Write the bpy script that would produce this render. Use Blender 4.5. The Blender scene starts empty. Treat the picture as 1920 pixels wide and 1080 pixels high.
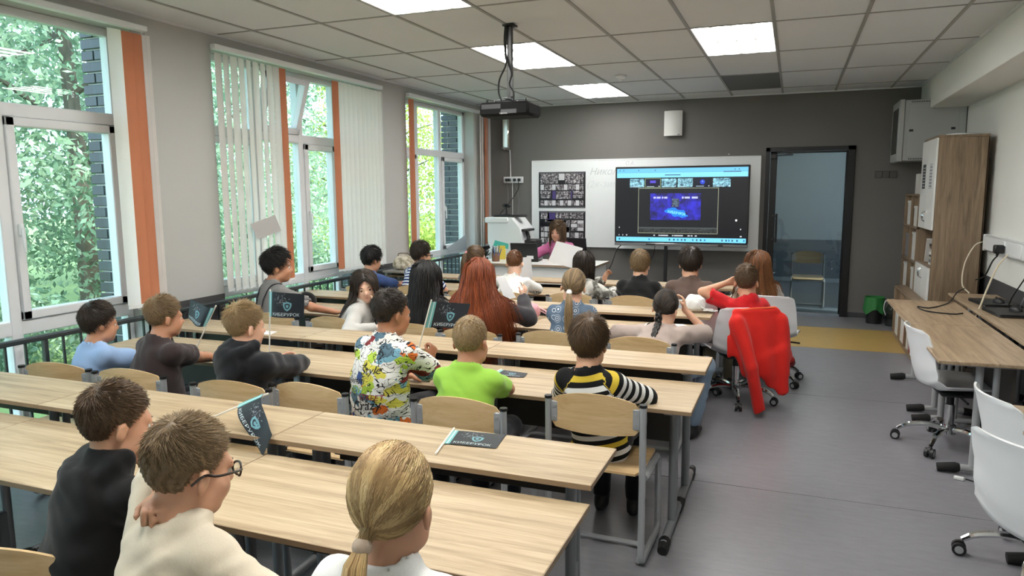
import bpy, math, random
import numpy as np
from mathutils import Vector, Matrix
from mathutils.bvhtree import BVHTree

random.seed(7)
rng = np.random.default_rng(7)
SC = bpy.context.scene
COL = SC.collection
PI = math.pi

# ---------------------------------------------------------------- camera
cam_d = bpy.data.cameras.new('camera')
cam = bpy.data.objects.new('camera', cam_d)
COL.objects.link(cam)
yaw, pitch, roll = 0.3727, 0.1332, -0.0063
fw = Vector((-math.sin(yaw) * math.cos(pitch), math.cos(yaw) * math.cos(pitch), -math.sin(pitch)))
rt = Vector((math.cos(yaw), math.sin(yaw), 0))
up = rt.cross(fw)
rt = rt * math.cos(roll) + up * math.sin(roll)
up = rt.cross(fw)
mw = Matrix((rt, up, -fw)).transposed().to_4x4()
mw.translation = Vector((0.7852, -5.646, 1.575))
cam.matrix_world = mw
cam_d.sensor_width = 36.0
cam_d.lens = 1345.2 / 1920 * 36.0
cam_d.clip_start = 0.05
cam_d.clip_end = 200
SC.camera = cam

# ---------------------------------------------------------------- world, sun, exposure
world = bpy.data.worlds.new('sky_world')
SC.world = world
world.use_nodes = True
wn = world.node_tree
wn.nodes.clear()
wo = wn.nodes.new('ShaderNodeOutputWorld')
wb = wn.nodes.new('ShaderNodeBackground')
wb.inputs['Color'].default_value = (0.66, 0.81, 1.0, 1)
wb.inputs['Strength'].default_value = 3.6
wn.links.new(wb.outputs[0], wo.inputs[0])

sun_d = bpy.data.lights.new('sun', 'SUN')
sun_d.energy = 5.0
sun_d.angle = math.radians(4)
sun_d.color = (1.0, 0.95, 0.86)
sun = bpy.data.objects.new('sun', sun_d)
COL.objects.link(sun)
sun.rotation_euler = (math.radians(8), math.radians(42), 0)      # from over the roof, towards the trees outside the windows

SC.view_settings.view_transform = 'Standard'
SC.view_settings.look = 'None'
SC.view_settings.exposure = 0.75
SC.view_settings.gamma = 1.0
SC.view_settings.use_curve_mapping = False
PANEL_STRENGTH = 12.0

# ---------------------------------------------------------------- materials
def lin(c):
    return tuple(((v / 255.0) / 12.92 if v / 255.0 <= 0.04045 else ((v / 255.0 + 0.055) / 1.055) ** 2.4) for v in c)

MATS = {}
def new_mat(name):
    m = bpy.data.materials.new(name)
    m.use_nodes = True
    nt = m.node_tree
    return m, nt, nt.nodes['Principled BSDF']

def node(nt, t, **kw):
    n = nt.nodes.new(t)
    for k, v in kw.items():
        if k in n.inputs.keys():
            n.inputs[k].default_value = v
        else:
            setattr(n, k, v)
    return n

def pm(name, col, rough=0.5, metal=0.0, var=0.08, vscale=6.0, bump=0.0, bscale=60.0, spec=0.5, sss=0.0, coat=0.0,
       trans=0.0, alpha=1.0, emit=0.0, emitcol=None, stretch=None, rand=0.0):
    """plain principled material with a little procedural variation"""
    if name in MATS:
        return MATS[name]
    m, nt, b = new_mat(name)
    L = nt.links
    base = lin(col)
    tc = node(nt, 'ShaderNodeTexCoord')
    src = tc.outputs['Object']
    if stretch:
        mp = node(nt, 'ShaderNodeMapping')
        mp.inputs['Scale'].default_value = stretch
        L.new(src, mp.inputs['Vector'])
        src = mp.outputs[0]
    if var > 0 or rand > 0:
        ns = node(nt, 'ShaderNodeTexNoise', Scale=vscale, Detail=5.0)
        L.new(src, ns.inputs['Vector'])
        mx = node(nt, 'ShaderNodeMix', data_type='RGBA', blend_type='MIX')
        mx.inputs[6].default_value = tuple(max(0, c * (1 - var)) for c in base) + (1,)
        mx.inputs[7].default_value = tuple(min(1, c * (1 + var)) for c in base) + (1,)
        L.new(ns.outputs['Fac'], mx.inputs[0])
        out = mx.outputs[2]
        if rand > 0:
            oi = node(nt, 'ShaderNodeObjectInfo')
            hs = node(nt, 'ShaderNodeHueSaturation')
            mr = node(nt, 'ShaderNodeMapRange')
            mr.inputs[3].default_value = 1 - rand
            mr.inputs[4].default_value = 1 + rand
            L.new(oi.outputs['Random'], mr.inputs[0])
            L.new(mr.outputs[0], hs.inputs['Value'])
            L.new(out, hs.inputs['Color'])
            out = hs.outputs[0]
        L.new(out, b.inputs['Base Color'])
    else:
        b.inputs['Base Color'].default_value = base + (1,)
    b.inputs['Roughness'].default_value = rough
    b.inputs['Metallic'].default_value = metal
    b.inputs['Specular IOR Level'].default_value = spec
    if sss:
        b.inputs['Subsurface Weight'].default_value = sss
        b.inputs['Subsurface Radius'].default_value = (0.012, 0.005, 0.003)
        b.inputs['Subsurface Scale'].default_value = 1.0
    if coat:
        b.inputs['Coat Weight'].default_value = coat
    if trans:
        b.inputs['Transmission Weight'].default_value = trans
    if alpha < 1:
        b.inputs['Alpha'].default_value = alpha
    if emit:
        b.inputs['Emission Color'].default_value = lin(emitcol or col) + (1,)
        b.inputs['Emission Strength'].default_value = emit
    if bump:
        nb = node(nt, 'ShaderNodeTexNoise', Scale=bscale, Detail=4.0)
        L.new(src, nb.inputs['Vector'])
        bp = node(nt, 'ShaderNodeBump', Strength=bump, Distance=0.004)
        L.new(nb.outputs['Fac'], bp.inputs['Height'])
        L.new(bp.outputs[0], b.inputs['Normal'])
    MATS[name] = m
    return m

def wood(name, c1, c2, c3, axis=0, scale=1.0, rough=0.45, rand=0.06):
    """oak grain: noise stretched along one object axis"""
    if name in MATS:
        return MATS[name]
    m, nt, b = new_mat(name)
    L = nt.links
    tc = node(nt, 'ShaderNodeTexCoord')
    oi = node(nt, 'ShaderNodeObjectInfo')
    ad = node(nt, 'ShaderNodeVectorMath', operation='ADD')
    sc_ = node(nt, 'ShaderNodeVectorMath', operation='SCALE')
    cb = node(nt, 'ShaderNodeCombineXYZ')
    L.new(oi.outputs['Random'], cb.inputs[0]); L.new(oi.outputs['Random'], cb.inputs[1]); L.new(oi.outputs['Random'], cb.inputs[2])
    L.new(cb.outputs[0], sc_.inputs[0]); sc_.inputs['Scale'].default_value = 17.0
    L.new(tc.outputs['Object'], ad.inputs[0]); L.new(sc_.outputs[0], ad.inputs[1])
    mp = node(nt, 'ShaderNodeMapping')
    s = [26 * scale, 26 * scale, 26 * scale]
    s[axis] = 1.6 * scale
    mp.inputs['Scale'].default_value = s
    L.new(ad.outputs[0], mp.inputs['Vector'])
    n1 = node(nt, 'ShaderNodeTexNoise', Scale=1.0, Detail=6.0, Roughness=0.65, Distortion=0.6)
    L.new(mp.outputs[0], n1.inputs['Vector'])
    mp2 = node(nt, 'ShaderNodeMapping')
    s2 = [180, 180, 180]; s2[axis] = 6
    mp2.inputs['Scale'].default_value = s2
    L.new(ad.outputs[0], mp2.inputs['Vector'])
    n2 = node(nt, 'ShaderNodeTexNoise', Scale=1.0, Detail=2.0)
    L.new(mp2.outputs[0], n2.inputs['Vector'])
    am = node(nt, 'ShaderNodeMath', operation='MULTIPLY_ADD')
    L.new(n2.outputs['Fac'], am.inputs[0]); am.inputs[1].default_value = 0.28; L.new(n1.outputs['Fac'], am.inputs[2])
    cr = node(nt, 'ShaderNodeValToRGB')
    e = cr.color_ramp.elements
    e[0].position = 0.42; e[0].color = lin(c1) + (1,)
    e[1].position = 0.86; e[1].color = lin(c3) + (1,)
    x = e.new(0.64); x.color = lin(c2) + (1,)
    L.new(am.outputs[0], cr.inputs[0])
    hs = node(nt, 'ShaderNodeHueSaturation')
    mr = node(nt, 'ShaderNodeMapRange'); mr.inputs[3].default_value = 1 - rand; mr.inputs[4].default_value = 1 + rand
    L.new(oi.outputs['Random'], mr.inputs[0]); L.new(mr.outputs[0], hs.inputs['Value']); L.new(cr.outputs[0], hs.inputs['Color'])
    L.new(hs.outputs[0], b.inputs['Base Color'])
    b.inputs['Roughness'].default_value = rough
    bp = node(nt, 'ShaderNodeBump', Strength=0.12, Distance=0.002)
    L.new(am.outputs[0], bp.inputs['Height']); L.new(bp.outputs[0], b.inputs['Normal'])
    MATS[name] = m
    return m

def glass_mat(name, tint=(235, 245, 245), refl=0.08, rough=0.0):
    """thin architectural glass: mostly clear, mirror-like at grazing angles"""
    if name in MATS:
        return MATS[name]
    m, nt, b = new_mat(name)
    L = nt.links
    nt.nodes.remove(b)
    out = nt.nodes['Material Output']
    tr = node(nt, 'ShaderNodeBsdfTransparent'); tr.inputs[0].default_value = lin(tint) + (1,)
    gl = node(nt, 'ShaderNodeBsdfGlossy'); gl.inputs['Roughness'].default_value = rough
    lw = node(nt, 'ShaderNodeLayerWeight')
    pw = node(nt, 'ShaderNodeMath', operation='POWER'); pw.inputs[1].default_value = 5.0
    ml = node(nt, 'ShaderNodeMath', operation='MULTIPLY_ADD'); ml.inputs[1].default_value = 0.5; ml.inputs[2].default_value = refl * 0.5; ml.use_clamp = True
    mx = node(nt, 'ShaderNodeMixShader')
    L.new(lw.outputs['Facing'], pw.inputs[0]); L.new(pw.outputs[0], ml.inputs[0]); L.new(ml.outputs[0], mx.inputs[0])
    L.new(tr.outputs[0], mx.inputs[1]); L.new(gl.outputs[0], mx.inputs[2])
    L.new(mx.outputs[0], out.inputs[0])
    MATS[name] = m
    return m

def cloth_blind(name, col, trans=0.45):
    """woven blind fabric: diffuse with light shining through"""
    if name in MATS:
        return MATS[name]
    m, nt, b = new_mat(name)
    L = nt.links
    out = nt.nodes['Material Output']
    nt.nodes.remove(b)
    tc = node(nt, 'ShaderNodeTexCoord')
    ns = node(nt, 'ShaderNodeTexNoise', Scale=9.0, Detail=3.0)
    L.new(tc.outputs['Object'], ns.inputs['Vector'])
    c = lin(col)
    mx = node(nt, 'ShaderNodeMix', data_type='RGBA')
    mx.inputs[6].default_value = tuple(v * 0.93 for v in c) + (1,); mx.inputs[7].default_value = c + (1,)
    L.new(ns.outputs['Fac'], mx.inputs[0])
    d = node(nt, 'ShaderNodeBsdfDiffuse'); t = node(nt, 'ShaderNodeBsdfTranslucent')
    L.new(mx.outputs[2], d.inputs[0]); L.new(mx.outputs[2], t.inputs[0])
    ms = node(nt, 'ShaderNodeMixShader'); ms.inputs[0].default_value = trans
    L.new(d.outputs[0], ms.inputs[1]); L.new(t.outputs[0], ms.inputs[2])
    L.new(ms.outputs[0], out.inputs[0])
    MATS[name] = m
    return m

def emis(name, col, strength=1.0):
    return pm(name, (10, 10, 12), rough=0.3, var=0, emit=strength, emitcol=col)

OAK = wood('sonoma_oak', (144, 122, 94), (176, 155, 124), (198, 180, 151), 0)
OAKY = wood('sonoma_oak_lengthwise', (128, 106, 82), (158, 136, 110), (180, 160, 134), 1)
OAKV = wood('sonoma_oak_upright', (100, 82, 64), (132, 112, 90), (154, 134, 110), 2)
PLY = wood('birch_plywood', (184, 150, 104), (204, 173, 128), (218, 190, 148), 0, scale=0.6, rough=0.35, rand=0.08)
EDGE = pm('desk_edge_band', (140, 118, 92), 0.5, var=0.1, vscale=30)
STEEL = pm('grey_powder_coat', (168, 170, 172), 0.35, 0.25, var=0.03)
STEEL_D = pm('grey_desk_leg', (126, 129, 132), 0.38, 0.2, var=0.04)
CHROME = pm('chrome', (215, 216, 218), 0.08, 1.0, var=0.0)
BLACKP = pm('black_plastic', (22, 22, 23), 0.45, var=0.1)
BLACKR = pm('black_rubber', (14, 14, 14), 0.7, var=0.1)
WHITEP = pm('white_plastic', (226, 228, 229), 0.3, var=0.02)
WHITEM = pm('white_laminate', (225, 225, 222), 0.28, var=0.02)
PVC = pm('white_window_frame', (218, 220, 222), 0.32, var=0.02)
DARKPANEL = pm('dark_brown_panel', (66, 60, 54), 0.5, var=0.1, vscale=20)
GLASS = glass_mat('window_glass', (236, 246, 244), 0.06)
WALL_L = pm('light_grey_paint', (178, 178, 175), 0.75, var=0.02, vscale=3, bump=0.05, bscale=120)
WALL_D = pm('dark_grey_paint', (106, 104, 100), 0.7, var=0.03, vscale=3, bump=0.05, bscale=120)
WALL_W = pm('white_paint', (222, 222, 217), 0.75, var=0.02, vscale=3, bump=0.05, bscale=120)
WAIN = pm('charcoal_paint', (66, 66, 68), 0.65, var=0.04)

# ---------------------------------------------------------------- mesh helpers
class MB:
    """collects simple shapes, then links them as one mesh object"""
    def __init__(s):
        s.v = []; s.f = []; s.mi = []; s.m = 0
    def add(s, vs, fs):
        o = len(s.v)
        s.v.extend([tuple(map(float, q)) for q in vs])
        s.f.extend([tuple(i + o for i in q) for q in fs])
        s.mi.extend([s.m] * len(fs))
        return s
    def box(s, x0, x1, y0, y1, z0, z1, b=0.0, M=None):
        if x1 < x0: x0, x1 = x1, x0
        if y1 < y0: y0, y1 = y1, y0
        if z1 < z0: z0, z1 = z1, z0
        if b <= 0:
            vs = [(x, y, z) for x in (x0, x1) for y in (y0, y1) for z in (z0, z1)]
            fs = [(0, 1, 3, 2), (4, 6, 7, 5), (0, 4, 5, 1), (2, 3, 7, 6), (0, 2, 6, 4), (1, 5, 7, 3)]
        else:
            b = min(b, (x1 - x0) / 2.01, (y1 - y0) / 2.01, (z1 - z0) / 2.01)
            vs = []; idx = {}
            for i, x in enumerate((x0, x1)):
                for j, y in enumerate((y0, y1)):
                    for k, z in enumerate((z0, z1)):
                        sx, sy, sz = (1 - 2 * i) * b, (1 - 2 * j) * b, (1 - 2 * k) * b
                        for a, q in enumerate(((x, y + sy, z + sz), (x + sx, y, z + sz), (x + sx, y + sy, z))):
                            idx[i, j, k, a] = len(vs); vs.append(q)
            fs = []
            for i in (0, 1):
                q = [idx[i, 0, 0, 0], idx[i, 1, 0, 0], idx[i, 1, 1, 0], idx[i, 0, 1, 0]]; fs.append(tuple(q if i else q[::-1]))
                q = [idx[0, i, 0, 1], idx[0, i, 1, 1], idx[1, i, 1, 1], idx[1, i, 0, 1]]; fs.append(tuple(q if i else q[::-1]))
                q = [idx[0, 0, i, 2], idx[1, 0, i, 2], idx[1, 1, i, 2], idx[0, 1, i, 2]]; fs.append(tuple(q if i else q[::-1]))
            for i in (0, 1):
                for j in (0, 1):
                    q = [idx[i, j, 0, 0], idx[i, j, 1, 0], idx[i, j, 1, 1], idx[i, j, 0, 1]]; fs.append(tuple(q if i == j else q[::-1]))
                    q = [idx[i, 0, j, 0], idx[i, 1, j, 0], idx[i, 1, j, 2], idx[i, 0, j, 2]]; fs.append(tuple(q if i != j else q[::-1]))
                    q = [idx[0, i, j, 1], idx[1, i, j, 1], idx[1, i, j, 2], idx[0, i, j, 2]]; fs.append(tuple(q if i == j else q[::-1]))
            for i in (0, 1):
                for j in (0, 1):
                    for k in (0, 1):
                        q = [idx[i, j, k, 0], idx[i, j, k, 1], idx[i, j, k, 2]]; fs.append(tuple(q if (i + j + k) % 2 else q[::-1]))
        if M is not None:
            vs = [tuple(M @ Vector(q)) for q in vs]
        return s.add(vs, fs)
    def tube(s, pts, r, n=8, cap=True, flat=1.0, closed=False):
        P = [Vector(q) for q in pts]
        rs = r if hasattr(r, '__len__') else [r] * len(P)
        vs = []; fs = []; pn = None
        m = len(P)
        for i, q in enumerate(P):
            if closed:
                t = P[(i + 1) % m] - P[i - 1]
            else:
                t = P[min(i + 1, m - 1)] - P[max(i - 1, 0)]
            t.normalize()
            if pn is None:
                a = Vector((0, 0, 1)) if abs(t.z) < 0.9 else Vector((0, 1, 0))
                pn = (a - t * a.dot(t)).normalized()
            else:
                pn = (pn - t * pn.dot(t)).normalized()
            bn = t.cross(pn)
            for k in range(n):
                a = 2 * PI * k / n
                vs.append(q + pn * (math.cos(a) * rs[i] * flat) + bn * (math.sin(a) * rs[i]))
        for i in range(m if closed else m - 1):
            j = (i + 1) % m
            for k in range(n):
                fs.append((i * n + k, i * n + (k + 1) % n, j * n + (k + 1) % n, j * n + k))
        if cap and not closed:
            fs.append(tuple(range(n))[::-1]); fs.append(tuple((m - 1) * n + k for k in range(n)))
        return s.add(vs, fs)
    def cyl(s, c, r, h, n=16, axis='z', r2=None):
        c = Vector(c); d = {'x': Vector((1, 0, 0)), 'y': Vector((0, 1, 0)), 'z': Vector((0, 0, 1))}[axis]
        return s.tube([c, c + d * h], [r, r if r2 is None else r2], n)
    def lathe(s, prof, c=(0, 0, 0), n=20, cap=True):
        vs = []; fs = []
        for (r, z) in prof:
            for k in range(n):
                a = 2 * PI * k / n
                vs.append((c[0] + r * math.cos(a), c[1] + r * math.sin(a), c[2] + z))
        for i in range(len(prof) - 1):
            for k in range(n):
                fs.append((i * n + k, i * n + (k + 1) % n, (i + 1) * n + (k + 1) % n, (i + 1) * n + k))
        if cap:
            fs.append(tuple(range(n))[::-1]); fs.append(tuple((len(prof) - 1) * n + k for k in range(n)))
        return s.add(vs, fs)
    def prism(s, poly, y0, y1, plane='xz'):
        """extrude a 2D polygon; plane xz extrudes along y, yz along x, xy along z"""
        n = len(poly)
        def P(a, b, t):
            return (a, t, b) if plane == 'xz' else ((t, a, b) if plane == 'yz' else (a, b, t))
        vs = [P(a, b, y0) for a, b in poly] + [P(a, b, y1) for a, b in poly]
        fs = [tuple(range(n)), tuple(range(2 * n - 1, n - 1, -1))]
        fs += [(i, i + n, (i + 1) % n + n, (i + 1) % n) for i in range(n)]
        return s.add(vs, fs)
    def grid(s, fn, nu, nv, thick=0.0):
        """surface from fn(u,v); with thickness it becomes a closed shell"""
        vs = [fn(i / nu, j / nv) for i in range(nu + 1) for j in range(nv + 1)]
        w = nv + 1
        fs = [(i * w + j, (i + 1) * w + j, (i + 1) * w + j + 1, i * w + j + 1) for i in range(nu) for j in range(nv)]
        if thick:
            V = [Vector(q) for q in vs]; N = [Vector() for _ in V]
            for q in fs:
                nn = (V[q[2]] - V[q[0]]).cross(V[q[3]] - V[q[1]])
                for i in q: N[i] += nn
            o = len(vs)
            vs = vs + [tuple(V[i] - N[i].normalized() * thick) for i in range(o)]
            f2 = [tuple(i + o for i in q[::-1]) for q in fs]
            bd = [i * w for i in range(nu + 1)] + [nu * w + j for j in range(1, w)] + [i * w + nv for i in range(nu - 1, -1, -1)] + [j for j in range(nv - 1, 0, -1)]
            fs = fs + f2 + [(bd[i], bd[i - 1], bd[i - 1] + o, bd[i] + o) for i in range(len(bd))]
        return s.add(vs, fs)
    def mesh(s, name, mats, smooth=None):
        me = bpy.data.meshes.new(name)
        me.from_pydata(s.v, [], s.f)
        mats = mats if isinstance(mats, (list, tuple)) else [mats]
        for m in mats: me.materials.append(m)
        if len(mats) > 1:
            me.polygons.foreach_set('material_index', s.mi)
        fix_normals(me)
        if smooth:
            me.polygons.foreach_set('use_smooth', [True] * len(me.polygons))
            me.set_sharp_from_angle(angle=math.radians(smooth))
        me.update()
        return me
    def build(s, name, mats, parent=None, smooth=40, loc=None, rot=None):
        o = bpy.data.objects.new(name, s.mesh(name, mats, smooth))
        COL.objects.link(o)
        if parent is not None: o.parent = parent
        if loc is not None: o.location = loc
        if rot is not None: o.rotation_euler = rot
        return o

import bmesh
def fix_normals(me):
    bm = bmesh.new(); bm.from_mesh(me)
    bmesh.ops.recalc_face_normals(bm, faces=bm.faces[:])
    bm.to_mesh(me); bm.free()

def link_mesh(name, me, parent=None, loc=None, rot=None):
    o = bpy.data.objects.new(name, me); COL.objects.link(o)
    if parent is not None: o.parent = parent
    if loc is not None: o.location = loc
    if rot is not None: o.rotation_euler = rot
    return o

def thing(name, label, cat, loc=(0, 0, 0), rz=0.0, group=None):
    o = bpy.data.objects.new(name, None); COL.objects.link(o)
    o.empty_display_size = 0.1
    o.location = loc; o.rotation_euler = (0, 0, rz)
    o['label'] = label; o['category'] = cat
    if group: o['group'] = group
    return o
def tag(o, label, cat, group=None):
    o['label'] = label; o['category'] = cat
    if group: o['group'] = group
    return o
def struct(o, label=None):
    o['kind'] = 'structure'
    if label: o['label'] = label
    return o
def sempty(name, label=None, loc=(0, 0, 0)):
    o = bpy.data.objects.new(name, None); COL.objects.link(o); o.location = loc
    return struct(o, label)
def dup(root, loc=None, rz=None, label=None, group=None, parent=None):
    r = root.copy(); COL.objects.link(r); r.parent = parent
    if loc is not None: r.location = loc
    if rz is not None: r.rotation_euler = (0, 0, rz)
    if label: r['label'] = label
    if group: r['group'] = group
    for ch in list(root.children):
        c = ch.copy(); COL.objects.link(c); c.parent = r
        for g in list(ch.children):
            d = g.copy(); COL.objects.link(d); d.parent = c
    return r
def arc(c, r, a0, a1, n, plane='yz'):
    out = []
    for i in range(n + 1):
        a = a0 + (a1 - a0) * i / n
        u, w = r * math.cos(a), r * math.sin(a)
        out.append((c[0], c[1] + u, c[2] + w) if plane == 'yz' else ((c[0] + u, c[1], c[2] + w) if plane == 'xz' else (c[0] + u, c[1] + w, c[2])))
    return out
def smooth_path(pts, n=6):
    """Catmull-Rom through points"""
    P = [np.array(q, float) for q in pts]
    P = [2 * P[0] - P[1]] + P + [2 * P[-1] - P[-2]]
    out = []
    for i in range(1, len(P) - 2):
        for k in range(n):
            t = k / n
            a, b, c, d = P[i - 1], P[i], P[i + 1], P[i + 2]
            out.append(tuple(0.5 * (2 * b + (c - a) * t + (2 * a - 5 * b + 4 * c - d) * t * t + (3 * b - a - 3 * c + d) * t ** 3)))
    out.append(tuple(P[-2]))
    return out
_text_cache = {}
def text_tris(txt, size=1.0, shear=0.0):
    """flat triangles of a word: 2D points and faces, width normalised by size"""
    k = (txt, shear)
    if k not in _text_cache:
        cu = bpy.data.curves.new('lettering', 'FONT'); cu.body = txt; cu.shear = shear; cu.resolution_u = 3
        o = bpy.data.objects.new('lettering', cu); COL.objects.link(o)
        dg = bpy.context.evaluated_depsgraph_get()
        me = o.evaluated_get(dg).to_mesh()
        v = [(q.co.x, q.co.y) for q in me.vertices]; f = [tuple(p.vertices) for p in me.polygons]
        o.evaluated_get(dg).to_mesh_clear()
        bpy.data.objects.remove(o); bpy.data.curves.remove(cu)
        _text_cache[k] = (v, f)
    v, f = _text_cache[k]
    return [(x * size, y * size) for x, y in v], f
# ================================================================ the room
XL, XR, YF, YB, ZC = -3.35, 2.48, 4.11, -6.6, 2.768

def lino(name, c):
    m, nt, b = new_mat(name)
    L = nt.links
    tc = node(nt, 'ShaderNodeTexCoord')
    mp = node(nt, 'ShaderNodeMapping'); mp.inputs['Scale'].default_value = (9, 30, 9)
    L.new(tc.outputs['Object'], mp.inputs['Vector'])
    n1 = node(nt, 'ShaderNodeTexNoise', Scale=1.0, Detail=6.0, Roughness=0.7); L.new(mp.outputs[0], n1.inputs['Vector'])
    n2 = node(nt, 'ShaderNodeTexNoise', Scale=0.9, Detail=3.0); L.new(tc.outputs['Object'], n2.inputs['Vector'])
    ad = node(nt, 'ShaderNodeMath', operation='MULTIPLY_ADD'); ad.inputs[1].default_value = 0.5
    L.new(n2.outputs['Fac'], ad.inputs[0]); L.new(n1.outputs['Fac'], ad.inputs[2])
    cr = node(nt, 'ShaderNodeValToRGB'); e = cr.color_ramp.elements
    e[0].position = 0.5; e[0].color = tuple(v * 0.86 for v in lin(c)) + (1,)
    e[1].position = 1.0; e[1].color = tuple(min(1, v * 1.14) for v in lin(c)) + (1,)
    L.new(ad.outputs[0], cr.inputs[0]); L.new(cr.outputs[0], b.inputs['Base Color'])
    b.inputs['Roughness'].default_value = 0.36
    bp = node(nt, 'ShaderNodeBump', Strength=0.08, Distance=0.003); L.new(n1.outputs['Fac'], bp.inputs['Height']); L.new(bp.outputs[0], b.inputs['Normal'])
    return m
LINO = lino('grey_linoleum', (124, 123, 128))
LINO_Y = lino('ochre_linoleum', (178, 148, 84))
SEAM = pm('floor_seam', (70, 70, 72), 0.6, var=0.05)

floor = struct(MB().box(XL, XR, YB, YF + 0.02, -0.2, -0.004).build('floor', SEAM), 'grey linoleum classroom floor laid in wide sheets')
for (y0, y1) in ((YB, -3.78), (-3.78, -1.78), (-1.78, 0.22), (0.22, 2.06), (3.27, YF)):
    MB().box(XL, XR, y0 + 0.0025, y1 - 0.0025, -0.004, 0.0).build('linoleum_sheet', LINO, floor)
MB().box(XL, 0.2, 2.0625, 3.2675, -0.004, 0.0).build('linoleum_sheet', LINO, floor)
o = MB().box(0.203, XR, 2.0625, 3.2675, -0.004, 0.0).build('floor_strip', LINO_Y, floor); o['label'] = 'ochre yellow band of linoleum'

# front wall with the door opening
DX0, DX1, DZ = 0.433, 1.457, 2.106
struct(MB().box(XL - 0.3, DX0, YF, YF + 0.14, 0, 3.1).box(DX1, XR + 0.2, YF, YF + 0.14, 0, 3.1).box(DX0, DX1, YF, YF + 0.14, DZ, 3.1).build('wall_front', WALL_D), 'dark grey painted front wall')
struct(MB().box(XL - 0.4, XR + 0.2, YB - 0.2, YB, 0, 3.1).build('wall_back', WALL_W), 'light back wall behind the camera')
wr = struct(MB().box(XR, XR + 0.2, YB, YF, 0, 3.1).build('wall_right', WALL_W), 'white painted right wall')
MB().box(XR - 0.004, XR + 0.01, YB, YF, 0, 0.78).build('painted_dado', WAIN, wr)
bm_ = struct(MB().box(2.12, XR, YB, YF, 2.45, 2.9, 0.004).build('trim_1', WALL_W), 'white boxed beam along the right wall')
struct(MB().box(2.13, 2.42, 3.98, YF, 1.9, 2.9, 0.003).box(2.30, 2.36, 3.93, 3.98, 2.3, 2.9, 0.003).build('trim_2', WALL_W), 'white boxed duct in the corner above the server cabinet')
struct(MB().box(XL, DX0 - 0.01, YF - 0.012, YF, 0, 0.06, 0.003).box(DX1 + 0.01, XR, YF - 0.012, YF, 0, 0.06, 0.003).build('baseboard_front', WAIN))

# left wall: piers, heads and low sills around three tall windows
WIN = [(-4.30, -1.98), (-1.27, 1.02), (1.66, 3.52)]
WIN0 = (-6.5, -4.95)
ZS, ZH = 0.10, 2.66
wl = MB()
edges = [YB] + [v for w in [WIN0] + WIN for v in w] + [YF]
for a, b in zip(edges[0::2], edges[1::2]):
    wl.box(XL - 0.16, XL, a, b, 0, 3.1)
for (a, b) in [WIN0] + WIN:
    wl.box(XL - 0.16, XL, a, b, ZH, 3.1); wl.box(XL - 0.16, XL, a, b, 0, ZS)
wall_left = struct(wl.build('wall_left', WALL_L), 'light grey window wall with tall openings')
for a, b in zip(edges[0::2], edges[1::2]):
    MB().box(XL - 0.02, XL + 0.003, a, b, 0, 0.80).build('painted_dado', WAIN, wall_left)

# outer leaf of dark brick: each brick beside the panes is its own piece
BRICK = pm('dark_glazed_brick', (52, 58, 66), 0.35, var=0.15, vscale=20, rand=0.25)
MORTAR = pm('pale_mortar', (196, 196, 192), 0.8, var=0.06)
ob = MB()
for a, b in zip(edges[0::2], edges[1::2]):
    ob.box(XL - 0.50, XL - 0.16, a + 0.07 if a > YB else a, b - 0.07 if b < YF else b + 0.4, -0.6, 3.6)
for (a, b) in [WIN0] + WIN:
    ob.box(XL - 0.5, XL - 0.16, a - 0.1, b + 0.1, ZH + 0.06, 3.6); ob.box(XL - 0.5, XL - 0.16, a - 0.1, b + 0.1, -0.6, ZS - 0.04)
outer = struct(ob.build('wall_outer', MORTAR), 'brick outer leaf of the building')
bme = MB().box(-0.12, 0.12, -0.012, 0.012, -0.0325, 0.0325, 0.004).mesh('brick', BRICK, 40)
bme2 = MB().box(-0.058, 0.058, -0.012, 0.012, -0.0325, 0.0325, 0.004).mesh('brick', BRICK, 40)
for (a, b) in WIN:
    yy = b + 0.07 - 0.004                        # the reveal face looking back along the room
    z = ZS; k = 0
    while z < ZH + 0.05:
        link_mesh('brick', bme if k % 2 else bme2, outer, (XL - 0.16 - (0.122 if k % 2 else 0.06) - 0.003, yy, z + 0.04))
        if k % 2 == 0:
            link_mesh('brick', bme, outer, (XL - 0.16 - 0.248, yy, z + 0.04))
        else:
            link_mesh('brick', bme2, outer, (XL - 0.16 - 0.31, yy, z + 0.04))
        z += 0.077; k += 1

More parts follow.
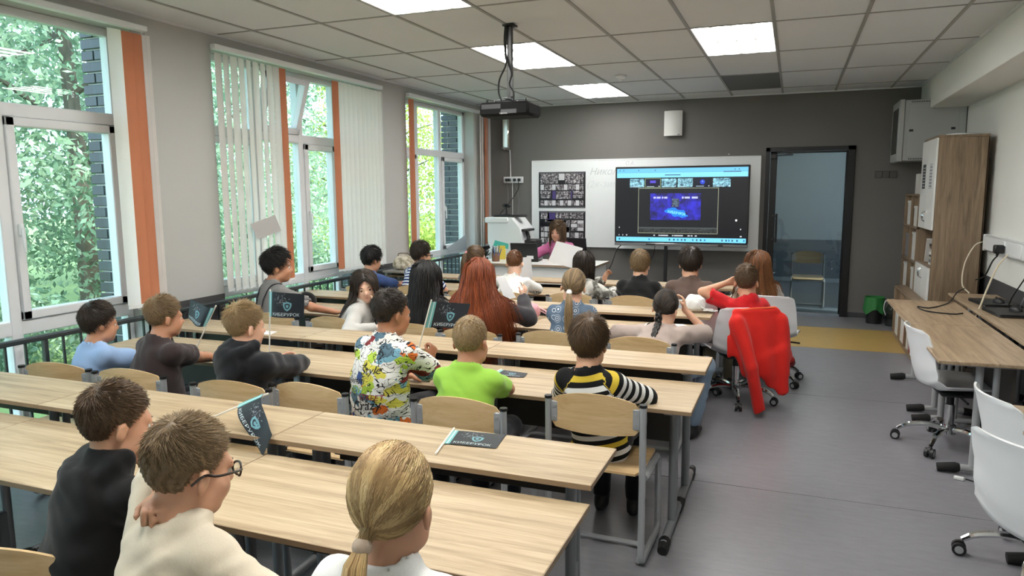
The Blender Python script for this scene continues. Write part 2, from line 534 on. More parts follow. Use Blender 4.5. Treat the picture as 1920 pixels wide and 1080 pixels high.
# ---------------------------------------------------------------- windows
XW = -3.50      # inner face of the frames
def window(n, a, b, cols, label, tilt=None):
    W = sempty('window_%d' % n, label, (XW, (a + b) / 2, 0))
    yc = (a + b) / 2
    d0, d1 = -0.07, 0.0
    rows = [(ZS + 0.06, 0.74), (0.83, 2.03), (2.11, ZH - 0.05)]
    f = MB()
    f.box(d0, d1, a - yc, a - yc + 0.05, ZS, ZH, 0.004).box(d0, d1, b - yc - 0.05, b - yc, ZS, ZH, 0.004)
    f.box(d0, d1, a - yc, b - yc, ZS, ZS + 0.06, 0.004).box(d0, d1, a - yc, b - yc, ZH - 0.05, ZH, 0.004)
    f.build('window_frame', PVC, W)
    for z0, z1 in ((0.74, 0.83), (2.03, 2.11)):
        MB().box(d0 - 0.0, d1 + 0.004, a - yc + 0.04, b - yc - 0.04, z0, z1, 0.005).build('transom', PVC, W)
    ys = [a] + cols + [b]
    for c in cols:
        MB().box(d0, d1 + 0.006, c - yc - 0.035, c - yc + 0.035, ZS + 0.03, ZH - 0.03, 0.005).build('mullion', PVC, W)
    for i in range(len(ys) - 1):
        y0 = ys[i] - yc + (0.05 if i == 0 else 0.035); y1 = ys[i + 1] - yc - (0.05 if i == len(ys) - 2 else 0.035)
        for r, (z0, z1) in enumerate(rows):
            sash = (r == 1 and i % 2 == 0) or (tilt == i and r == 2)
            if sash:
                t = 0.055
                p = MB()
                zz = z1 - z0
                for q in ((y0, y0 + t, 0, zz), (y1 - t, y1, 0, zz), (y0, y1, 0, t), (y0, y1, zz - t, zz)):
                    p.box(-0.055, 0.022, q[0], q[1], q[2], q[3], 0.006)
                s = p.build('sash', PVC, W, loc=(0, 0, z0))
                if tilt == i and r == 2:
                    s.rotation_euler = (0, math.radians(17), 0)
                g = MB().box(-0.03, -0.024, y0 + t - 0.01, y1 - t + 0.01, t - 0.01, zz - t + 0.01).build('pane', GLASS, s)
                if r == 1:
                    MB().box(0.022, 0.045, y0 + 0.014, y0 + 0.04, zz * 0.42, zz * 0.42 + 0.07, 0.004).box(0.045, 0.06, y0 + 0.018, y0 + 0.036, zz * 0.42 - 0.1, zz * 0.42 + 0.05, 0.005).build('window_handle', WHITEP, s)
            else:
                MB().box(-0.03, -0.024, y0 - 0.01, y1 + 0.01, z0 - 0.01, z1 + 0.01).build('pane', GLASS, W)
    return W
window(1, WIN0[0], WIN0[1], [-5.7], 'window behind the camera')
window(2, WIN[0][0], WIN[0][1], [-3.54, -2.80], 'tall white window with one orange blind slat at its edge')
window(3, WIN[1][0], WIN[1][1], [-0.66, -0.05, 0.5], 'middle window with a tilted top vent behind half open blinds', tilt=1)
window(4, WIN[2][0], WIN[2][1], [2.16, 2.78], 'far window next to the dark front wall')
for k, (a, b) in enumerate([WIN0] + WIN):
    MB().box(XL - 0.16, XL + 0.01, a, b, ZS - 0.005, ZS + 0.012, 0.004).build('window_sill', WHITEP, wall_left)

# ---------------------------------------------------------------- vertical blinds
BW = cloth_blind('cream_blind_fabric', (246, 243, 240), 0.62)
BO = cloth_blind('orange_blind_fabric', (216, 150, 116), 0.4)
def slat_mesh(name, mat, w=0.089, zt=2.62, zb=0.84):
    return MB().grid(lambda u, v: (0.010 * (1 - (2 * u - 1) ** 2) , (u - 0.5) * w, zt + (zb - zt) * v), 4, 6, 0.0012).mesh(name, mat, 60)
SW, SO = slat_mesh('blind_slat', BW), slat_mesh('blind_slat', BO)
WEIGHT = MB().box(-0.004, 0.006, -0.042, 0.042, 0.815, 0.842, 0.002).mesh('slat_weight', WHITEP)
def blind(label, y0, y1, slats):
    """slats: (y, turn in degrees, colour)"""
    t = thing('vertical_blind', label, 'window blind', (XL + 0.055, (y0 + y1) / 2, 0), 0, 'vertical fabric blinds on the window wall')
    yc = (y0 + y1) / 2
    MB().box(-0.03, 0.022, y0 - yc, y1 - yc, 2.645, 2.683, 0.004).build('head_rail', WHITEP, t)
    n = len(slats)
    for i, (y, a, c) in enumerate(slats):
        s = link_mesh('blind_slat', SO if c == 'o' else SW, t, (0.0, y - yc, 0), (0, 0, math.radians(a)))
        link_mesh('slat_weight', WEIGHT, s)
    ys = [s[0] - yc for s in slats]
    pts = []
    for i in range(len(ys) - 1):
        for k in range(4):
            u = k / 4; pts.append((0.012, ys[i] + (ys[i + 1] - ys[i]) * u, 0.825 - 0.02 * math.sin(PI * u)))
    if len(pts) > 3:
        MB().tube(pts, 0.0018, 4).build('bead_chain', WHITEP, t)
    MB().tube([(0.02, y1 - yc - 0.02, 2.65), (0.022, y1 - yc - 0.02, 1.0), (0.022, y1 - yc - 0.05, 0.98), (0.022, y1 - yc - 0.05, 2.65)], 0.0016, 4).build('pull_cord', WHITEP, t)
    return t
blind('blind gathered at the edge of the nearest window, one broad orange slat', -4.3, -1.90, [(-2.145, -12, 'w'), (-2.06, -6, 'o'), (-1.985, -8, 'o'), (-1.93, -40, 'w')])
sl = [(-1.255 + 0.082 * i, (12, 17, 8, 14, 19, 10, 16, 7, 3)[i], 'w') for i in range(9)] + [(-0.535, -14, 'o')]
sl += [(0.235, -6, 'o')] + [(0.31 + 0.078 * i, -5 + 5 * math.sin(i), 'w') for i in range(10)]
blind('half drawn blind over the middle window, cream slats with two orange ones', -1.30, 1.06, sl)
blind('blind pushed aside at the far window, orange slats left, cream and orange right', 1.62, 3.95,
      [(1.665, 5, 'o'), (1.72, 12, 'o'), (3.62, 15, 'w'), (3.70, 10, 'w'), (3.80, 6, 'o'), (3.86, 20, 'o')])

# ---------------------------------------------------------------- guard rail in front of the low panes
RAIL = pm('dark_green_grey_metal', (52, 60, 62), 0.4, 0.3, var=0.05)
t = thing('guard_rail', 'dark metal guard rail with thin bars running along the windows', 'railing', (XL + 0.08, 0, 0))
MB().box(-0.02, 0.02, -6.3, 3.95, 0.735, 0.765, 0.006).build('handrail', RAIL, t)
MB().box(-0.012, 0.012, -6.3, 3.95, 0.06, 0.08, 0.004).build('bottom_rail', RAIL, t)
bar = MB().box(-0.006, 0.006, -0.006, 0.006, 0.07, 0.74).mesh('baluster', RAIL)
y = -6.25
k = 0
while y < 3.95:
    if k % 10 == 0:
        MB().box(-0.014, 0.014, -0.014, 0.014, 0.0, 0.74, 0.003).build('post', RAIL, t, loc=(0, y, 0))
    else:
        link_mesh('baluster', bar, t, (0, y, 0))
    y += 0.115; k += 1

# ---------------------------------------------------------------- suspended ceiling
TILE = pm('ceiling_tile', (212, 214, 216), 0.85, var=0.025, vscale=2.5, bump=0.12, bscale=220)
GRIDM = pm('ceiling_t_bar', (150, 149, 145), 0.5, var=0.03)
ceil = struct(MB().box(XL - 0.5, XR + 0.2, YB - 0.2, YF + 0.14, 2.86, 3.1).build('ceiling', WALL_D), 'suspended ceiling of white panels in a metal grid')
LIGHTS = [(-3, -4), (-3, -2), (-3, 0), (-3, 2), (0, -4), (0, -2), (0, 0)]
GRILLE = (0, 2)
tmesh = {}
for i in range(-6, 4):
    for j in range(-6, 4):
        x0, x1 = max(i * 0.6, XL), min(i * 0.6 + 0.6, 2.12)
        y0, y1 = max(j * 1.2, YB), min(j * 1.2 + 1.2, YF)
        if x1 - x0 < 0.03 or y1 - y0 < 0.03 or (i, j) in LIGHTS or (i, j) == GRILLE: continue
        key = (round(x1 - x0, 3), round(y1 - y0, 3))
        if key not in tmesh:
            tmesh[key] = MB().box(-key[0] / 2 + 0.004, key[0] / 2 - 0.004, -key[1] / 2 + 0.004, key[1] / 2 - 0.004, 0.0, 0.015, 0.002).mesh('ceiling_tile', TILE)
        link_mesh('ceiling_tile', tmesh[key], ceil, ((x0 + x1) / 2, (y0 + y1) / 2, ZC + 0.004))
for i in range(-5, 4):
    MB().box(i * 0.6 - 0.012, i * 0.6 + 0.012, YB, YF, ZC - 0.002, ZC + 0.004).build('grid_bar', GRIDM, ceil)
for j in range(-5, 4):
    MB().box(XL, 2.12, j * 1.2 - 0.008, j * 1.2 + 0.008, ZC - 0.001, ZC + 0.004).build('grid_bar', GRIDM, ceil)
MB().box(XL, XL + 0.02, YB, YF, ZC - 0.012, ZC + 0.004).build('edge_trim', TILE, ceil)
MB().box(XL, 2.12, YF - 0.02, YF, ZC - 0.012, ZC + 0.004).build('edge_trim', TILE, ceil)
MB().box(2.10, 2.12, YB, YF, ZC - 0.012, ZC + 0.004).build('edge_trim', TILE, ceil)
GRILLM = pm('grey_vent_panel', (98, 98, 96), 0.6, var=0.05, vscale=40)
g = thing('ceiling_grille', 'dark grey vent panel set in the ceiling near the front wall', 'vent', (0.3, 3.0, ZC))
MB().box(-0.296, 0.296, -0.596, 0.596, 0.004, 0.02, 0.002).build('panel', GRILLM, g)

def panel_mat():
    m, nt, b = new_mat('lit_diffuser')
    L = nt.links
    tc = node(nt, 'ShaderNodeTexCoord')
    sp = node(nt, 'ShaderNodeSeparateXYZ'); L.new(tc.outputs['Object'], sp.inputs[0])
    # four rows of lamps behind a milky prismatic sheet
    w = node(nt, 'ShaderNodeMath', operation='MULTIPLY'); w.inputs[1].default_value = 2 * PI / 0.145; L.new(sp.outputs[0], w.inputs[0])
    cs = node(nt, 'ShaderNodeMath', operation='COSINE'); L.new(w.outputs[0], cs.inputs[0])
    mr = node(nt, 'ShaderNodeMapRange'); mr.inputs[1].default_value = -1; mr.inputs[2].default_value = 1
    mr.inputs[3].default_value = 1.75 * PANEL_STRENGTH; mr.inputs[4].default_value = 0.035 * PANEL_STRENGTH
    L.new(cs.outputs[0], mr.inputs[0])
    b.inputs['Base Color'].default_value = (0.8, 0.8, 0.8, 1)
    b.inputs['Emission Color'].default_value = (1.0, 0.98, 0.945, 1)
    L.new(mr.outputs[0], b.inputs['Emission Strength'])
    return m
DIFF = panel_mat()
dm = MB().box(-0.285, 0.285, -0.585, -0.002, 0.004, 0.010).box(-0.285, 0.285, 0.002, 0.585, 0.004, 0.010).mesh('diffuser', DIFF)
fm = MB().box(-0.298, 0.298, -0.598, -0.583, 0.0, 0.02, 0.002).box(-0.298, 0.298, 0.583, 0.598, 0.0, 0.02, 0.002).box(-0.298, -0.283, -0.598, 0.598, 0.0, 0.02, 0.002).box(0.283, 0.298, -0.598, 0.598, 0.0, 0.02, 0.002).box(-0.285, 0.285, -0.005, 0.005, 0.002, 0.012).mesh('lamp_frame', WHITEP)
llab = {(-3, -2): 'lit ceiling panel at the top edge, nearest the camera of the left row', (-3, 0): 'lit ceiling panel just behind the projector pole',
        (-3, 2): 'lit ceiling panel closest to the front wall', (0, 0): 'lit ceiling panel in the right row, above the aisle',
        (-3, -4): 'lit ceiling panel over the nearest desks, left row', (0, -2): 'lit ceiling panel over the aisle just out of view', (0, -4): 'lit ceiling panel straight above the camera'}
for (i, j) in LIGHTS:
    t = thing('ceiling_light', llab.get((i, j), 'lit ceiling panel behind the camera'), 'ceiling light', (i * 0.6 + 0.3, j * 1.2 + 0.6, ZC), 0, 'recessed ceiling panels')
    link_mesh('diffuser', dm, t); link_mesh('lamp_frame', fm, t)
t = thing('smoke_detector', 'small round white smoke detector on the ceiling', 'smoke detector', (-0.95, 1.95, ZC))
MB().lathe([(0.058, 0.0), (0.058, -0.012), (0.045, -0.03), (0.03, -0.036)], n=24).build('housing', WHITEP, t)
MB().lathe([(0.022, -0.034), (0.022, -0.05), (0.014, -0.054)], n=16).build('sensor_cap', WHITEP, t)

# ---------------------------------------------------------------- door and the corridor behind it
ALU = pm('black_door_frame', (26, 27, 29), 0.4, 0.3, var=0.04)
DGL = glass_mat('door_glass', (205, 214, 214), 0.10)
D = sempty('door_1', 'black framed glass door standing closed in the front wall', (DX0, YF, 0))
w = DX1 - DX0
f = MB()
f.box(0, 0.05, -0.03, 0.10, 0, DZ, 0.003).box(w - 0.085, w, -0.03, 0.10, 0, DZ, 0.003).box(0, w, -0.03, 0.10, DZ - 0.05, DZ, 0.003)
f.build('door_frame', ALU, D)
lf = MB()
lf.box(0.055, 0.135, -0.005, 0.045, 0.01, DZ - 0.055, 0.003).box(w - 0.10, w - 0.085, -0.005, 0.045, 0.01, DZ - 0.055, 0.003).box(0.055, w - 0.085, -0.005, 0.045, DZ - 0.075, DZ - 0.055, 0.003)
lf.build('door_leaf', ALU, D)
MB().box(0.055, w - 0.085, -0.006, 0.046, 0.01, 0.03, 0.003).build('threshold_rail', pm('brushed_aluminium', (165, 168, 170), 0.35, 0.8, var=0.03), D)
MB().box(0.13, w - 0.095, 0.016, 0.024, 0.025, DZ - 0.07).build('pane', DGL, D)
h = MB().tube([(0.155, -0.06, 0.92), (0.155, -0.06, 1.28)], 0.013, 10).box(0.10, 0.165, -0.065, -0.052, 1.24, 1.26, 0.003).box(0.10, 0.165, -0.065, -0.052, 0.94, 0.96, 0.003).box(0.10, 0.12, -0.06, 0.0, 1.24, 1.26).box(0.10, 0.12, -0.06, 0.0, 0.94, 0.96)
h.build('door_handle', BLACKP, D)
MB().box(0.06, 0.13, -0.05, 0.0, DZ - 0.14, DZ - 0.085, 0.006).tube([(0.12, -0.03, DZ - 0.1), (0.32, -0.09, DZ - 0.095)], 0.008, 6).tube([(0.32, -0.09, DZ - 0.095), (0.16, -0.02, DZ - 0.055)], 0.007, 6).build('door_closer', BLACKP, D)

COR_U = pm('corridor_blue_grey_paint', (172, 178, 180), 0.7, var=0.02)
COR_F = pm('corridor_floor', (120, 128, 136), 0.3, var=0.05)
CY0, CY1 = YF + 0.14, 7.7
struct(MB().box(-1.5, 4.0, CY0, CY1 + 0.1, -0.2, 0.0).build('floor_corridor', COR_F), 'corridor floor behind the glass door')
c = MB().box(-1.6, 4.0, CY1, CY1 + 0.2, 0, 3.1)
wcor = struct(c.build('wall_corridor', COR_U), 'blue grey corridor wall seen through the door')
MB().box(-1.6, 4.0, CY1 - 0.006, CY1 + 0.02, 0.07, 0.73).build('painted_dado', pm('corridor_dado', (96, 104, 110), 0.6, var=0.03), wcor)
MB().box(-1.6, 4.0, CY1 - 0.02, CY1, 0, 0.07, 0.004).build('baseboard', pm('corridor_skirting', (150, 156, 162), 0.5, var=0.03), wcor)
struct(MB().box(-1.6, -1.5, CY0, CY1, 0, 3.1).build('wall_corridor_left', COR_U)); struct(MB().box(4.0, 4.1, CY0, CY1, 0, 3.1).build('wall_corridor_right', COR_U))
struct(MB().box(-1.6, 4.1, CY0, CY1 + 0.2, 2.8, 3.1).build('ceiling_corridor', TILE))
t = thing('corridor_fill_light', 'unseen fill lamp added to brighten the corridor behind the glass door', 'ceiling light', (1.2, 6.2, 2.79))  # added lamp, hidden above the door head, lifts the dark corridor
link_mesh('diffuser', MB().box(-0.285, 0.285, -0.285, 0.285, 0.004, 0.010).mesh('diffuser', emis('corridor_fill_glow', (255, 250, 240), 16.0)), t)
MB().box(-0.30, 0.30, -0.30, -0.285, 0, 0.01).box(-0.30, 0.30, 0.285, 0.30, 0, 0.01).box(-0.30, -0.285, -0.3, 0.3, 0, 0.01).box(0.285, 0.30, -0.3, 0.3, 0, 0.01).build('lamp_frame', WHITEP, t)
# ================================================================ outside: lawn, trees, lamp post
GRASS = pm('lawn', (120, 140, 84), 0.9, var=0.3, vscale=3, bump=0.5, bscale=60)
struct(MB().box(-60, XL - 0.16, -50, 60, -0.8, -0.5).build('ground', GRASS), 'lawn outside the windows')
BARK = pm('tree_bark', (92, 84, 74), 0.9, var=0.25, vscale=14, bump=0.5, bscale=30)
def leaf_mat(name, c):
    m, nt, b = new_mat(name)
    L = nt.links
    at = node(nt, 'ShaderNodeAttribute', attribute_name='tone')
    cr = node(nt, 'ShaderNodeValToRGB'); e = cr.color_ramp.elements
    e[0].position = 0.0; e[0].color = tuple(v * 0.55 for v in lin(c)) + (1,)
    e[1].position = 1.0; e[1].color = tuple(min(1, v * 1.5) for v in lin(c)) + (1,)
    L.new(at.outputs['Fac'], cr.inputs[0])
    out = nt.nodes['Material Output']
    L.new(cr.outputs[0], b.inputs['Base Color']); b.inputs['Roughness'].default_value = 0.5
    tl = node(nt, 'ShaderNodeBsdfTranslucent'); L.new(cr.outputs[0], tl.inputs[0])
    ms = node(nt, 'ShaderNodeMixShader'); ms.inputs[0].default_value = 0.35
    L.new(b.outputs[0], ms.inputs[1]); L.new(tl.outputs[0], ms.inputs[2]); L.new(ms.outputs[0], out.inputs[0])
    return m
LEAFS = {'g': leaf_mat('pale_green_leaves', (166, 184, 154)), 'd': leaf_mat('deep_green_leaves', (124, 150, 124)), 'y': leaf_mat('yellow_green_leaves', (170, 182, 84))}
def leaf_mesh(name, n, mat, clumps, size):
    """leaf quads scattered on the shells of many small clumps"""
    C = np.array([c[:3] for c in clumps]); R = np.array([c[3] for c in clumps])
    w = R ** 2; k = rng.choice(len(R), n, p=w / w.sum())
    d = rng.normal(size=(n, 3)); d /= np.linalg.norm(d, axis=1)[:, None]
    p = C[k] + d * (R[k] * rng.uniform(0.55, 1.08, n))[:, None] * np.array([1, 1, 0.8])
    nrm = d + rng.normal(size=(n, 3)) * 0.7 + np.array([0, 0, 0.5]); nrm /= np.linalg.norm(nrm, axis=1)[:, None]
    t = np.cross(nrm, rng.normal(size=(n, 3))); t /= np.linalg.norm(t, axis=1)[:, None]
    b = np.cross(nrm, t)
    s = size * rng.uniform(0.6, 1.3, n)[:, None]
    V = np.stack([p - t * s, p - b * s * 0.45, p + t * s, p + b * s * 0.45], 1).reshape(-1, 3)
    F = np.arange(4 * n).reshape(-1, 4)
    me = bpy.data.meshes.new(name)
    me.from_pydata(V.tolist(), [], F.tolist())
    me.materials.append(mat)
    a = me.attributes.new('tone', 'FLOAT', 'POINT')
    tone = np.clip(rng.normal(0.5, 0.2, n), 0, 1)
    a.data.foreach_set('value', np.repeat(tone, 4).astype(np.float32))
    return me
def tree(name, label, x, y, h, r, kind, n, cz=0.1, size=0.058):
    t = thing(name, label, 'tree', (x, y, -0.5), rng.uniform(0, 6), 'trees outside the windows')
    tr = MB(); top = h * 0.8
    tr.tube([(0, 0, 0), (0.05, 0.03, h * 0.3), (-0.03, 0.06, h * 0.55), (0.04, 0, top)], [0.16, 0.13, 0.09, 0.03], 8)
    for i in range(7):
        a = i * 2.4; z = h * (0.3 + 0.07 * i)
        tr.tube([(0, 0, z), (math.cos(a) * r * 0.4, math.sin(a) * r * 0.4, z + h * 0.08), (math.cos(a) * r * 0.75, math.sin(a) * r * 0.75, z + h * 0.13)], [0.05, 0.035, 0.012], 6)
    tr.build('trunk', BARK, t)
    cl = []
    for i in range(60):
        u = rng.uniform(0, 1); z = h * (cz + (1 - cz) * u)
        rr = r * math.sin(PI * min(1, 0.18 + 0.82 * u) ** 0.8) ** 0.6
        a = rng.uniform(0, 2 * PI); q = rr * math.sqrt(rng.uniform(0.1, 1))
        cl.append((q * math.cos(a), q * math.sin(a), z, r * rng.uniform(0.22, 0.42)))
    o = link_mesh('foliage', leaf_mesh('foliage', n, LEAFS[kind], cl, size), t)
    o['kind'] = 'stuff'
    return t
tree('birch_tree', 'pale leafy tree filling the left of the nearest window', -9.0, -1.2, 8.5, 2.3, 'g', 24000)
tree('maple_tree', 'deep green tree behind the lamp post, nearest window', -12.5, 1.8, 9.5, 2.8, 'd', 14000)
tree('birch_tree', 'pale leafy tree seen between the blinds of the middle window', -9.5, 5.0, 8.5, 2.4, 'g', 20000)
tree('maple_tree', 'deep green tree behind the cream blind slats', -9.0, 2.0, 8.0, 2.2, 'd', 18000)
tree('maple_tree', 'pale green tree right of the tilted vent', -12.0, 9.0, 9.5, 2.8, 'g', 13000)
tree('birch_tree', 'yellow green tree in the far window', -11.0, 13.5, 6.0, 2.6, 'y', 20000)
tree('maple_tree', 'deep green tree above the yellow one in the far window', -15.5, 18.0, 11.0, 3.2, 'd', 13000, size=0.1)
tree('maple_tree', 'distant green tree closing the gap behind the nearest window', -15.5, -3.0, 10.5, 3.4, 'g', 14000, size=0.1)
tree('maple_tree', 'distant dark tree between the two pale ones', -16.0, 5.5, 11.0, 3.4, 'd', 14000, size=0.1)
tree('maple_tree', 'distant tree behind the tilted vent', -17.0, 12.5, 11.5, 3.5, 'd', 13000, size=0.1)
def bush(label, x, y, r, kind, n):
    t = thing('bush', label, 'bush', (x, y, -0.5), 0, 'bushes on the lawn')
    MB().tube([(0, 0, 0), (0.05, 0, r * 0.7)], [0.03, 0.01], 6).tube([(0, 0, 0), (-0.1, 0.05, r * 0.7)], [0.03, 0.01], 6).build('stem', BARK, t)
    cl = [(rng.uniform(-r, r) * 0.7, rng.uniform(-r, r) * 0.7, rng.uniform(0.2, 0.9) * r, r * rng.uniform(0.3, 0.45)) for _ in range(16)]
    o = link_mesh('foliage', leaf_mesh('foliage', n, LEAFS[kind], cl, 0.05), t); o['kind'] = 'stuff'
bush('round bush low in the nearest window', -7.5, -0.6, 0.9, 'd', 3500)
bush('pale bush beside the round one', -7.2, 0.9, 0.8, 'g', 3000)
bush('bush low behind the cream blind', -7.0, 3.0, 0.9, 'g', 3500)
bush('bush low in the middle window', -8.0, 6.5, 1.0, 'd', 3500)
bush('yellowish bush low in the far window', -8.0, 10.5, 1.1, 'y', 4500)
t = thing('lamp_post', 'slim pale street lamp post outside the nearest window', 'lamp post', (-8.2, 0.35, -0.5))
MB().tube([(0, 0, 0), (0, 0, 2.2)], [0.05, 0.04], 10).build('post', WHITEP, t)
MB().box(-0.09, 0.09, -0.09, 0.09, 2.2, 2.42, 0.02).lathe([(0.14, 2.42), (0.02, 2.5)], n=12).build('lantern', WHITEP, t)
# ================================================================ furniture
ROWS = [  # back edge of the low desks, right end, label words
    (-3.655, 0.255, 'nearest row'), (-2.135, 0.42, 'second row'), (-0.58, 0.28, 'third row'), (0.98, 0.36, 'front row')]
DW = 1.2
PALE = pm('desk_scratches', (206, 192, 168), 0.45, var=0.1)
def make_desk(zt, depth, panel):
    t = thing('school_desk', 'desk', 'desk', (0, 0, 0))
    MB().box(-DW / 2 + 0.002, DW / 2 - 0.002, -depth / 2, depth / 2, zt - 0.018, zt, 0.002).build('tabletop', OAK, t)
    e = MB()
    e.box(-DW / 2 + 0.001, DW / 2 - 0.001, -depth / 2 - 0.0012, -depth / 2 + 0.0008, zt - 0.0175, zt - 0.001)
    e.box(DW / 2 - 0.003, DW / 2 - 0.0008, -depth / 2, depth / 2, zt - 0.0175, zt - 0.001).box(-DW / 2 + 0.0008, -DW / 2 + 0.003, -depth / 2, depth / 2, zt - 0.0175, zt - 0.001)
    e.build('edge_band', EDGE, t)
    for s in (-1, 1):
        x = s * 0.495
        l = MB()
        l.tube([(x, -0.025, 0.05), (x, -0.025, zt - 0.05)], 0.019, 12).tube([(x, 0.03, 0.05), (x, 0.03, zt - 0.03)], 0.016, 10)
        l.box(x - 0.014, x + 0.014, -0.02, 0.02, 0.2, 0.35, 0.003)
        l.box(x - 0.02, x + 0.02, -depth / 2 + 0.05, depth / 2 - 0.04, zt - 0.04, zt - 0.018, 0.004)
        l.tube([(x, -0.25, 0.034), (x, 0.25, 0.034)], 0.02, 10)
        lg = l.build('leg', STEEL_D, t)
        for q in (-1, 1):
            MB().tube([(x, q * 0.20, 0.034), (x, q * 0.215, 0.032), (x, q * 0.29, 0.022)], [0.021, 0.027, 0.021], 10).build('foot_cap', BLACKR, lg)
    MB().box(-0.47, 0.47, depth / 2 - 0.09, depth / 2 - 0.074, panel, zt - 0.06, 0.002).build('modesty_panel', DARKPANEL, t)
    for q in (-1, 1):
        MB().box(q * 0.475 - 0.015, q * 0.475 + 0.015, depth / 2 - 0.096, depth / 2 - 0.088, panel + 0.02, zt - 0.07, 0.002).build('bracket', STEEL, t)
    return t
low = make_desk(0.645, 0.50, 0.36)
high = make_desk(0.70, 0.335, 0.55)
first = {'l': True, 'h': True}
names = ['at the aisle end', 'in the middle', 'at the window end']
for (yb, xr, rw) in ROWS:
    for k in range(3):
        xc = xr - DW / 2 - k * DW
        for key, proto, yc, lab in (('l', low, yb - 0.25, 'low oak desk of the %s, %s' % (rw, names[k])), ('h', high, yb + 0.008 + 0.1675, 'narrow raised oak desk behind the %s, %s' % (rw, names[k]))):
            if first[key]:
                proto.location = (xc, yc, 0); proto['label'] = lab; proto['group'] = 'oak school desks in rows'; first[key] = False
            else:
                dup(proto, (xc, yc, 0), 0, lab, 'oak school desks in rows')

# ---------------------------------------------------------------- school chairs
def make_chair():
    t = thing('school_chair', 'chair', 'chair')
    for s in (-1, 1):
        x = s * 0.205
        pts = [(x, 0.0, 0.705), (x, 0.002, 0.4), (x, 0.0, 0.07)] + arc((x, 0.045, 0.065), 0.045, PI, 1.5 * PI, 5) + [(x, 0.30, 0.02)] + arc((x, 0.33, 0.06), 0.04, -PI / 2, -0.05, 5) + [(x, 0.35, 0.36), (x, 0.32, 0.385), (x, 0.05, 0.38)]
        fr = MB().tube(pts, 0.0145, 8).build('side_frame', STEEL, t)
        MB().tube([(x, 0, 0.70), (x, 0, 0.712)], 0.0165, 10).build('post_cap', BLACKP, fr)
        MB().box(x - s * 0.045, x - s * 0.012, -0.004, 0.012, 0.60, 0.69, 0.004).tube([(x - s * 0.03, -0.008, 0.62), (x - s * 0.03, -0.004, 0.62)], 0.006, 8).tube([(x - s * 0.03, -0.008, 0.67), (x - s * 0.03, -0.004, 0.67)], 0.006, 8).build('bracket', STEEL, fr)
    MB().tube([(-0.205, 0.32, 0.37), (0.205, 0.32, 0.37)], 0.012, 8).tube([(-0.205, 0.12, 0.37), (0.205, 0.12, 0.37)], 0.012, 8).build('seat_rail', STEEL, t)
    MB().tube([(-0.19, 0.02, 0.022)] + arc((-0.15, 0.13, 0.022), 0.04, PI, PI / 2, 4, 'xy') + arc((0.15, 0.13, 0.022), 0.04, PI / 2, 0, 4, 'xy') + [(0.19, 0.02, 0.022)], 0.012, 8).build('floor_tube', STEEL, t)
    def back(u, v):
        a = 2 * u - 1
        w = 0.19
        top = 0.742 - 0.04 * abs(a) ** 2.2 - (0.05 * max(0, abs(a) - 0.9) * 10 * 0.4)
        bot = 0.568 + 0.012 * abs(a) ** 2 + (0.05 * max(0, abs(a) - 0.9) * 10 * 0.4)
        return (a * w, 0.014 - 0.030 * (1 - a * a), bot + (top - bot) * v)
    MB().grid(back, 18, 6, -0.009).build('backrest', PLY, t, 50)
    def seat(u, v):
        a = 2 * u - 1; b = v
        r = 1 - 0.10 * max(0, abs(2 * b - 1) - 0.7) / 0.3
        z = 0.402 - 0.010 * (1 - a * a) * math.sin(PI * b) + (-0.02 * max(0, b - 0.85) / 0.15)
        return (a * 0.195 * r, 0.0 + 0.39 * b, z)
    MB().grid(seat, 12, 12, -0.010).build('seat', PLY, t, 50)
    return t
CH = make_chair(); first_chair = [True]
def chair(x, y, deg, label):
    if first_chair[0]:
        CH.location = (x, y, 0); CH.rotation_euler = (0, 0, math.radians(deg)); CH['label'] = label; CH['group'] = 'plywood school chairs'; first_chair[0] = False
        return CH
    return dup(CH, (x, y, 0), math.radians(deg), label, 'plywood school chairs')
chair(0.045, -2.812, -1, 'plywood chair of the child in the striped top')
chair(-0.475, -3.05, 0, 'plywood chair of the boy in the lime green shirt')
chair(-1.20, -3.08, -3, 'empty looking plywood chair behind the boy in the graffiti shirt')
chair(-1.56, -3.165, 4, 'plywood chair of the boy in the black hoodie, second row')
chair(-2.19, -3.16, 5, 'plywood chair of the boy in the dark brown shirt')
chair(-2.66, -3.19, 8, 'plywood chair of the boy in the light blue shirt')
chair(-0.945, -4.57, 12, 'plywood chair at the lower left corner behind the black hoodie boy')
chair(-0.49, -4.72, -3, 'plywood chair under the boy in the cream shirt')
chair(0.06, -4.74, 0, 'plywood chair under the girl with the blonde ponytail')
chair(-2.62, -1.60, 2, 'plywood chair of the boy in grey overalls')
chair(-2.12, -1.60, -2, 'plywood chair beside the dark haired girl looking back')
chair(-1.47, -1.64, 0, 'plywood chair of the girl with long black hair')
chair(-1.06, -1.66, 0, 'plywood chair of the girl with long red hair')
chair(-0.56, -1.58, 0, 'plywood chair of the girl in the patterned dress')
chair(-0.02, -1.58, 0, 'plywood chair of the girl with the braid')
chair(-2.88, -0.06, 0, 'plywood chair of the boy in the blue shirt')
chair(-2.40, 0.06, 0, 'plywood chair between the blue shirt and the striped shirt')
chair(-1.82, -0.06, 0, 'plywood chair of the girl with the high ponytail')
chair(-1.42, -0.08, 0, 'plywood chair of the boy in the white shirt')
chair(-0.92, 0.06, 0, 'plywood chair of the girl in the mottled grey top')
chair(-0.40, 0.05, 0, 'plywood chair of the boy in the black shirt')
chair(1.00, 5.05, 180, 'plywood chair standing in the corridor behind the glass door')

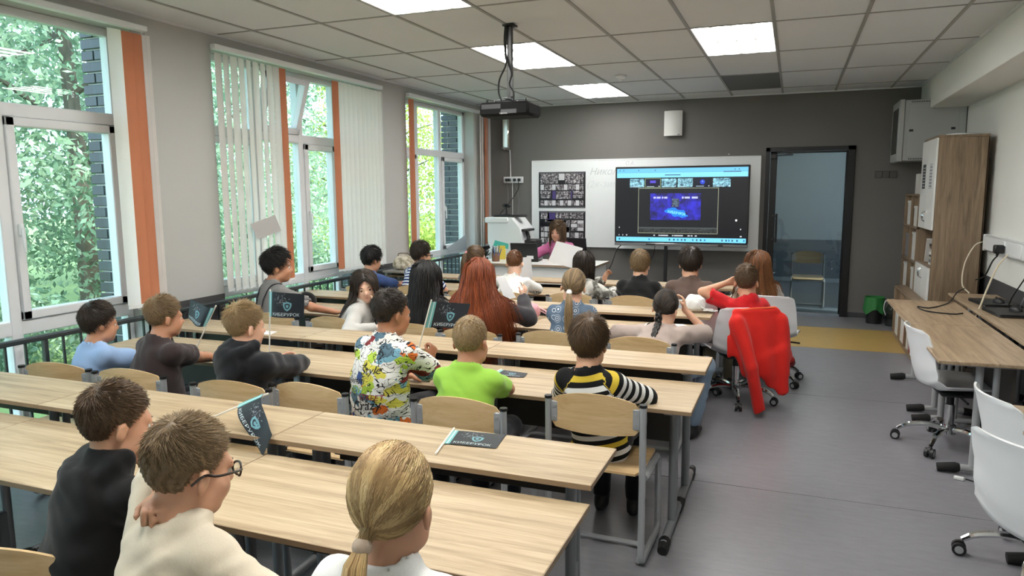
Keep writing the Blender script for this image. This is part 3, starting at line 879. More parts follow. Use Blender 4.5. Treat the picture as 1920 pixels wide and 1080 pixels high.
# ---------------------------------------------------------------- white shell swivel chairs
def make_swivel():
    t = thing('swivel_chair', 'chair', 'office chair')
    def shell(u, v):
        a = 2 * u - 1
        P = [(0.23, 0.455), (0.19, 0.475), (0.05, 0.462), (-0.10, 0.455), (-0.185, 0.49), (-0.215, 0.58), (-0.235, 0.68), (-0.262, 0.80), (-0.275, 0.835)]
        q = v * (len(P) - 1); i = min(int(q), len(P) - 2); s = q - i
        y = P[i][0] * (1 - s) + P[i + 1][0] * s; z = P[i][1] * (1 - s) + P[i + 1][1] * s
        wd = np.interp(v, [0, 0.1, 0.4, 0.6, 0.8, 0.93, 1.0], [0.19, 0.215, 0.232, 0.235, 0.225, 0.205, 0.17])
        lift = np.interp(v, [0, 0.25, 0.5, 0.7, 1.0], [0.0, 0.045, 0.06, 0.02, 0.0]) * abs(a) ** 2.5
        fwd = np.interp(v, [0, 0.35, 0.55, 0.75, 1.0], [0, 0.0, 0.055, 0.07, 0.045]) * abs(a) ** 2
        return (a * wd, y + fwd, z + lift - 0.085)
    MB().grid(shell, 16, 32, 0.009).build('seat_shell', WHITEP, t, 60)
    MB().box(-0.10, 0.10, -0.08, 0.12, 0.335, 0.362, 0.01).tube([(0.09, 0.02, 0.345), (0.24, 0.02, 0.34)], 0.007, 6).build('tilt_mechanism', BLACKP, t)
    MB().cyl((0, 0, 0.13), 0.028, 0.14, 14).build('gas_lift', CHROME, t)
    MB().cyl((0, 0, 0.26), 0.021, 0.08, 14).build('piston', BLACKP, t)
    MB().cyl((0, 0, 0.085), 0.042, 0.055, 16).build('hub', CHROME, t)
    for k in range(5):
        a = PI / 2 + k * 2 * PI / 5 + 0.35
        c, s = math.cos(a), math.sin(a)
        lg = MB().tube(smooth_path([(c * 0.03, s * 0.03, 0.115), (c * 0.12, s * 0.12, 0.125), (c * 0.22, s * 0.22, 0.105), (c * 0.275, s * 0.275, 0.07)], 4), [0.017] * 9 + [0.015, 0.014, 0.013, 0.012], 8).build('base_arm', CHROME, t)
        ca = MB()
        n2 = Vector((-s, c, 0)); ctr = Vector((c * 0.285, s * 0.285, 0.029))
        for q in (-1, 1):
            ca.tube([ctr + n2 * (q * 0.007), ctr + n2 * (q * 0.024)], 0.028, 14)
        ca.tube([ctr - n2 * 0.007 + Vector((0, 0, 0.012)), ctr + n2 * 0.007 + Vector((0, 0, 0.012))], 0.024, 10)
        w = ca.build('castor', BLACKP, lg)
        for q in (-1, 1): MB().tube([ctr + n2 * (q * 0.0235), ctr + n2 * (q * 0.0255)], 0.017, 14).build('wheel_ring', STEEL, lg)
    return t
SWV = make_swivel(); first_sw = [True]
def swivel(x, y, deg, label):
    if first_sw[0]:
        SWV.location = (x, y, 0); SWV.rotation_euler = (0, 0, math.radians(deg)); SWV['label'] = label; SWV['group'] = 'white shell swivel chairs'; first_sw[0] = False
        return SWV
    return dup(SWV, (x, y, 0), math.radians(deg), label, 'white shell swivel chairs')
swivel(1.73, -0.70, -84, 'white shell swivel chair pushed against the long table by the wall')
swivel(1.80, -2.24, -82, 'white shell swivel chair half hidden at the right edge')
swivel(1.70, -2.80, -55, 'nearest white shell swivel chair at the lower right corner')
swivel(0.43, -0.12, 25, 'white shell swivel chair with the red jacket hung on it')
swivel(0.64, 0.55, -8, 'white shell swivel chair of the girl with long brown hair')
swivel(0.06, 0.12, 0, 'white shell swivel chair of the boy in the brown shirt')

# ---------------------------------------------------------------- tables along the right wall
def long_table(label, x0, x1, y0, y1, z=0.66):
    t = thing('computer_table', label, 'table', ((x0 + x1) / 2, (y0 + y1) / 2, 0), 0, 'oak tables along the right wall')
    w, d = (x1 - x0) / 2, (y1 - y0) / 2
    MB().box(-w, w, -d + 0.001, d - 0.001, z - 0.02, z, 0.003).build('tabletop', OAKY, t)
    for s in (-1, 1):
        y = s * (d - 0.12)
        l = MB().tube([(-0.03, y, 0.05), (-0.03, y, z - 0.02)], 0.02, 12).tube([(0.05, y, 0.05), (0.05, y, z - 0.02)], 0.017, 12).tube([(-w + 0.12, y, 0.035), (w - 0.08, y, 0.035)], 0.02, 10).box(-w + 0.05, w - 0.05, y - 0.02, y + 0.02, z - 0.045, z - 0.02, 0.004)
        lg = l.build('leg', STEEL, t)
        MB().tube([(-w + 0.16, y, 0.035), (-w + 0.14, y, 0.034), (-w + 0.05, y, 0.024)], [0.022, 0.029, 0.024], 10).build('foot_cap', BLACKR, lg)
        MB().tube([(w - 0.10, y, 0.035), (w - 0.03, y, 0.028)], [0.028, 0.024], 10).build('foot_cap', BLACKR, lg)
    MB().box(w - 0.12, w - 0.105, -d + 0.14, d - 0.14, 0.30, z - 0.05, 0.002).build('modesty_panel', DARKPANEL, t)
    return t
long_table('oak table near the tall cupboard, black cable lying on it', 1.55, 2.05, -0.10, 1.08)
long_table('oak table behind the near white swivel chair, close to the aisle', 1.55, 2.05, -1.285, -0.105)
long_table('oak table at the right edge beside two white chairs', 1.64, 2.14, -3.30, -2.10)
long_table('narrow oak table against the white wall carrying two laptops', 2.10, 2.47, 0.46, 1.66)
long_table('narrow oak table against the wall at the right edge of the picture', 2.10, 2.47, -0.75, 0.45)
# ================================================================ people: smooth distance-field bodies
def f32(a): return np.asarray(a, np.float32)
def _n(v):
    v = np.asarray(v, float); return v / (np.linalg.norm(v) + 1e-12)

class Field:
    def __init__(s): s.p = []
    def add(s, f, lo, hi, k=0.015, op='u'):
        s.p.append((f, np.asarray(lo, float), np.asarray(hi, float), k, op)); return s
    def ell(s, c, r, R=None, k=0.015, op='u'):
        c = f32(c); r = f32(r); m = float(r.max()) * 1.02
        R = None if R is None else f32(R)
        def f(P):
            q = P - c
            if R is not None: q = q @ R
            a = np.sqrt(((q / r) ** 2).sum(-1)); b = np.sqrt(((q / (r * r)) ** 2).sum(-1)) + 1e-6
            return a * (a - 1) / b
        return s.add(f, c - m, c + m, k, op)
    def cone(s, a, b, ra, rb, k=0.015, op='u', flat=False):
        a = f32(a); b = f32(b); d = b - a; L2 = float(d @ d) + 1e-9; L = math.sqrt(L2); m = max(ra, rb)
        def f(P):
            q = P - a
            t = (q @ d) / L2
            tc = np.clip(t, 0, 1)
            r = np.sqrt(((q - tc[..., None] * d) ** 2).sum(-1)) - (ra + (rb - ra) * tc)
            if flat: r = np.maximum(r, (t - 1) * L)
            return r
        return s.add(f, np.minimum(a, b) - m, np.maximum(a, b) + m, k, op)
    def loft(s, a, b, side, prof, k=0.02, op='u', infl=0.0, flat0=False):
        a = f32(a); b = f32(b); d = b - a; L = float(np.linalg.norm(d)); ax = d / L
        sd = f32(side); sd = sd - ax * (sd @ ax); sd = sd / np.linalg.norm(sd); fr = np.cross(ax, sd)
        T = [q[0] for q in prof]; Wd = [q[1] + infl for q in prof]; Dp = [q[2] + infl for q in prof]
        def f(P):
            q = P - a
            t = (q @ ax) / L; tc = np.clip(t, 0, 1)
            w = np.interp(tc, T, Wd); dd = np.interp(tc, T, Dp); mn = np.minimum(w, dd)
            e = (t - tc) * L
            g = np.sqrt(((q @ sd) / w) ** 2 + ((q @ fr) / dd) ** 2 + (e / mn) ** 2)
            r = (g - 1) * mn
            if flat0: r = np.maximum(r, -t * L)
            return r.astype(np.float32)
        m = max(Wd)
        return s.add(f, np.minimum(a, b) - m, np.maximum(a, b) + m, k, op)
    def at(s, P):
        P = f32(P); D = np.full(P.shape[:-1], 1.0, np.float32)
        for f, lo, hi, k, op in s.p: D = comb(D, f(P), k, op)
        return D
    def mesh(s, h, noise=None):
        U = [q for q in s.p if q[4] == 'u']
        lo = np.min([q[1] for q in U], 0) - 3 * h; hi = np.max([q[2] for q in U], 0) + 3 * h
        n = np.ceil((hi - lo) / h).astype(int) + 1
        D = np.full(n, 1.0, np.float32)
        ax = [f32(lo[i] + h * np.arange(n[i])) for i in range(3)]
        for f, a, b, k, op in s.p:
            m = k + 3 * h
            i0 = np.clip(((a - m - lo) / h).astype(int), 0, n); i1 = np.clip(np.ceil((b + m - lo) / h).astype(int) + 1, 0, n)
            if (i1 <= i0).any(): continue
            sl = tuple(slice(i0[j], i1[j]) for j in range(3))
            P = np.stack(np.meshgrid(*[ax[j][sl[j]] for j in range(3)], indexing='ij'), -1)
            d = f(P).astype(np.float32)
            D[sl] = comb(D[sl], d, k, op)
        if noise is not None:
            near = np.abs(D) < 0.03
            I = np.argwhere(near)
            D[near] += noise(f32(lo) + f32(h) * I.astype(np.float32))
        return surfnets(D, lo, h)

def comb(a, b, k, op):
    if op == 'u':
        t = np.clip(0.5 + 0.5 * (b - a) / k, 0, 1); return b + (a - b) * t - k * t * (1 - t)
    b = -b if op == 's' else b
    t = np.clip(0.5 - 0.5 * (b - a) / k, 0, 1); return b + (a - b) * t + k * t * (1 - t)

_OFF = np.array([(i, j, k) for i in (0, 1) for j in (0, 1) for k in (0, 1)])
_EDG = [(a, b) for a in range(8) for b in range(a + 1, 8) if np.abs(_OFF[a] - _OFF[b]).sum() == 1]
def surfnets(D, lo, h):
    s = D < 0
    cnt = sum(s[o[0]:s.shape[0] - 1 + o[0], o[1]:s.shape[1] - 1 + o[1], o[2]:s.shape[2] - 1 + o[2]].astype(np.int8) for o in _OFF)
    act = (cnt > 0) & (cnt < 8)
    I = np.argwhere(act)
    idx = np.full(act.shape, -1, np.int64); idx[act] = np.arange(len(I))
    acc = np.zeros((len(I), 3)); w = np.zeros(len(I))
    vals = [D[I[:, 0] + o[0], I[:, 1] + o[1], I[:, 2] + o[2]] for o in _OFF]
    for a, b in _EDG:
        da, db = vals[a], vals[b]; m = (da < 0) != (db < 0)
        t = da[m] / (da[m] - db[m])
        acc[m] += _OFF[a] + (_OFF[b] - _OFF[a]) * t[:, None]; w[m] += 1
    V = lo + h * (I + acc / w[:, None])
    F = []
    for axi in range(3):
        A = [slice(1, -1)] * 3; B = [slice(1, -1)] * 3
        A[axi] = slice(0, -1); B[axi] = slice(1, None)
        sa, sb = s[tuple(A)], s[tuple(B)]
        E = np.argwhere(sa != sb)
        if not len(E): continue
        neg = sa[E[:, 0], E[:, 1], E[:, 2]]
        off = np.ones(3, int); off[axi] = 0
        E = E + off
        u, v = (axi + 1) % 3, (axi + 2) % 3
        du = np.zeros(3, int); du[u] = 1; dv = np.zeros(3, int); dv[v] = 1
        q = [E - du - dv, E - dv, E, E - du]
        Q = np.stack([idx[x[:, 0], x[:, 1], x[:, 2]] for x in q], 1)
        Q[~neg] = Q[~neg][:, ::-1]
        F.append(Q)
    return V, np.concatenate(F)

def np_mesh(name, V, F, mat, attrs=None, smooth=True):
    me = bpy.data.meshes.new(name)
    V = np.asarray(V, np.float32)
    if isinstance(F, np.ndarray):
        k = F.shape[1]; nf = len(F)
        me.vertices.add(len(V)); me.vertices.foreach_set('co', V.ravel())
        me.loops.add(nf * k); me.loops.foreach_set('vertex_index', F.astype(np.int32).ravel())
        me.polygons.add(nf); me.polygons.foreach_set('loop_start', np.arange(0, nf * k, k, dtype=np.int32))
        me.update(calc_edges=True)
    else:
        me.from_pydata(V.tolist(), [], F)
    for m in (mat if isinstance(mat, (list, tuple)) else [mat]): me.materials.append(m)
    for k, v in (attrs or {}).items():
        a = me.attributes.new(k, 'FLOAT', 'POINT'); a.data.foreach_set('value', np.asarray(v, np.float32))
    if smooth: me.polygons.foreach_set('use_smooth', np.ones(len(me.polygons), bool))
    me.validate(); me.update()
    return me

# ---- skin, hair and cloth materials
def skin_mat(tone):
    name = 'skin_%d_%d_%d' % tone
    if name in MATS: return MATS[name]
    m, nt, b = new_mat(name)
    L = nt.links
    at = node(nt, 'ShaderNodeAttribute', attribute_name='lip')
    tc = node(nt, 'ShaderNodeTexCoord')
    ns = node(nt, 'ShaderNodeTexNoise', Scale=22.0, Detail=4.0); L.new(tc.outputs['Object'], ns.inputs['Vector'])
    c = lin(tone)
    mx = node(nt, 'ShaderNodeMix', data_type='RGBA'); mx.inputs[6].default_value = (c[0] * 0.93, c[1] * 0.86, c[2] * 0.83, 1); mx.inputs[7].default_value = (min(1, c[0] * 1.05), min(1, c[1] * 1.08), min(1, c[2] * 1.1), 1)
    L.new(ns.outputs['Fac'], mx.inputs[0])
    m2 = node(nt, 'ShaderNodeMix', data_type='RGBA'); m2.inputs[7].default_value = (c[0] * 0.72, c[1] * 0.42, c[2] * 0.42, 1)
    L.new(at.outputs['Fac'], m2.inputs[0]); L.new(mx.outputs[2], m2.inputs[6])
    L.new(m2.outputs[2], b.inputs['Base Color'])
    b.inputs['Roughness'].default_value = 0.48
    b.inputs['Subsurface Weight'].default_value = 0.18; b.inputs['Subsurface Radius'].default_value = (0.010, 0.004, 0.002); b.inputs['Subsurface Scale'].default_value = 1.0
    MATS[name] = m
    return m
def hair_mat(c1, c2):
    name = 'hair_%d_%d_%d_%d' % (c1 + (c2[0],))
    if name in MATS: return MATS[name]
    m, nt, b = new_mat(name)
    L = nt.links
    at = node(nt, 'ShaderNodeAttribute', attribute_name='tone')
    mx = node(nt, 'ShaderNodeMix', data_type='RGBA'); mx.inputs[6].default_value = lin(c1) + (1,); mx.inputs[7].default_value = lin(c2) + (1,)
    L.new(at.outputs['Fac'], mx.inputs[0]); L.new(mx.outputs[2], b.inputs['Base Color'])
    b.inputs['Roughness'].default_value = 0.42; b.inputs['Specular IOR Level'].default_value = 0.45
    MATS[name] = m
    return m
def cloth(name, col, var=0.1, rough=0.85, bump=0.25):
    if name in MATS: return MATS[name]
    m, nt, b = new_mat(name)
    L = nt.links
    tc = node(nt, 'ShaderNodeTexCoord')
    n1 = node(nt, 'ShaderNodeTexNoise', Scale=7.0, Detail=4.0, Distortion=0.5); L.new(tc.outputs['Object'], n1.inputs['Vector'])
    n2 = node(nt, 'ShaderNodeTexNoise', Scale=420.0, Detail=1.0); L.new(tc.outputs['Object'], n2.inputs['Vector'])
    c = lin(col)
    mx = node(nt, 'ShaderNodeMix', data_type='RGBA'); mx.inputs[6].default_value = tuple(v * (1 - var) for v in c) + (1,); mx.inputs[7].default_value = tuple(min(1, v * (1 + var)) for v in c) + (1,)
    L.new(n2.outputs['Fac'], mx.inputs[0]); L.new(mx.outputs[2], b.inputs['Base Color'])
    b.inputs['Roughness'].default_value = rough; b.inputs['Specular IOR Level'].default_value = 0.25
    b.inputs['Sheen Weight'].default_value = 0.15
    bp = node(nt, 'ShaderNodeBump', Strength=bump, Distance=0.012); L.new(n1.outputs['Fac'], bp.inputs['Height']); L.new(bp.outputs[0], b.inputs['Normal'])
    MATS[name] = m
    return m
def stripes(name, bands, attr='band', period=0.11):
    """constant-step colour bands along an attribute"""
    if name in MATS: return MATS[name]
    m, nt, b = new_mat(name)
    L = nt.links
    at = node(nt, 'ShaderNodeAttribute', attribute_name=attr)
    md = node(nt, 'ShaderNodeMath', operation='MULTIPLY'); md.inputs[1].default_value = 1 / period; L.new(at.outputs['Fac'], md.inputs[0])
    fr = node(nt, 'ShaderNodeMath', operation='FRACT'); L.new(md.outputs[0], fr.inputs[0])
    cr = node(nt, 'ShaderNodeValToRGB'); cr.color_ramp.interpolation = 'CONSTANT'
    e = cr.color_ramp.elements
    e[0].position = 0; e[0].color = lin(bands[0][1]) + (1,)
    e[1].position = bands[1][0]; e[1].color = lin(bands[1][1]) + (1,)
    for q, c in bands[2:]:
        x = e.new(q); x.color = lin(c) + (1,)
    L.new(fr.outputs[0], cr.inputs[0]); L.new(cr.outputs[0], b.inputs['Base Color'])
    b.inputs['Roughness'].default_value = 0.85; b.inputs['Specular IOR Level'].default_value = 0.25
    tc = node(nt, 'ShaderNodeTexCoord')
    n1 = node(nt, 'ShaderNodeTexNoise', Scale=7.0, Detail=4.0); L.new(tc.outputs['Object'], n1.inputs['Vector'])
    bp = node(nt, 'ShaderNodeBump', Strength=0.25, Distance=0.012); L.new(n1.outputs['Fac'], bp.inputs['Height']); L.new(bp.outputs[0], b.inputs['Normal'])
    MATS[name] = m
    return m

CR0, CRR = np.array([0, -0.012, 0.03]), np.array([0.072, 0.09, 0.085])
AZ = [0, 0.5, 0.9, 1.15, 1.35, 1.75, 1.95, 2.2, 3.2]
def hairline(P, nape=-0.055, front=0.075):
    """height in the head frame above which hair grows, by direction round the skull"""
    az = np.arctan2(np.abs(P[..., 0]), P[..., 1] + 0.012)
    return np.interp(az, AZ, [front, front - 0.004, front - 0.030, 0.012, -0.012, 0.012, -0.012, nape * 0.8, nape])

def tube_strands(paths, r0, r1=0.0003, sides=3):
    """thin tapered tubes through (n, m, 3) paths"""
    n, m, _ = paths.shape
    t = np.gradient(paths, axis=1); t /= np.linalg.norm(t, axis=2, keepdims=True) + 1e-9
    a = np.cross(t, np.array([0.31, 0.77, 0.55])); a /= np.linalg.norm(a, axis=2, keepdims=True) + 1e-9
    b = np.cross(t, a)
    pr = np.linspace(0, 1, m)
    rr = (np.asarray(r0).reshape(-1, 1) * (1 - pr[None] ** 2) + r1)
    V = []
    for k in range(sides):
        an = 2 * PI * k / sides
        V.append(paths + (a * math.cos(an) + b * math.sin(an)) * rr[..., None])
    V = np.stack(V, 2).reshape(-1, 3)
    base = (np.arange(n)[:, None] * m + np.arange(m - 1)[None]).ravel() * sides
    F = []
    for k in range(sides):
        k2 = (k + 1) % sides
        F.append(np.stack([base + k, base + k2, base + sides + k2, base + sides + k], 1))
    return V, np.concatenate(F)

HAIRCOL = {'blonde': ((150, 116, 74), (222, 192, 138)), 'dkblonde': ((112, 92, 64), (186, 158, 114)), 'ltbrown': ((92, 74, 52), (158, 132, 96)), 'brown': ((58, 43, 30), (112, 86, 58)),
           'dkbrown': ((26, 20, 16), (62, 48, 36)), 'black': ((12, 11, 11), (36, 32, 30)), 'red': ((92, 38, 16), (160, 80, 38)), 'auburn': ((70, 42, 22), (140, 90, 50))}

def make_hair(style, H, Rh, hs, local_body, n, seed, L=None, tie=None, w=0.0011, top=0.035, side=0.014, nape=-0.055, front=0.075, fringe=0.0, spread=0.0):
    """returns vertices, quads, tone. H maps head-frame metres to person-local metres."""
    g = np.random.default_rng(seed)
    cap = Field()
    vol = {'short': 0.004, 'mop': 0.014, 'long': 0.010, 'pony': 0.007, 'bob': 0.014}[style]
    tv = {'short': top * 0.45, 'mop': 0.026, 'long': 0.014, 'pony': 0.010, 'bob': 0.02}[style]
    c0 = CR0 + np.array([0, -0.002, tv * 0.35])
    rr = CRR + np.array([vol, vol, vol * 0.4 + tv * 0.65])
    cap.ell(c0, rr)
    def msk(P):
        wob = 0.004 * np.sin(P[..., 0] * 260 + seed) + 0.003 * np.sin(P[..., 1] * 330 + seed)
        return (hairline(P, nape, front) + wob - P[..., 2]).astype(np.float32)
    cap.add(msk, -1 * np.ones(3), np.ones(3), 0.006, 'i')
    ph = g.uniform(0, 6, 6)
    def nz(P):
        az = np.arctan2(P[:, 0], P[:, 1]); return (0.0022 * np.sin(az * 23 + ph[0] + 3 * np.sin(P[:, 2] * 60)) + 0.0015 * np.sin(az * 41 + ph[1] + P[:, 2] * 90)).astype(np.float32)
    V, F = cap.mesh(0.0075 if n > 3500 else 0.0105, nz)
    tone = np.clip(0.25 + 0.12 * g.normal(size=len(V)), 0, 1)
    V = H(V)
    VS, FS, TS = [V], [F], [tone]
    hc_ = H(np.zeros((1, 3)))[0]
    def push(paths, r0, tonev):
        v, f = tube_strands(paths, r0)
        FS.append(f + sum(len(q) for q in VS)); VS.append(v); TS.append(np.repeat(tonev, paths.shape[1] * 3))
    # roots
    d = g.normal(size=(n * 4, 3)); d /= np.linalg.norm(d, axis=1)[:, None]
    R = c0 + rr * 0.985 * d
    R = R[R[:, 2] > hairline(R, nape, front) + 0.002][:n]
    N = (R - c0) / rr ** 2; N /= np.linalg.norm(N, axis=1)[:, None]
    n = len(R)
    tn = np.clip(g.normal(0.55, 0.16 if style == 'short' else 0.24, n), 0, 1)
    if style in ('long', 'pony'):
        # locks: neighbouring strands share a tone
        td_ = _n(np.array(tie if (style == 'pony' and tie is not None) else (0, -0.3, 1.0)))
        e1 = _n(np.cross(td_, [0.2, 0.9, 0.4])); e2 = np.cross(td_, e1)
        rel = R - c0; ph_ = np.arctan2(rel @ e1, rel @ e2)
        pa = g.uniform(0, 6, 5)
        tn = 0.5 + 0.16 * np.sin(ph_ * 9 + pa[0]) + 0.14 * np.sin(ph_ * 17 + pa[1]) + 0.12 * np.sin(ph_ * 31 + pa[2] + rel[:, 2] * 40) + g.normal(0, 0.09, n)
        tn = np.clip(tn, 0, 1)
    if style in ('short', 'mop', 'bob'):
        crown = c0 + rr * _n([0.15, -0.5, 0.86])
        T = R - crown; T -= N * (T * N).sum(1)[:, None]
        T /= np.linalg.norm(T, axis=1)[:, None] + 1e-6
        sw = np.cross(N, T); T = T + 0.55 * sw + g.normal(size=T.shape) * (0.20 if style == 'short' else 0.14)
        down = np.array([0, 0, -1.0]); 
        q = np.clip((R[:, 2] - 0.0) / 0.08, 0, 1)
        Ln = (side + (top - side) * q ** 1.3) * g.uniform(0.7, 1.25, n)
        if style != 'short': Ln = Ln * np.where((R[:, 1] > 0.045) & (np.abs(R[:, 0]) < 0.055), 0.55, 1.0)
        lift = np.where(q > 0.6, 0.18, 0.08) if style == 'short' else 0.16
        m = (4 if n > 4500 else 3) if style == 'short' else (5 if n > 2500 else 4)
        P = np.zeros((n, m, 3)); P[:, 0] = R
        cur = T / np.linalg.norm(T, axis=1)[:, None]
        for i in range(1, m):
            st = cur + N * np.asarray(lift * (1 - 0.5 * i / m)).reshape(-1, 1) + down * (0.0 if style == 'short' else 0.28 * i / m)
            st /= np.linalg.norm(st, axis=1)[:, None]
            P[:, i] = P[:, i - 1] + st * (Ln / (m - 1))[:, None]
            if style != 'short':
                e = (P[:, i] - c0) / (rr * 1.01); ln = np.linalg.norm(e, axis=1); ins = ln < 1
                P[ins, i] = c0 + (rr * 1.01) * e[ins] / ln[ins][:, None]
        push(H(P), np.full(n, w), tn)
    if style == 'long':
        m = 18; L = L or 0.32
        part = np.where(R[:, 0] >= 0, 1.0, -1.0) * np.clip((R[:, 1] + 0.075) / 0.07, 0, 1)
        P = np.zeros((n, m, 3)); Pl = H(R); P[:, 0] = Pl
        lay = g.uniform(0.0, 0.020, n)
        Rt = Rh.T
        cl = H(c0[None])[0]
        Ln = L * g.uniform(0.85, 1.08, n)
        back = Rh @ np.array([0, -1.0, 0]); sidev = Rh @ np.array([1.0, 0, 0])
        wv = g.uniform(0, 6, n)
        for i in range(1, m):
            cur = P[:, i - 1]
            hd = (cur - cl) @ Rh / (rr * hs)
            ln = np.linalg.norm(hd, axis=1)
            nn = (hd / (rr * hs)); nn /= np.linalg.norm(nn, axis=1)[:, None]; nn = nn @ Rt
            dirv = np.array([0, 0, -1.0])[None] + part[:, None] * sidev[None] * (0.9 * np.clip(1 - i / 4, 0, 1))[None] + back[None] * (0.55 * np.clip(1 - i / 7, 0, 1))
            dirv = dirv + 0.05 * np.stack([np.sin(wv + i * 0.6), np.cos(wv * 1.7 + i * 0.5), 0 * wv], 1)
            near = (ln < 1.35) & (hd[:, 2] > -0.05)
            dirv = dirv + sidev[None] * (spread * np.clip(R[:, 0] / 0.05, -1, 1) * min(1, i / 5))[:, None]
            tang = dirv - nn * (dirv * nn).sum(1)[:, None]
            dirv = np.where(near[:, None], tang + nn * np.minimum(0, (dirv * nn).sum(1))[:, None] * 0.0, dirv)
            dirv /= np.linalg.norm(dirv, axis=1)[:, None] + 1e-6
            nx = cur + dirv * (Ln / (m - 1))[:, None]
            hd = (nx - cl) @ Rh / (rr * hs); ln = np.linalg.norm(hd, axis=1)
            lim = 1.02 + lay / 0.09 * min(1, i / 3)
            ins = ln < lim
            nx[ins] = cl + ((hd[ins] / ln[ins][:, None] * lim[ins][:, None]) * (rr * hs)) @ Rt
            hl = ((nx - hc_) @ Rh) / hs
            qf = ((hl[:, 1] - 0.075) / 0.09) ** 2 + ((hl[:, 2] - front + 0.105) / 0.105) ** 2
            fc = qf < 1
            if fc.any():
                xm = 0.076 * np.sqrt(1 - qf[fc]); sg = np.where(R[fc, 0] >= 0, 1.0, -1.0)
                hl[fc, 0] = sg * np.maximum(hl[fc, 0] * sg, xm)
                nx[fc] = hc_ + (hl[fc] * hs) @ Rh.T
            if local_body is not None and i > 3:
                for _ in range(2):
                    dd = local_body.at(nx); e = 0.004
                    bad = dd < 0.006 + lay * 0.6
                    if bad.any():
                        q = nx[bad]; d0 = dd[bad]
                        gr = np.stack([local_body.at(q + np.array(v)) - d0 for v in ((e, 0, 0), (0, e, 0), (0, 0, e))], 1)
                        gr /= np.linalg.norm(gr, axis=1)[:, None] + 1e-6
                        nx[bad] = q + gr * (0.006 + lay[bad] * 0.6 - d0)[:, None]
            P[:, i] = nx
        push(P[:, [0, 1, 3, 5, 8, 12, 17]], np.full(n, w * 2.1), tn)
    if style == 'pony':
        tie = np.array(tie if tie is not None else (0, -0.112, 0.0))
        td = _n((tie - c0) / rr)
        m = 6
        Rd = (R - c0) / rr; Rd /= np.linalg.norm(Rd, axis=1)[:, None]
        P = np.zeros((n, m, 3))
        for i in range(m):
            t = (i / (m - 1)) ** 0.9
            q = Rd * (1 - t) + td * t; q /= np.linalg.norm(q, axis=1)[:, None] + 1e-9
            P[:, i] = c0 + rr * q * (1.0 + 0.03 * np.sin(PI * t) + 0.02 * g.uniform(-1, 1, n) * np.sin(PI * t))[:, None] if False else c0 + rr * q * (1.0 + (0.02 + 0.012 * np.sin(tn * 9) + 0.008 * g.uniform(0, 1, n)) * math.sin(PI * min(1, t + 0.1)))[:, None]
        P[:, -1] = tie + g.normal(size=(n, 3)) * 0.005
        push(H(P), np.full(n, w * 1.35), tn)
        if L:
            k = max(200, n // 4); m = 8
            a = g.uniform(0, 2 * PI, k); q = np.sqrt(g.uniform(0, 1, k))
            P = np.zeros((k, m, 3)); t0 = H(tie[None])[0]; bk = Rh @ np.array([0, -1.0, 0]); sv = Rh @ np.array([1.0, 0, 0])
            Ln = L * g.uniform(0.75, 1.05, k)
            for i in range(m):
                t = i / (m - 1)
                rad = np.interp(t, [0, 0.12, 0.5, 0.85, 1], [0.011, 0.020, 0.030, 0.022, 0.010]) * hs
                ctr = t0[None] + bk[None] * (0.045 * math.sin(min(1, t * 3) * PI / 2)) + np.array([0, 0, -1.0])[None] * (Ln * t - 0.012 * math.sin(PI * min(1, t * 5)))[:, None]
                P[:, i] = ctr + sv[None] * (np.cos(a) * q * rad)[:, None] + bk[None] * (np.sin(a) * q * rad * 0.8)[:, None]
            if local_body is not None:
                flat = P.reshape(-1, 3)
                for _ in range(2):
                    dd = local_body.at(flat); e = 0.004; bad = dd < 0.004
                    if bad.any():
                        qq = flat[bad]; d0 = dd[bad]
                        gr = np.stack([local_body.at(qq + np.array(v)) - d0 for v in ((e, 0, 0), (0, e, 0), (0, 0, e))], 1)
                        gr /= np.linalg.norm(gr, axis=1)[:, None] + 1e-6
                        flat[bad] = qq + gr * (0.006 - d0)[:, None]
                P = flat.reshape(P.shape)
            push(P, np.full(k, w * 2.0), np.clip(g.normal(0.6, 0.2, k), 0, 1))
    V = np.concatenate(VS); F = np.concatenate(FS); T = np.concatenate(TS)
    return V, F, T
SHOE = pm('dark_shoe', (30, 29, 30), 0.6, var=0.15)
SOLE = pm('shoe_sole', (60, 58, 56), 0.7, var=0.1)
EYEW = pm('eye_white', (228, 224, 218), 0.2, var=0.0)
IRIS = pm('brown_iris', (48, 34, 26), 0.15, var=0.0)
def ik(S, W, L1, L2, pole):
    S = np.array(S, float); W = np.array(W, float)
    d = W - S; D = np.linalg.norm(d)
    if D > (L1 + L2) * 0.995:
        W = S + d / D * (L1 + L2) * 0.995; d = W - S; D = np.linalg.norm(d)
    if D < abs(L1 - L2) * 1.05 + 0.02:
        D2 = abs(L1 - L2) * 1.05 + 0.02; W = S + d / D * D2; d = W - S; D = D2
    a = (L1 * L1 - L2 * L2 + D * D) / (2 * D); h = math.sqrt(max(0, L1 * L1 - a * a))
    u = d / D; p = np.array(pole, float); p = p - u * (p @ u); p = _n(p)
    return S + u * a + p * h, W

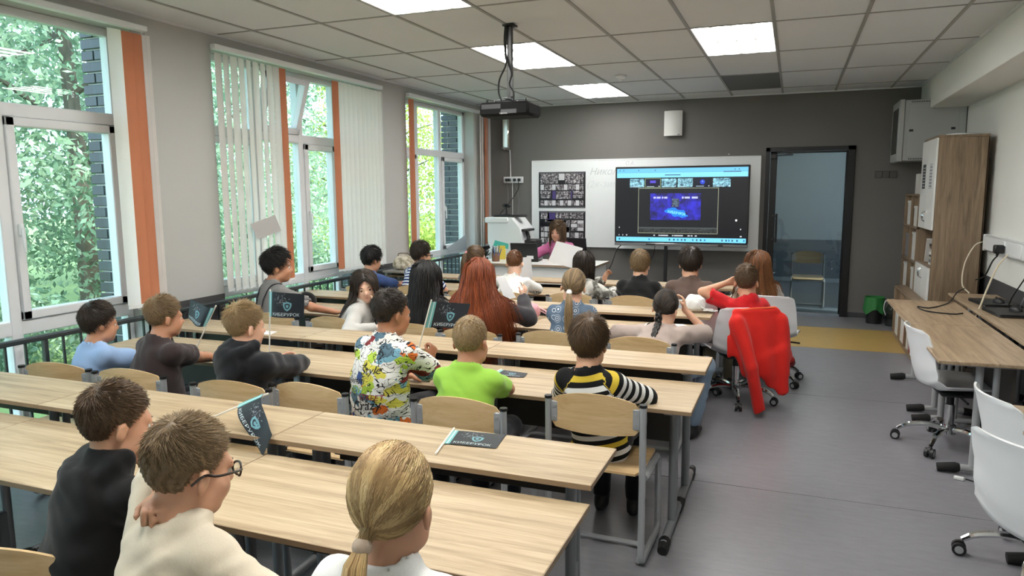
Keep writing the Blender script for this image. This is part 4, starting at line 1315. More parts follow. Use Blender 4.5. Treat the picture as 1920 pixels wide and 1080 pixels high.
def add_hand(f, W, fwd, palm, side, z, curl):
    fwd = _n(fwd); palm = np.array(palm, float); palm = _n(palm - fwd * (palm @ fwd))
    th = np.cross(fwd, palm) * side
    rf = max(0.0072, 0.0082 * z)
    f.loft(W - fwd * 0.012 * z, W + fwd * 0.074 * z, th, [(0, 0.022 * z, 0.016 * z), (0.35, 0.034 * z, 0.015 * z), (1, 0.036 * z, 0.011 * z)], k=0.012)
    for i, (o, ln) in enumerate(((0.027, 0.066), (0.009, 0.074), (-0.010, 0.068), (-0.027, 0.053))):
        K = W + fwd * 0.072 * z + th * o * z
        c = curl * (1 + 0.08 * i); d = fwd.copy(); ax = palm; ang = 0.0
        for s, fr in enumerate((0.45, 0.31, 0.24)):
            ang += c * (0.8, 1.15, 0.8)[s]
            d = _n(fwd * math.cos(ang) + palm * math.sin(ang) + th * 0.05 * (1.5 - i))
            E = K + d * ln * fr * z
            f.cone(K, E, rf * (1.0 - 0.06 * s), rf * (0.94 - 0.06 * s), k=0.004)
            K = E
    B = W + fwd * 0.018 * z + th * 0.022 * z
    E = B + _n(fwd * 0.65 + th * 0.6 + palm * 0.35) * 0.040 * z
    f.cone(B, E, 0.0125 * z, rf * 1.1, k=0.01)
    E2 = E + _n(fwd * 0.9 + th * 0.15 + palm * (0.2 + 0.4 * curl)) * 0.032 * z
    f.cone(E, E2, rf * 1.1, rf * 0.9, k=0.005)

def person(label, hw, hip, deg=0.0, s=1.0, hs=0.93, look=(0, 0, 0), tone=(214, 168, 138), hair=None, arms=None, shirt=None, pants=(38, 40, 48), seat=0.41, res=0.0085,
           twist=0.0, knees=0.0, wide=1.0, feet=True, shoes=None, drop=0.042):
    """hw: head centre (world); hip: x,y (world); arms: [left, right] each (wrist xyz local, pole, hand dir, palm, curl)"""
    root = thing('person', label, 'person', (hip[0], hip[1], 0), math.radians(deg))
    ca, sa = math.cos(math.radians(deg)), math.sin(math.radians(deg))
    dx, dy = hw[0] - hip[0], hw[1] - hip[1]
    hc = np.array([dx * ca + dy * sa, -dx * sa + dy * ca, hw[2] - drop])
    yw, pt, rl = [math.radians(v) for v in look]
    Rh = np.array(Matrix.Rotation(yw, 3, 'Z') @ Matrix.Rotation(-pt, 3, 'X') @ Matrix.Rotation(rl, 3, 'Y'))
    H = lambda p: hc + (np.asarray(p) * hs) @ Rh.T
    hz = seat + 0.085 * s
    hipP = np.array([0, 0, hz])
    nb = hc + np.array([0, -0.042, -0.122]) * (0.5 * s + 0.5 * hs / 0.93)
    mid = (hipP + nb) / 2 + np.array([0, -0.030, 0.0])
    sd = _n([math.cos(math.radians(twist)), math.sin(math.radians(twist)), 0])
    tax = _n(nb - mid)
    fr = np.cross(tax, sd) * -1
    fr = np.cross(sd, tax) * -1 if np.cross(sd, tax)[1] < 0 else np.cross(sd, tax)
    W = wide * s
    prof1 = [(0, 0.125 * W, 0.092 * W), (1, 0.112 * W, 0.084 * W)]
    prof2 = [(0, 0.112 * W, 0.084 * W), (0.5, 0.120 * W, 0.086 * W), (0.82, 0.104 * W, 0.068 * W), (1.0, 0.058 * W, 0.05 * W)]
    Sh = {q: nb + sd * (q * 0.120 * W) - tax * (0.052 * s) + np.array([0, 0.012, 0]) for q in (-1, 1)}
    L1, L2 = 0.245 * s, 0.215 * s
    arm = {}
    for q, a in zip((-1, 1), arms):
        E, Wr = ik(Sh[q], a[0], L1, L2, a[1]); arm[q] = (E, Wr)
    # ---- body: head, neck, torso, arms, hands and legs in one skin
    B = Field()
    e = lambda c, r, k=0.015, op='u': B.ell(H(c), np.array(r) * hs, Rh, k, op)
    e(CR0, CRR)
    e((0, 0.028, -0.035), (0.056, 0.060, 0.072), 0.02)
    e((0, 0.050, -0.088), (0.030, 0.030, 0.024), 0.025)
    for q in (-1, 1):
        e((q * 0.034, 0.052, -0.040), (0.026, 0.026, 0.028), 0.02)
        e((q * 0.042, 0.010, -0.075), (0.022, 0.035, 0.02), 0.03)
    e((0, 0.074, 0.014), (0.046, 0.014, 0.012), 0.02)
    B.cone(H((0, 0.084, 0.004)), H((0, 0.100, -0.030)), 0.008 * hs, 0.0115 * hs, 0.012)
    for q in (-1, 1): e((q * 0.011, 0.092, -0.034), (0.009, 0.010, 0.008), 0.008)
    for q in (-1, 1): e((q * 0.031, 0.094, -0.004), (0.019, 0.014, 0.012), 0.012, 's')
    for q in (-1, 1): e((q * 0.031, 0.0775, 0.0065), (0.016, 0.010, 0.0055), 0.006)
    e((0, 0.085, -0.056), (0.022, 0.010, 0.006), 0.006); e((0, 0.083, -0.066), (0.019, 0.010, 0.007), 0.006)
    e((0, 0.098, -0.0605), (0.024, 0.012, 0.0018), 0.004, 's')
    for q in (-1, 1):
        Re = Rh @ np.array(Matrix.Rotation(q * 0.42, 3, 'Z') @ Matrix.Rotation(-0.18, 3, 'X'))
        B.ell(H((q * 0.077, -0.010, -0.014)), np.array((0.0090, 0.018, 0.029)) * hs, Re, 0.006)
        B.ell(H((q * 0.0885, -0.004, -0.012)), np.array((0.0080, 0.009, 0.016)) * hs, Re, 0.005, 's')
    B.cone(nb - tax * 0.045, H((0, -0.022, -0.055)), 0.047 * s * 0.96, 0.046 * hs, 0.02)
    B.loft(hipP, mid, sd, prof1, 0.03); B.loft(mid, nb, sd, prof2, 0.03)
    for q in (-1, 1):
        E, Wr = arm[q]; a = arms[0 if q < 0 else 1]
        B.cone(nb + sd * q * 0.05 * W - tax * 0.035, Sh[q], 0.032 * s, 0.039 * s, 0.03)
        B.cone(Sh[q], E, 0.037 * s, 0.031 * s, 0.02); B.cone(E, Wr, 0.032 * s, 0.0205 * s, 0.012)
        add_hand(B, Wr, a[2], a[3], q, 0.86 * s, a[4])
    leg = {}
    for q in (-1, 1):
        hp = hipP + np.array([q * 0.07 * s, 0.02, -0.01]); kn = np.array([q * (0.085 + knees) * s, 0.375 * s, hz - 0.015]); an = np.array([q * (0.09 + knees * 0.6) * s, 0.36 * s, 0.075])
        leg[q] = (hp, kn, an)
        B.cone(hp, kn, 0.068 * s, 0.048 * s, 0.03); B.cone(kn, an, 0.046 * s, 0.032 * s, 0.02)
    V, F = B.mesh(res)
    lp = (V - H((0, 0.09, -0.061))) @ Rh / hs
    lip = np.clip(1.2 - np.sqrt((lp[:, 0] / 0.024) ** 2 + (lp[:, 1] / 0.02) ** 2 + (lp[:, 2] / 0.010) ** 2), 0, 0.8)
    link_mesh('body', np_mesh('body', V, F, skin_mat(tone), {'lip': lip}), root)
    # ---- face details
    Mh = Matrix.Translation(Vector(hc)) @ Matrix(Rh.tolist()).to_4x4() @ Matrix.Scale(hs, 4)
    hr = dict(hair or {}); hcol = hr.pop('col', 'brown'); HM = hair_mat(*HAIRCOL[hcol])
    for q in (-1, 1):
        ey = MB(); prof = [(0.0108 * math.cos(a), 0.0108 * math.sin(a)) for a in np.linspace(-PI / 2, PI / 2, 9)]
        ey.lathe([(max(r, 1e-4), z) for r, z in prof[:7]], n=14); ey.m = 1; ey.lathe([(max(r, 1e-4), z + 0.0003) for r, z in prof[6:]], n=14)
        o = ey.build('eye', [EYEW, IRIS], root, 60)
        o.matrix_local = Mh @ Matrix.Translation((q * 0.031, 0.0722, -0.004)) @ Matrix.Rotation(-PI / 2, 4, 'X')
        o = MB().tube([(q * 0.016, 0.0865, 0.014), (q * 0.030, 0.0845, 0.019), (q * 0.046, 0.073, 0.014)], [0.003, 0.0034, 0.0015], 6, flat=0.7).build('eyebrow', HM, root)
        o.matrix_local = Mh
    # ---- shirt
    sh = dict(sleeve=0.8, infl=0.014, hem=0.02, loose=0.0, neck=0.0, hood=False, long=False, mat=None, collar=None, wr=0.0035)
    sh.update(shirt or {})
    Cx = Field(); fl = sh['infl']
    Cx.loft(hipP - np.array([0, 0, 0.045]), mid, sd, prof1, 0.03, infl=fl + 0.004 + sh['loose']); Cx.loft(mid, nb, sd, [prof2[0], prof2[1], prof2[2], (1.0, 0.062 * W, 0.054 * W)], 0.03, infl=fl)
    for q in (-1, 1):
        E, Wr = arm[q]
        Cx.cone(nb + sd * q * 0.05 * W - tax * 0.04, Sh[q], 0.030 * s + fl, 0.038 * s + fl, 0.03)
        if sh['long']:
            Cx.cone(Sh[q], E, 0.037 * s + fl, 0.034 * s + fl, 0.025); Cx.cone(E, E + (Wr - E) * 0.97, 0.037 * s + fl, 0.026 * s + fl * 0.8, 0.018, flat=True)
        else:
            T = Sh[q] + (E - Sh[q]) * sh['sleeve']
            Cx.cone(Sh[q], T, 0.038 * s + fl, 0.041 * s + fl * 1.2, 0.025, flat=True)
    if sh['hood']:
        hd = nb + np.array([0, -0.050, 0.0]) * s
        for i in range(9):
            a = -0.4 + (PI + 0.8) * i / 8
            p = nb + np.array([math.cos(a) * 0.082, -math.sin(a) * 0.075 - 0.005, 0.030 - 0.025 * math.sin(a)]) * s
            Cx.ell(p, np.array([0.030, 0.026, 0.030]) * s, None, 0.02)
        Cx.ell(nb + np.array([0, -0.078, -0.060]) * s, np.array([0.095, 0.030, 0.080]) * s, None, 0.03)
    core = Cx  # outer form used to keep hair off the shoulders
    Cs = Field(); Cs.p = list(Cx.p)
    if not sh['hood']:
        Cs.cone(nb + np.array([0, 0.004, 0.004 - sh['neck']]), H((0, -0.01, -0.05)), 0.052 * s, 0.07 * s, 0.008, 's')
    for q in (-1, 1):
        E, Wr = arm[q]
        if sh['long']: Cs.cone(E + (Wr - E) * 0.93, Wr, 0.026 * s, 0.026 * s, 0.003, 's')
        else: Cs.cone(Sh[q] + (E - Sh[q]) * (sh['sleeve'] - 0.10), E, 0.042 * s, 0.043 * s, 0.004, 's')
    zh = hz - 0.10 + sh['hem']
    Cs.add(lambda P: (zh - P[..., 2]).astype(np.float32), -3 * np.ones(3), 3 * np.ones(3), 0.006, 'i')
    g = np.random.default_rng(abs(hash(label)) % 1000 if False else int(sum(map(ord, label))) % 1000)
    dirs = g.normal(size=(7, 3)) * np.array([28, 28, 40]); phs = g.uniform(0, 6, 7)
    def wrk(P):
        o = 0
        for d_, p_ in zip(dirs, phs): o = o + np.sin(P @ f32(d_) + p_ + 1.5 * np.sin(P @ f32(d_[::-1]) * 0.5))
        return (o * sh['wr'] * 0.42).astype(np.float32)
    V, F = Cs.mesh(max(0.0105, res * 1.2), wrk)
    tor = Field(); tor.p = Cx.p[:2]
    ar = Field(); ar.p = [p for p in Cx.p[2:8 if sh['long'] else 6]]
    dt, da = tor.at(V), ar.at(V)
    band = (V - hipP) @ tax
    for q in (-1, 1):
        E, Wr = arm[q]; ua = _n(E - Sh[q]); fa = _n(Wr - E)
        t1 = (V - Sh[q]) @ ua; t2 = (V - E) @ fa
        on = (da < dt + 0.012) & (((V - nb) @ sd) * q > 0.06 * s)
        along = np.where((t1 > L1 * 0.95) | (t2 > 0.02), L1 + np.clip(t2, 0, 1), np.clip(t1, -0.05, L1))
        band = np.where(on, (Sh[q] - hipP) @ tax - along + 0.02, band)
    o = link_mesh(sh.get('name', 'shirt'), np_mesh('shirt', V, F, sh['mat'] or cloth('shirt_%d_%d_%d' % sh['col'], sh['col']), {'band': band + 0.5}), root)
    shirt_o = o
    if sh['collar']:
        cp = []
        for i in range(25):
            a = 2 * PI * i / 24
            cp.append(nb + np.array([math.cos(a) * 0.054 * s, math.sin(a) * 0.052 * s + 0.006, 0.004 + 0.016 * (-math.sin(a)) * 1.0 - sh['neck'] * 0.6 * max(0, math.sin(a))]))
        MB().tube([tuple(p) for p in cp[:-1]], 0.0075 * s, 6, closed=True).build('collar', cloth('collar_%d_%d_%d' % sh['collar'], sh['collar']), o)
    # ---- trousers and shoes
    Px = Field()
    Px.ell(hipP + np.array([0, 0.0, -0.01]), np.array([0.135 * W, 0.105 * W, 0.085 * s]), None, 0.03)
    for q in (-1, 1):
        hp, kn, an = leg[q]
        Px.cone(hp, kn, 0.078 * s, 0.058 * s, 0.03); Px.cone(kn, an + (an - kn) * 0.0, 0.057 * s, 0.047 * s, 0.03, flat=True)
    PM = pants if not isinstance(pants, tuple) else cloth('trousers_%d_%d_%d' % pants, pants, 0.12)
    V, F = Px.mesh(0.017 if res > 0.009 else 0.014, lambda P: wrk(P) * 0.9)
    link_mesh('trousers', np_mesh('trousers', V, F, PM), root)
    for q in (-1, 1):
        hp, kn, an = leg[q]
        Sx = Field(); fz = np.array([0, 1, 0])
        Sx.loft(np.array([an[0], an[1] - 0.045 * s, 0.035]), np.array([an[0] + q * 0.012, an[1] + 0.125 * s, 0.030]), (1, 0, 0), [(0, 0.030 * s, 0.028), (0.5, 0.036 * s, 0.030), (1, 0.032 * s, 0.020)], 0.01)
        Sx.cone(an + np.array([0, 0, 0.03]), np.array([an[0], an[1], 0.045]), 0.042 * s, 0.040 * s, 0.02)
        Sx.add(lambda P: (0.003 - P[..., 2]).astype(np.float32), -3 * np.ones(3), 3 * np.ones(3), 0.003, 'i')
        V, F = Sx.mesh(0.015)
        link_mesh('shoe', np_mesh('shoe', V, F, shoes or SHOE), root)
    # ---- hair
    if hr:
        braid = hr.pop('braid', None); band_c = hr.pop('tiecol', None)
        V, F, T = make_hair(H=H, Rh=Rh, hs=hs, local_body=core, seed=int(sum(map(ord, label))) % 997, **hr)
        hobj = link_mesh('hair', np_mesh('hair', V, F, HM, {'tone': T}), root)
        if band_c:
            tp = H(np.array([hr.get('tie', (0, -0.112, 0.0))]))[0]; bk = Rh @ np.array([0, -1.0, 0])
            axd = _n(bk * 0.5 + np.array([0, 0, -1]) * 0.85)
            MB().tube([tp - axd * 0.012, tp - axd * 0.004, tp + axd * 0.006, tp + axd * 0.014], [0.014, 0.018, 0.018, 0.013], 12).build('hair_tie', cloth('tie_%d_%d_%d' % band_c, band_c), hobj)
        if braid:
            tp = H(np.array([hr['tie']]))[0]; bk = Rh @ np.array([0, -1.0, 0]); sv = Rh @ np.array([1.0, 0, 0])
            bb = MB(); npt = 40
            for k in range(3):
                pts = []; rad = []
                for i in range(npt):
                    t = i / (npt - 1); a = t * braid * 62 + k * 2 * PI / 3
                    sz = np.interp(t, [0, 0.1, 0.8, 1], [0.8, 1, 0.75, 0.35])
                    p = tp + bk * (0.02 + 0.006) + np.array([0, 0, -1]) * braid * t + sv * (0.013 * sz * math.sin(a)) + bk * (0.007 * sz * math.sin(2 * a))
                    d0 = float(core.at(p[None])[0])
                    if d0 < 0.016: p = p + bk * (0.016 - d0)
                    pts.append(tuple(p)); rad.append(0.0115 * sz)
                bb.tube(pts, rad, 8)
            ob_ = bb.build('braid', HM, hobj, 60)
            e_ = Vector(pts[-1]); MB().tube([e_ + Vector((0, 0, 0.012)), e_, e_ + Vector((0, 0, -0.01))], [0.010, 0.012, 0.009], 10).build('braid_tie', cloth('tie_white', (225, 222, 218)), hobj)
    return dict(root=root, H=H, Rh=Rh, hs=hs, core=core, shirt=shirt_o, Mh=Mh, nb=nb, arm=arm, HM=HM)
DN = (0, 0, -1)
def forearms(yd, z=0.70, gap=0.04, spread=0.30, dy=0.14, curl=0.25):
    """both forearms resting on a desk whose edge is yd in front of the hips"""
    return [((-gap, yd + dy, z), (-1, -0.35, -0.5), (0.75, 0.6, 0.0), DN, curl), ((gap, yd + dy + 0.015, z + 0.012), (1, -0.35, -0.5), (-0.75, 0.6, 0.0), DN, curl)]
# ---------------------------------------------------------------- special cloth patterns
def graffiti_mat():
    m, nt, b = new_mat('graffiti_print')
    L = nt.links
    tc = node(nt, 'ShaderNodeTexCoord')
    n0 = node(nt, 'ShaderNodeTexNoise', Scale=14.0, Detail=3.0); L.new(tc.outputs['Object'], n0.inputs['Vector'])
    mv = node(nt, 'ShaderNodeMix', data_type='RGBA', blend_type='LINEAR_LIGHT'); mv.inputs[0].default_value = 0.055
    L.new(tc.outputs['Object'], mv.inputs[6]); L.new(n0.outputs['Color'], mv.inputs[7])
    mp = node(nt, 'ShaderNodeMapping'); mp.inputs['Scale'].default_value = (1.0, 0.25, 1.5); L.new(mv.outputs[2], mp.inputs['Vector'])
    vo = node(nt, 'ShaderNodeTexVoronoi', Scale=16.0); L.new(mp.outputs[0], vo.inputs['Vector'])
    sp = node(nt, 'ShaderNodeSeparateColor'); L.new(vo.outputs['Color'], sp.inputs[0])
    cr = node(nt, 'ShaderNodeValToRGB'); cr.color_ramp.interpolation = 'CONSTANT'
    cols = [(0, (228, 228, 224)), (0.16, (222, 110, 40)), (0.28, (214, 206, 84)), (0.40, (86, 116, 132)), (0.52, (232, 230, 226)), (0.62, (178, 206, 74)), (0.72, (138, 40, 44)), (0.79, (120, 170, 190)), (0.88, (58, 84, 140)), (0.94, (226, 224, 220))]
    e = cr.color_ramp.elements; e[0].color = lin(cols[0][1]) + (1,); e[1].position = cols[1][0]; e[1].color = lin(cols[1][1]) + (1,)
    for q, c in cols[2:]:
        x = e.new(q); x.color = lin(c) + (1,)
    L.new(sp.outputs[0], cr.inputs[0])
    ed = node(nt, 'ShaderNodeMath', operation='LESS_THAN'); ed.inputs[1].default_value = 0.60; L.new(vo.outputs['Distance'], ed.inputs[0])
    wh = node(nt, 'ShaderNodeMix', data_type='RGBA'); wh.inputs[6].default_value = lin((224, 224, 220)) + (1,)
    L.new(ed.outputs[0], wh.inputs[0]); L.new(cr.outputs[0], wh.inputs[7])
    # brush lines
    n1 = node(nt, 'ShaderNodeTexNoise', Scale=26.0, Detail=1.5, Distortion=1.2); mp3 = node(nt, 'ShaderNodeMapping'); mp3.inputs['Scale'].default_value = (1, 0.3, 1.2); L.new(tc.outputs['Object'], mp3.inputs['Vector']); L.new(mp3.outputs[0], n1.inputs['Vector'])
    sb = node(nt, 'ShaderNodeMath', operation='SUBTRACT'); sb.inputs[1].default_value = 0.5; L.new(n1.outputs['Fac'], sb.inputs[0])
    ab = node(nt, 'ShaderNodeMath', operation='ABSOLUTE'); L.new(sb.outputs[0], ab.inputs[0])
    lt = node(nt, 'ShaderNodeMath', operation='LESS_THAN'); lt.inputs[1].default_value = 0.022; L.new(ab.outputs[0], lt.inputs[0])
    bk = node(nt, 'ShaderNodeMix', data_type='RGBA'); bk.inputs[7].default_value = lin((28, 26, 28)) + (1,)
    L.new(lt.outputs[0], bk.inputs[0]); L.new(wh.outputs[2], bk.inputs[6]); L.new(bk.outputs[2], b.inputs['Base Color'])
    b.inputs['Roughness'].default_value = 0.85
    return m
def two_tone(name, c1, c2, scale, thr=0.5, soft=0.06, kind='noise', stretch=(1, 1, 1)):
    m, nt, b = new_mat(name)
    L = nt.links
    tc = node(nt, 'ShaderNodeTexCoord'); mp = node(nt, 'ShaderNodeMapping'); mp.inputs['Scale'].default_value = stretch; L.new(tc.outputs['Object'], mp.inputs['Vector'])
    if kind == 'noise':
        t = node(nt, 'ShaderNodeTexNoise', Scale=scale, Detail=3.0); src = t.outputs['Fac']
        L.new(mp.outputs[0], t.inputs['Vector'])
    else:
        t = node(nt, 'ShaderNodeTexVoronoi', Scale=scale); t.inputs['Randomness'].default_value = 0.55; L.new(mp.outputs[0], t.inputs['Vector'])
        ml = node(nt, 'ShaderNodeMath', operation='MULTIPLY'); ml.inputs[1].default_value = 34.0; L.new(t.outputs['Distance'], ml.inputs[0])
        sn = node(nt, 'ShaderNodeMath', operation='SINE'); L.new(ml.outputs[0], sn.inputs[0])
        lt = node(nt, 'ShaderNodeMath', operation='LESS_THAN'); lt.inputs[1].default_value = 0.42; L.new(t.outputs['Distance'], lt.inputs[0])
        mm = node(nt, 'ShaderNodeMath', operation='MULTIPLY'); L.new(sn.outputs[0], mm.inputs[0]); L.new(lt.outputs[0], mm.inputs[1]); src = mm.outputs[0]
    cr = node(nt, 'ShaderNodeValToRGB'); e = cr.color_ramp.elements
    e[0].position = thr - soft; e[0].color = lin(c1) + (1,); e[1].position = thr + soft; e[1].color = lin(c2) + (1,)
    L.new(src, cr.inputs[0]); L.new(cr.outputs[0], b.inputs['Base Color']); b.inputs['Roughness'].default_value = 0.85
    return m
def plaid_mat():
    m, nt, b = new_mat('dark_plaid')
    L = nt.links
    tc = node(nt, 'ShaderNodeTexCoord'); sp = node(nt, 'ShaderNodeSeparateXYZ'); L.new(tc.outputs['Object'], sp.inputs[0])
    outs = []
    for ax, ph in ((0, 0.0), (2, 0.4)):
        ml = node(nt, 'ShaderNodeMath', operation='MULTIPLY_ADD'); ml.inputs[1].default_value = 14.0; ml.inputs[2].default_value = ph; L.new(sp.outputs[ax], ml.inputs[0])
        fr = node(nt, 'ShaderNodeMath', operation='FRACT'); L.new(ml.outputs[0], fr.inputs[0])
        cr = node(nt, 'ShaderNodeValToRGB'); cr.color_ramp.interpolation = 'CONSTANT'; e = cr.color_ramp.elements
        e[0].color = (0.008, 0.008, 0.009, 1); e[1].position = 0.45; e[1].color = (0.16, 0.07, 0.02, 1)
        for q, c in ((0.5, (0.008, 0.008, 0.009, 1)), (0.62, (0.10, 0.08, 0.025, 1)), (0.86, (0.008, 0.008, 0.009, 1)), (0.93, (0.12, 0.1, 0.07, 1)), (0.96, (0.008, 0.008, 0.009, 1))):
            x = e.new(q); x.color = c
        L.new(fr.outputs[0], cr.inputs[0]); outs.append(cr.outputs[0])
    ad = node(nt, 'ShaderNodeMix', data_type='RGBA', blend_type='ADD'); ad.inputs[0].default_value = 1.0
    L.new(outs[0], ad.inputs[6]); L.new(outs[1], ad.inputs[7]); L.new(ad.outputs[2], b.inputs['Base Color']); b.inputs['Roughness'].default_value = 0.85
    return m
K, Wt, Ye = (20, 20, 22), (226, 226, 224), (206, 178, 60)
STRIPE9 = [(0, K)]
q_ = 0.390
seq = [Wt, K, Wt, K, Ye, K, Wt, K, Wt, K, Wt, K, Wt, K, Wt, K, Wt, K, Ye, K]
for i_, c_ in enumerate(seq): STRIPE9.append((q_ + i_ * 0.0225, c_))
STRIPED = stripes('wide_stripes', STRIPE9, period=1.0)
SAILOR = stripes('sailor_stripes', [(0, (222, 224, 230)), (0.5, (40, 58, 112))], period=0.030)
DENIM = cloth('light_denim', (120, 138, 158), 0.2)
KHAKI = cloth('khaki_trousers', (128, 122, 104), 0.15)

# ---------------------------------------------------------------- nearest row
SK1, SK2, SK3, SK4 = (222, 176, 148), (206, 158, 128), (184, 134, 104), (226, 186, 162)
P_blonde = person('child with a long blonde ponytail and white T-shirt in the nearest row', (0.082, -4.49, 1.006), (0.085, -4.55), 2, s=0.92, hs=0.965, look=(4, 4, 0), tone=SK2,
       hair=dict(style='pony', col='blonde', n=4600, tie=(-0.014, -0.110, -0.046), L=0.30, tiecol=(196, 176, 156), w=0.0010, nape=-0.06), arms=[((-0.10, 0.24, 0.60), (-1, -0.2, -0.4), (0.4, 0.9, 0), DN, 0.3), ((0.10, 0.24, 0.60), (1, -0.2, -0.4), (-0.4, 0.9, 0), DN, 0.3)],
       shirt=dict(col=(232, 232, 230), sleeve=0.8, collar=(226, 226, 224)), res=0.0068, drop=0.032)
P_glas = person('boy with glasses and short light hair in a cream T-shirt, hand on his collar', (-0.435, -4.49, 1.005), (-0.43, -4.57), -12, s=0.93, hs=0.98, look=(-4, 10, 0), tone=SK2,
       hair=dict(style='short', col='ltbrown', n=7500, top=0.022, side=0.008, w=0.0007, nape=-0.055, front=0.07),
       arms=[((-0.075, 0.035, 0.905), (-0.9, 0.3, -0.8), (0.75, -0.55, 0.25), (0.3, -0.2, -1), 0.75), ((0.16, 0.26, 0.60), (1, -0.2, -0.3), (-0.3, 0.9, 0.0), DN, 0.3)],
       shirt=dict(col=(222, 210, 188), sleeve=0.92, collar=(214, 200, 178), loose=0.012, infl=0.018, wr=0.006), res=0.0066, drop=0.032)
P_hood3 = person('boy in a black hoodie over a plaid shirt, resting his cheek on his hand', (-0.80, -4.365, 1.03), (-0.82, -4.44), -12, s=0.92, hs=0.87, look=(-12, 8, -4), tone=SK2,
       hair=dict(style='short', col='brown', n=6500, top=0.026, side=0.010, w=0.0008, front=0.062),
       arms=[((-0.10, 0.22, 0.60), (-1, -0.35, -0.5), (0.6, 0.7, 0), DN, 0.3), ((0.075, 0.14, 0.850), (0.0, 0.1, -1.0), (-0.10, -0.05, 1.0), (-1, -0.15, 0), 0.55)],
       shirt=dict(col=(16, 16, 18), long=True, hood=True, hem=0.06, infl=0.02, wr=0.005, name='hoodie'), pants=plaid_mat(), res=0.0072, drop=0.036)

# ---------------------------------------------------------------- second row
R2 = dict(res=0.0090)
person('small boy in a light blue shirt by the window', (-2.556, -3.0, 0.948), (-2.60, -3.00), -18, s=0.86, hs=0.85, look=(-4, 4, 0), tone=SK3, hair=dict(style='mop', col='dkbrown', n=2200, top=0.035, side=0.018, nape=-0.05),
       arms=forearms(0.31, 0.672, dy=0.03), shirt=dict(col=(146, 174, 212), sleeve=0.68, collar=(150, 178, 214), loose=0.01), seat=0.37, **R2)
P_brown5 = person('boy in a dark brown T-shirt holding a flag on a stick', (-2.125, -2.98, 1.004), (-2.17, -2.98), -14, s=0.92, hs=0.87, look=(-10, 2, 0), tone=SK3, hair=dict(style='short', col='ltbrown', n=3300, top=0.034, side=0.014, front=0.064),
       arms=[((-0.08, 0.33, 0.675), (-1, -0.3, -0.5), (0.8, 0.5, 0), DN, 0.6), ((-0.09, 0.33, 0.685), (0.8, 0.5, -0.5), (-0.85, 0.35, 0.1), (-0.3, -0.2, -1), 0.9)],
       shirt=dict(col=(54, 44, 44), sleeve=0.68, loose=0.012), seat=0.43, **R2)
P_hood6 = person('boy in a black hoodie seen from behind in the second row', (-1.582, -3.02, 0.998), (-1.60, -2.93), -8, s=0.95, hs=0.90, look=(-14, 2, 0), tone=SK1, hair=dict(style='short', col='dkblonde', n=3300, top=0.040, side=0.015, front=0.064),
       arms=[((-0.19, 0.32, 0.685), (-1, -0.3, -0.5), (0.2, 0.9, 0.2), (0.9, 0, -0.3), 0.9), ((-0.02, 0.35, 0.685), (1, -0.2, -0.4), (-0.7, 0.6, 0.2), (-0.8, -0.2, -0.5), 0.9)],
       shirt=dict(col=(18, 19, 24), long=True, hood=True, infl=0.022, name='hoodie'), **R2)
P_graf = person('boy in a colourful graffiti print T-shirt kneeling up at his desk', (-0.896, -2.85, 1.072), (-0.94, -2.90), -8, s=0.93, hs=0.91, look=(-20, 4, 0), tone=(168, 116, 84), hair=dict(style='short', col='dkbrown', n=3300, top=0.022, side=0.009, nape=-0.045),
       arms=[((-0.06, 0.30, 0.675), (-1, -0.3, -0.5), (0.8, 0.5, 0), DN, 0.4), ((0.03, 0.355, 0.755), (1, 0.0, -0.9), (0.05, 0.45, 0.9), (-1, 0.1, 0), 1.0)],
       shirt=dict(mat=graffiti_mat(), sleeve=0.85, loose=0.012, hem=-0.02, infl=0.017), seat=0.50, pants=(40, 40, 46), **R2)
person('boy in a lime green T-shirt with cropped hair', (-0.488, -2.88, 0.977), (-0.50, -2.92), 0, s=0.90, hs=0.93, look=(-2, 6, 0), tone=SK3, hair=dict(style='short', col='dkblonde', n=3600, top=0.014, side=0.007, w=0.0008, nape=-0.045, front=0.07),
       arms=[((-0.06, 0.35, 0.672), (-1, -0.3, -0.5), (0.8, 0.5, 0), DN, 0.4), ((-0.02, 0.345, 0.677), (1, 0.25, -0.40), (-0.85, 0.3, 0), DN, 0.4)],
       shirt=dict(col=(152, 200, 76), sleeve=0.66, collar=(150, 196, 80), loose=0.010), **R2)
person('boy in a black and white striped top with a yellow band', (-0.015, -2.68, 0.961), (0.035, -2.63), 0, s=0.90, hs=0.90, look=(2, 4, 0), tone=SK2, hair=dict(style='mop', col='brown', n=3000, top=0.055, side=0.028, nape=-0.062),
       arms=[((-0.06, 0.20, 0.675), (-1, -0.2, -0.5), (0.85, 0.4, 0), DN, 0.4), ((0.03, 0.22, 0.68), (1, -0.15, -0.35), (-0.7, 0.6, 0), DN, 0.4)],
       shirt=dict(mat=STRIPED, long=True, collar=(24, 24, 28), hem=-0.01), pants=(24, 24, 28), seat=0.42, **R2)

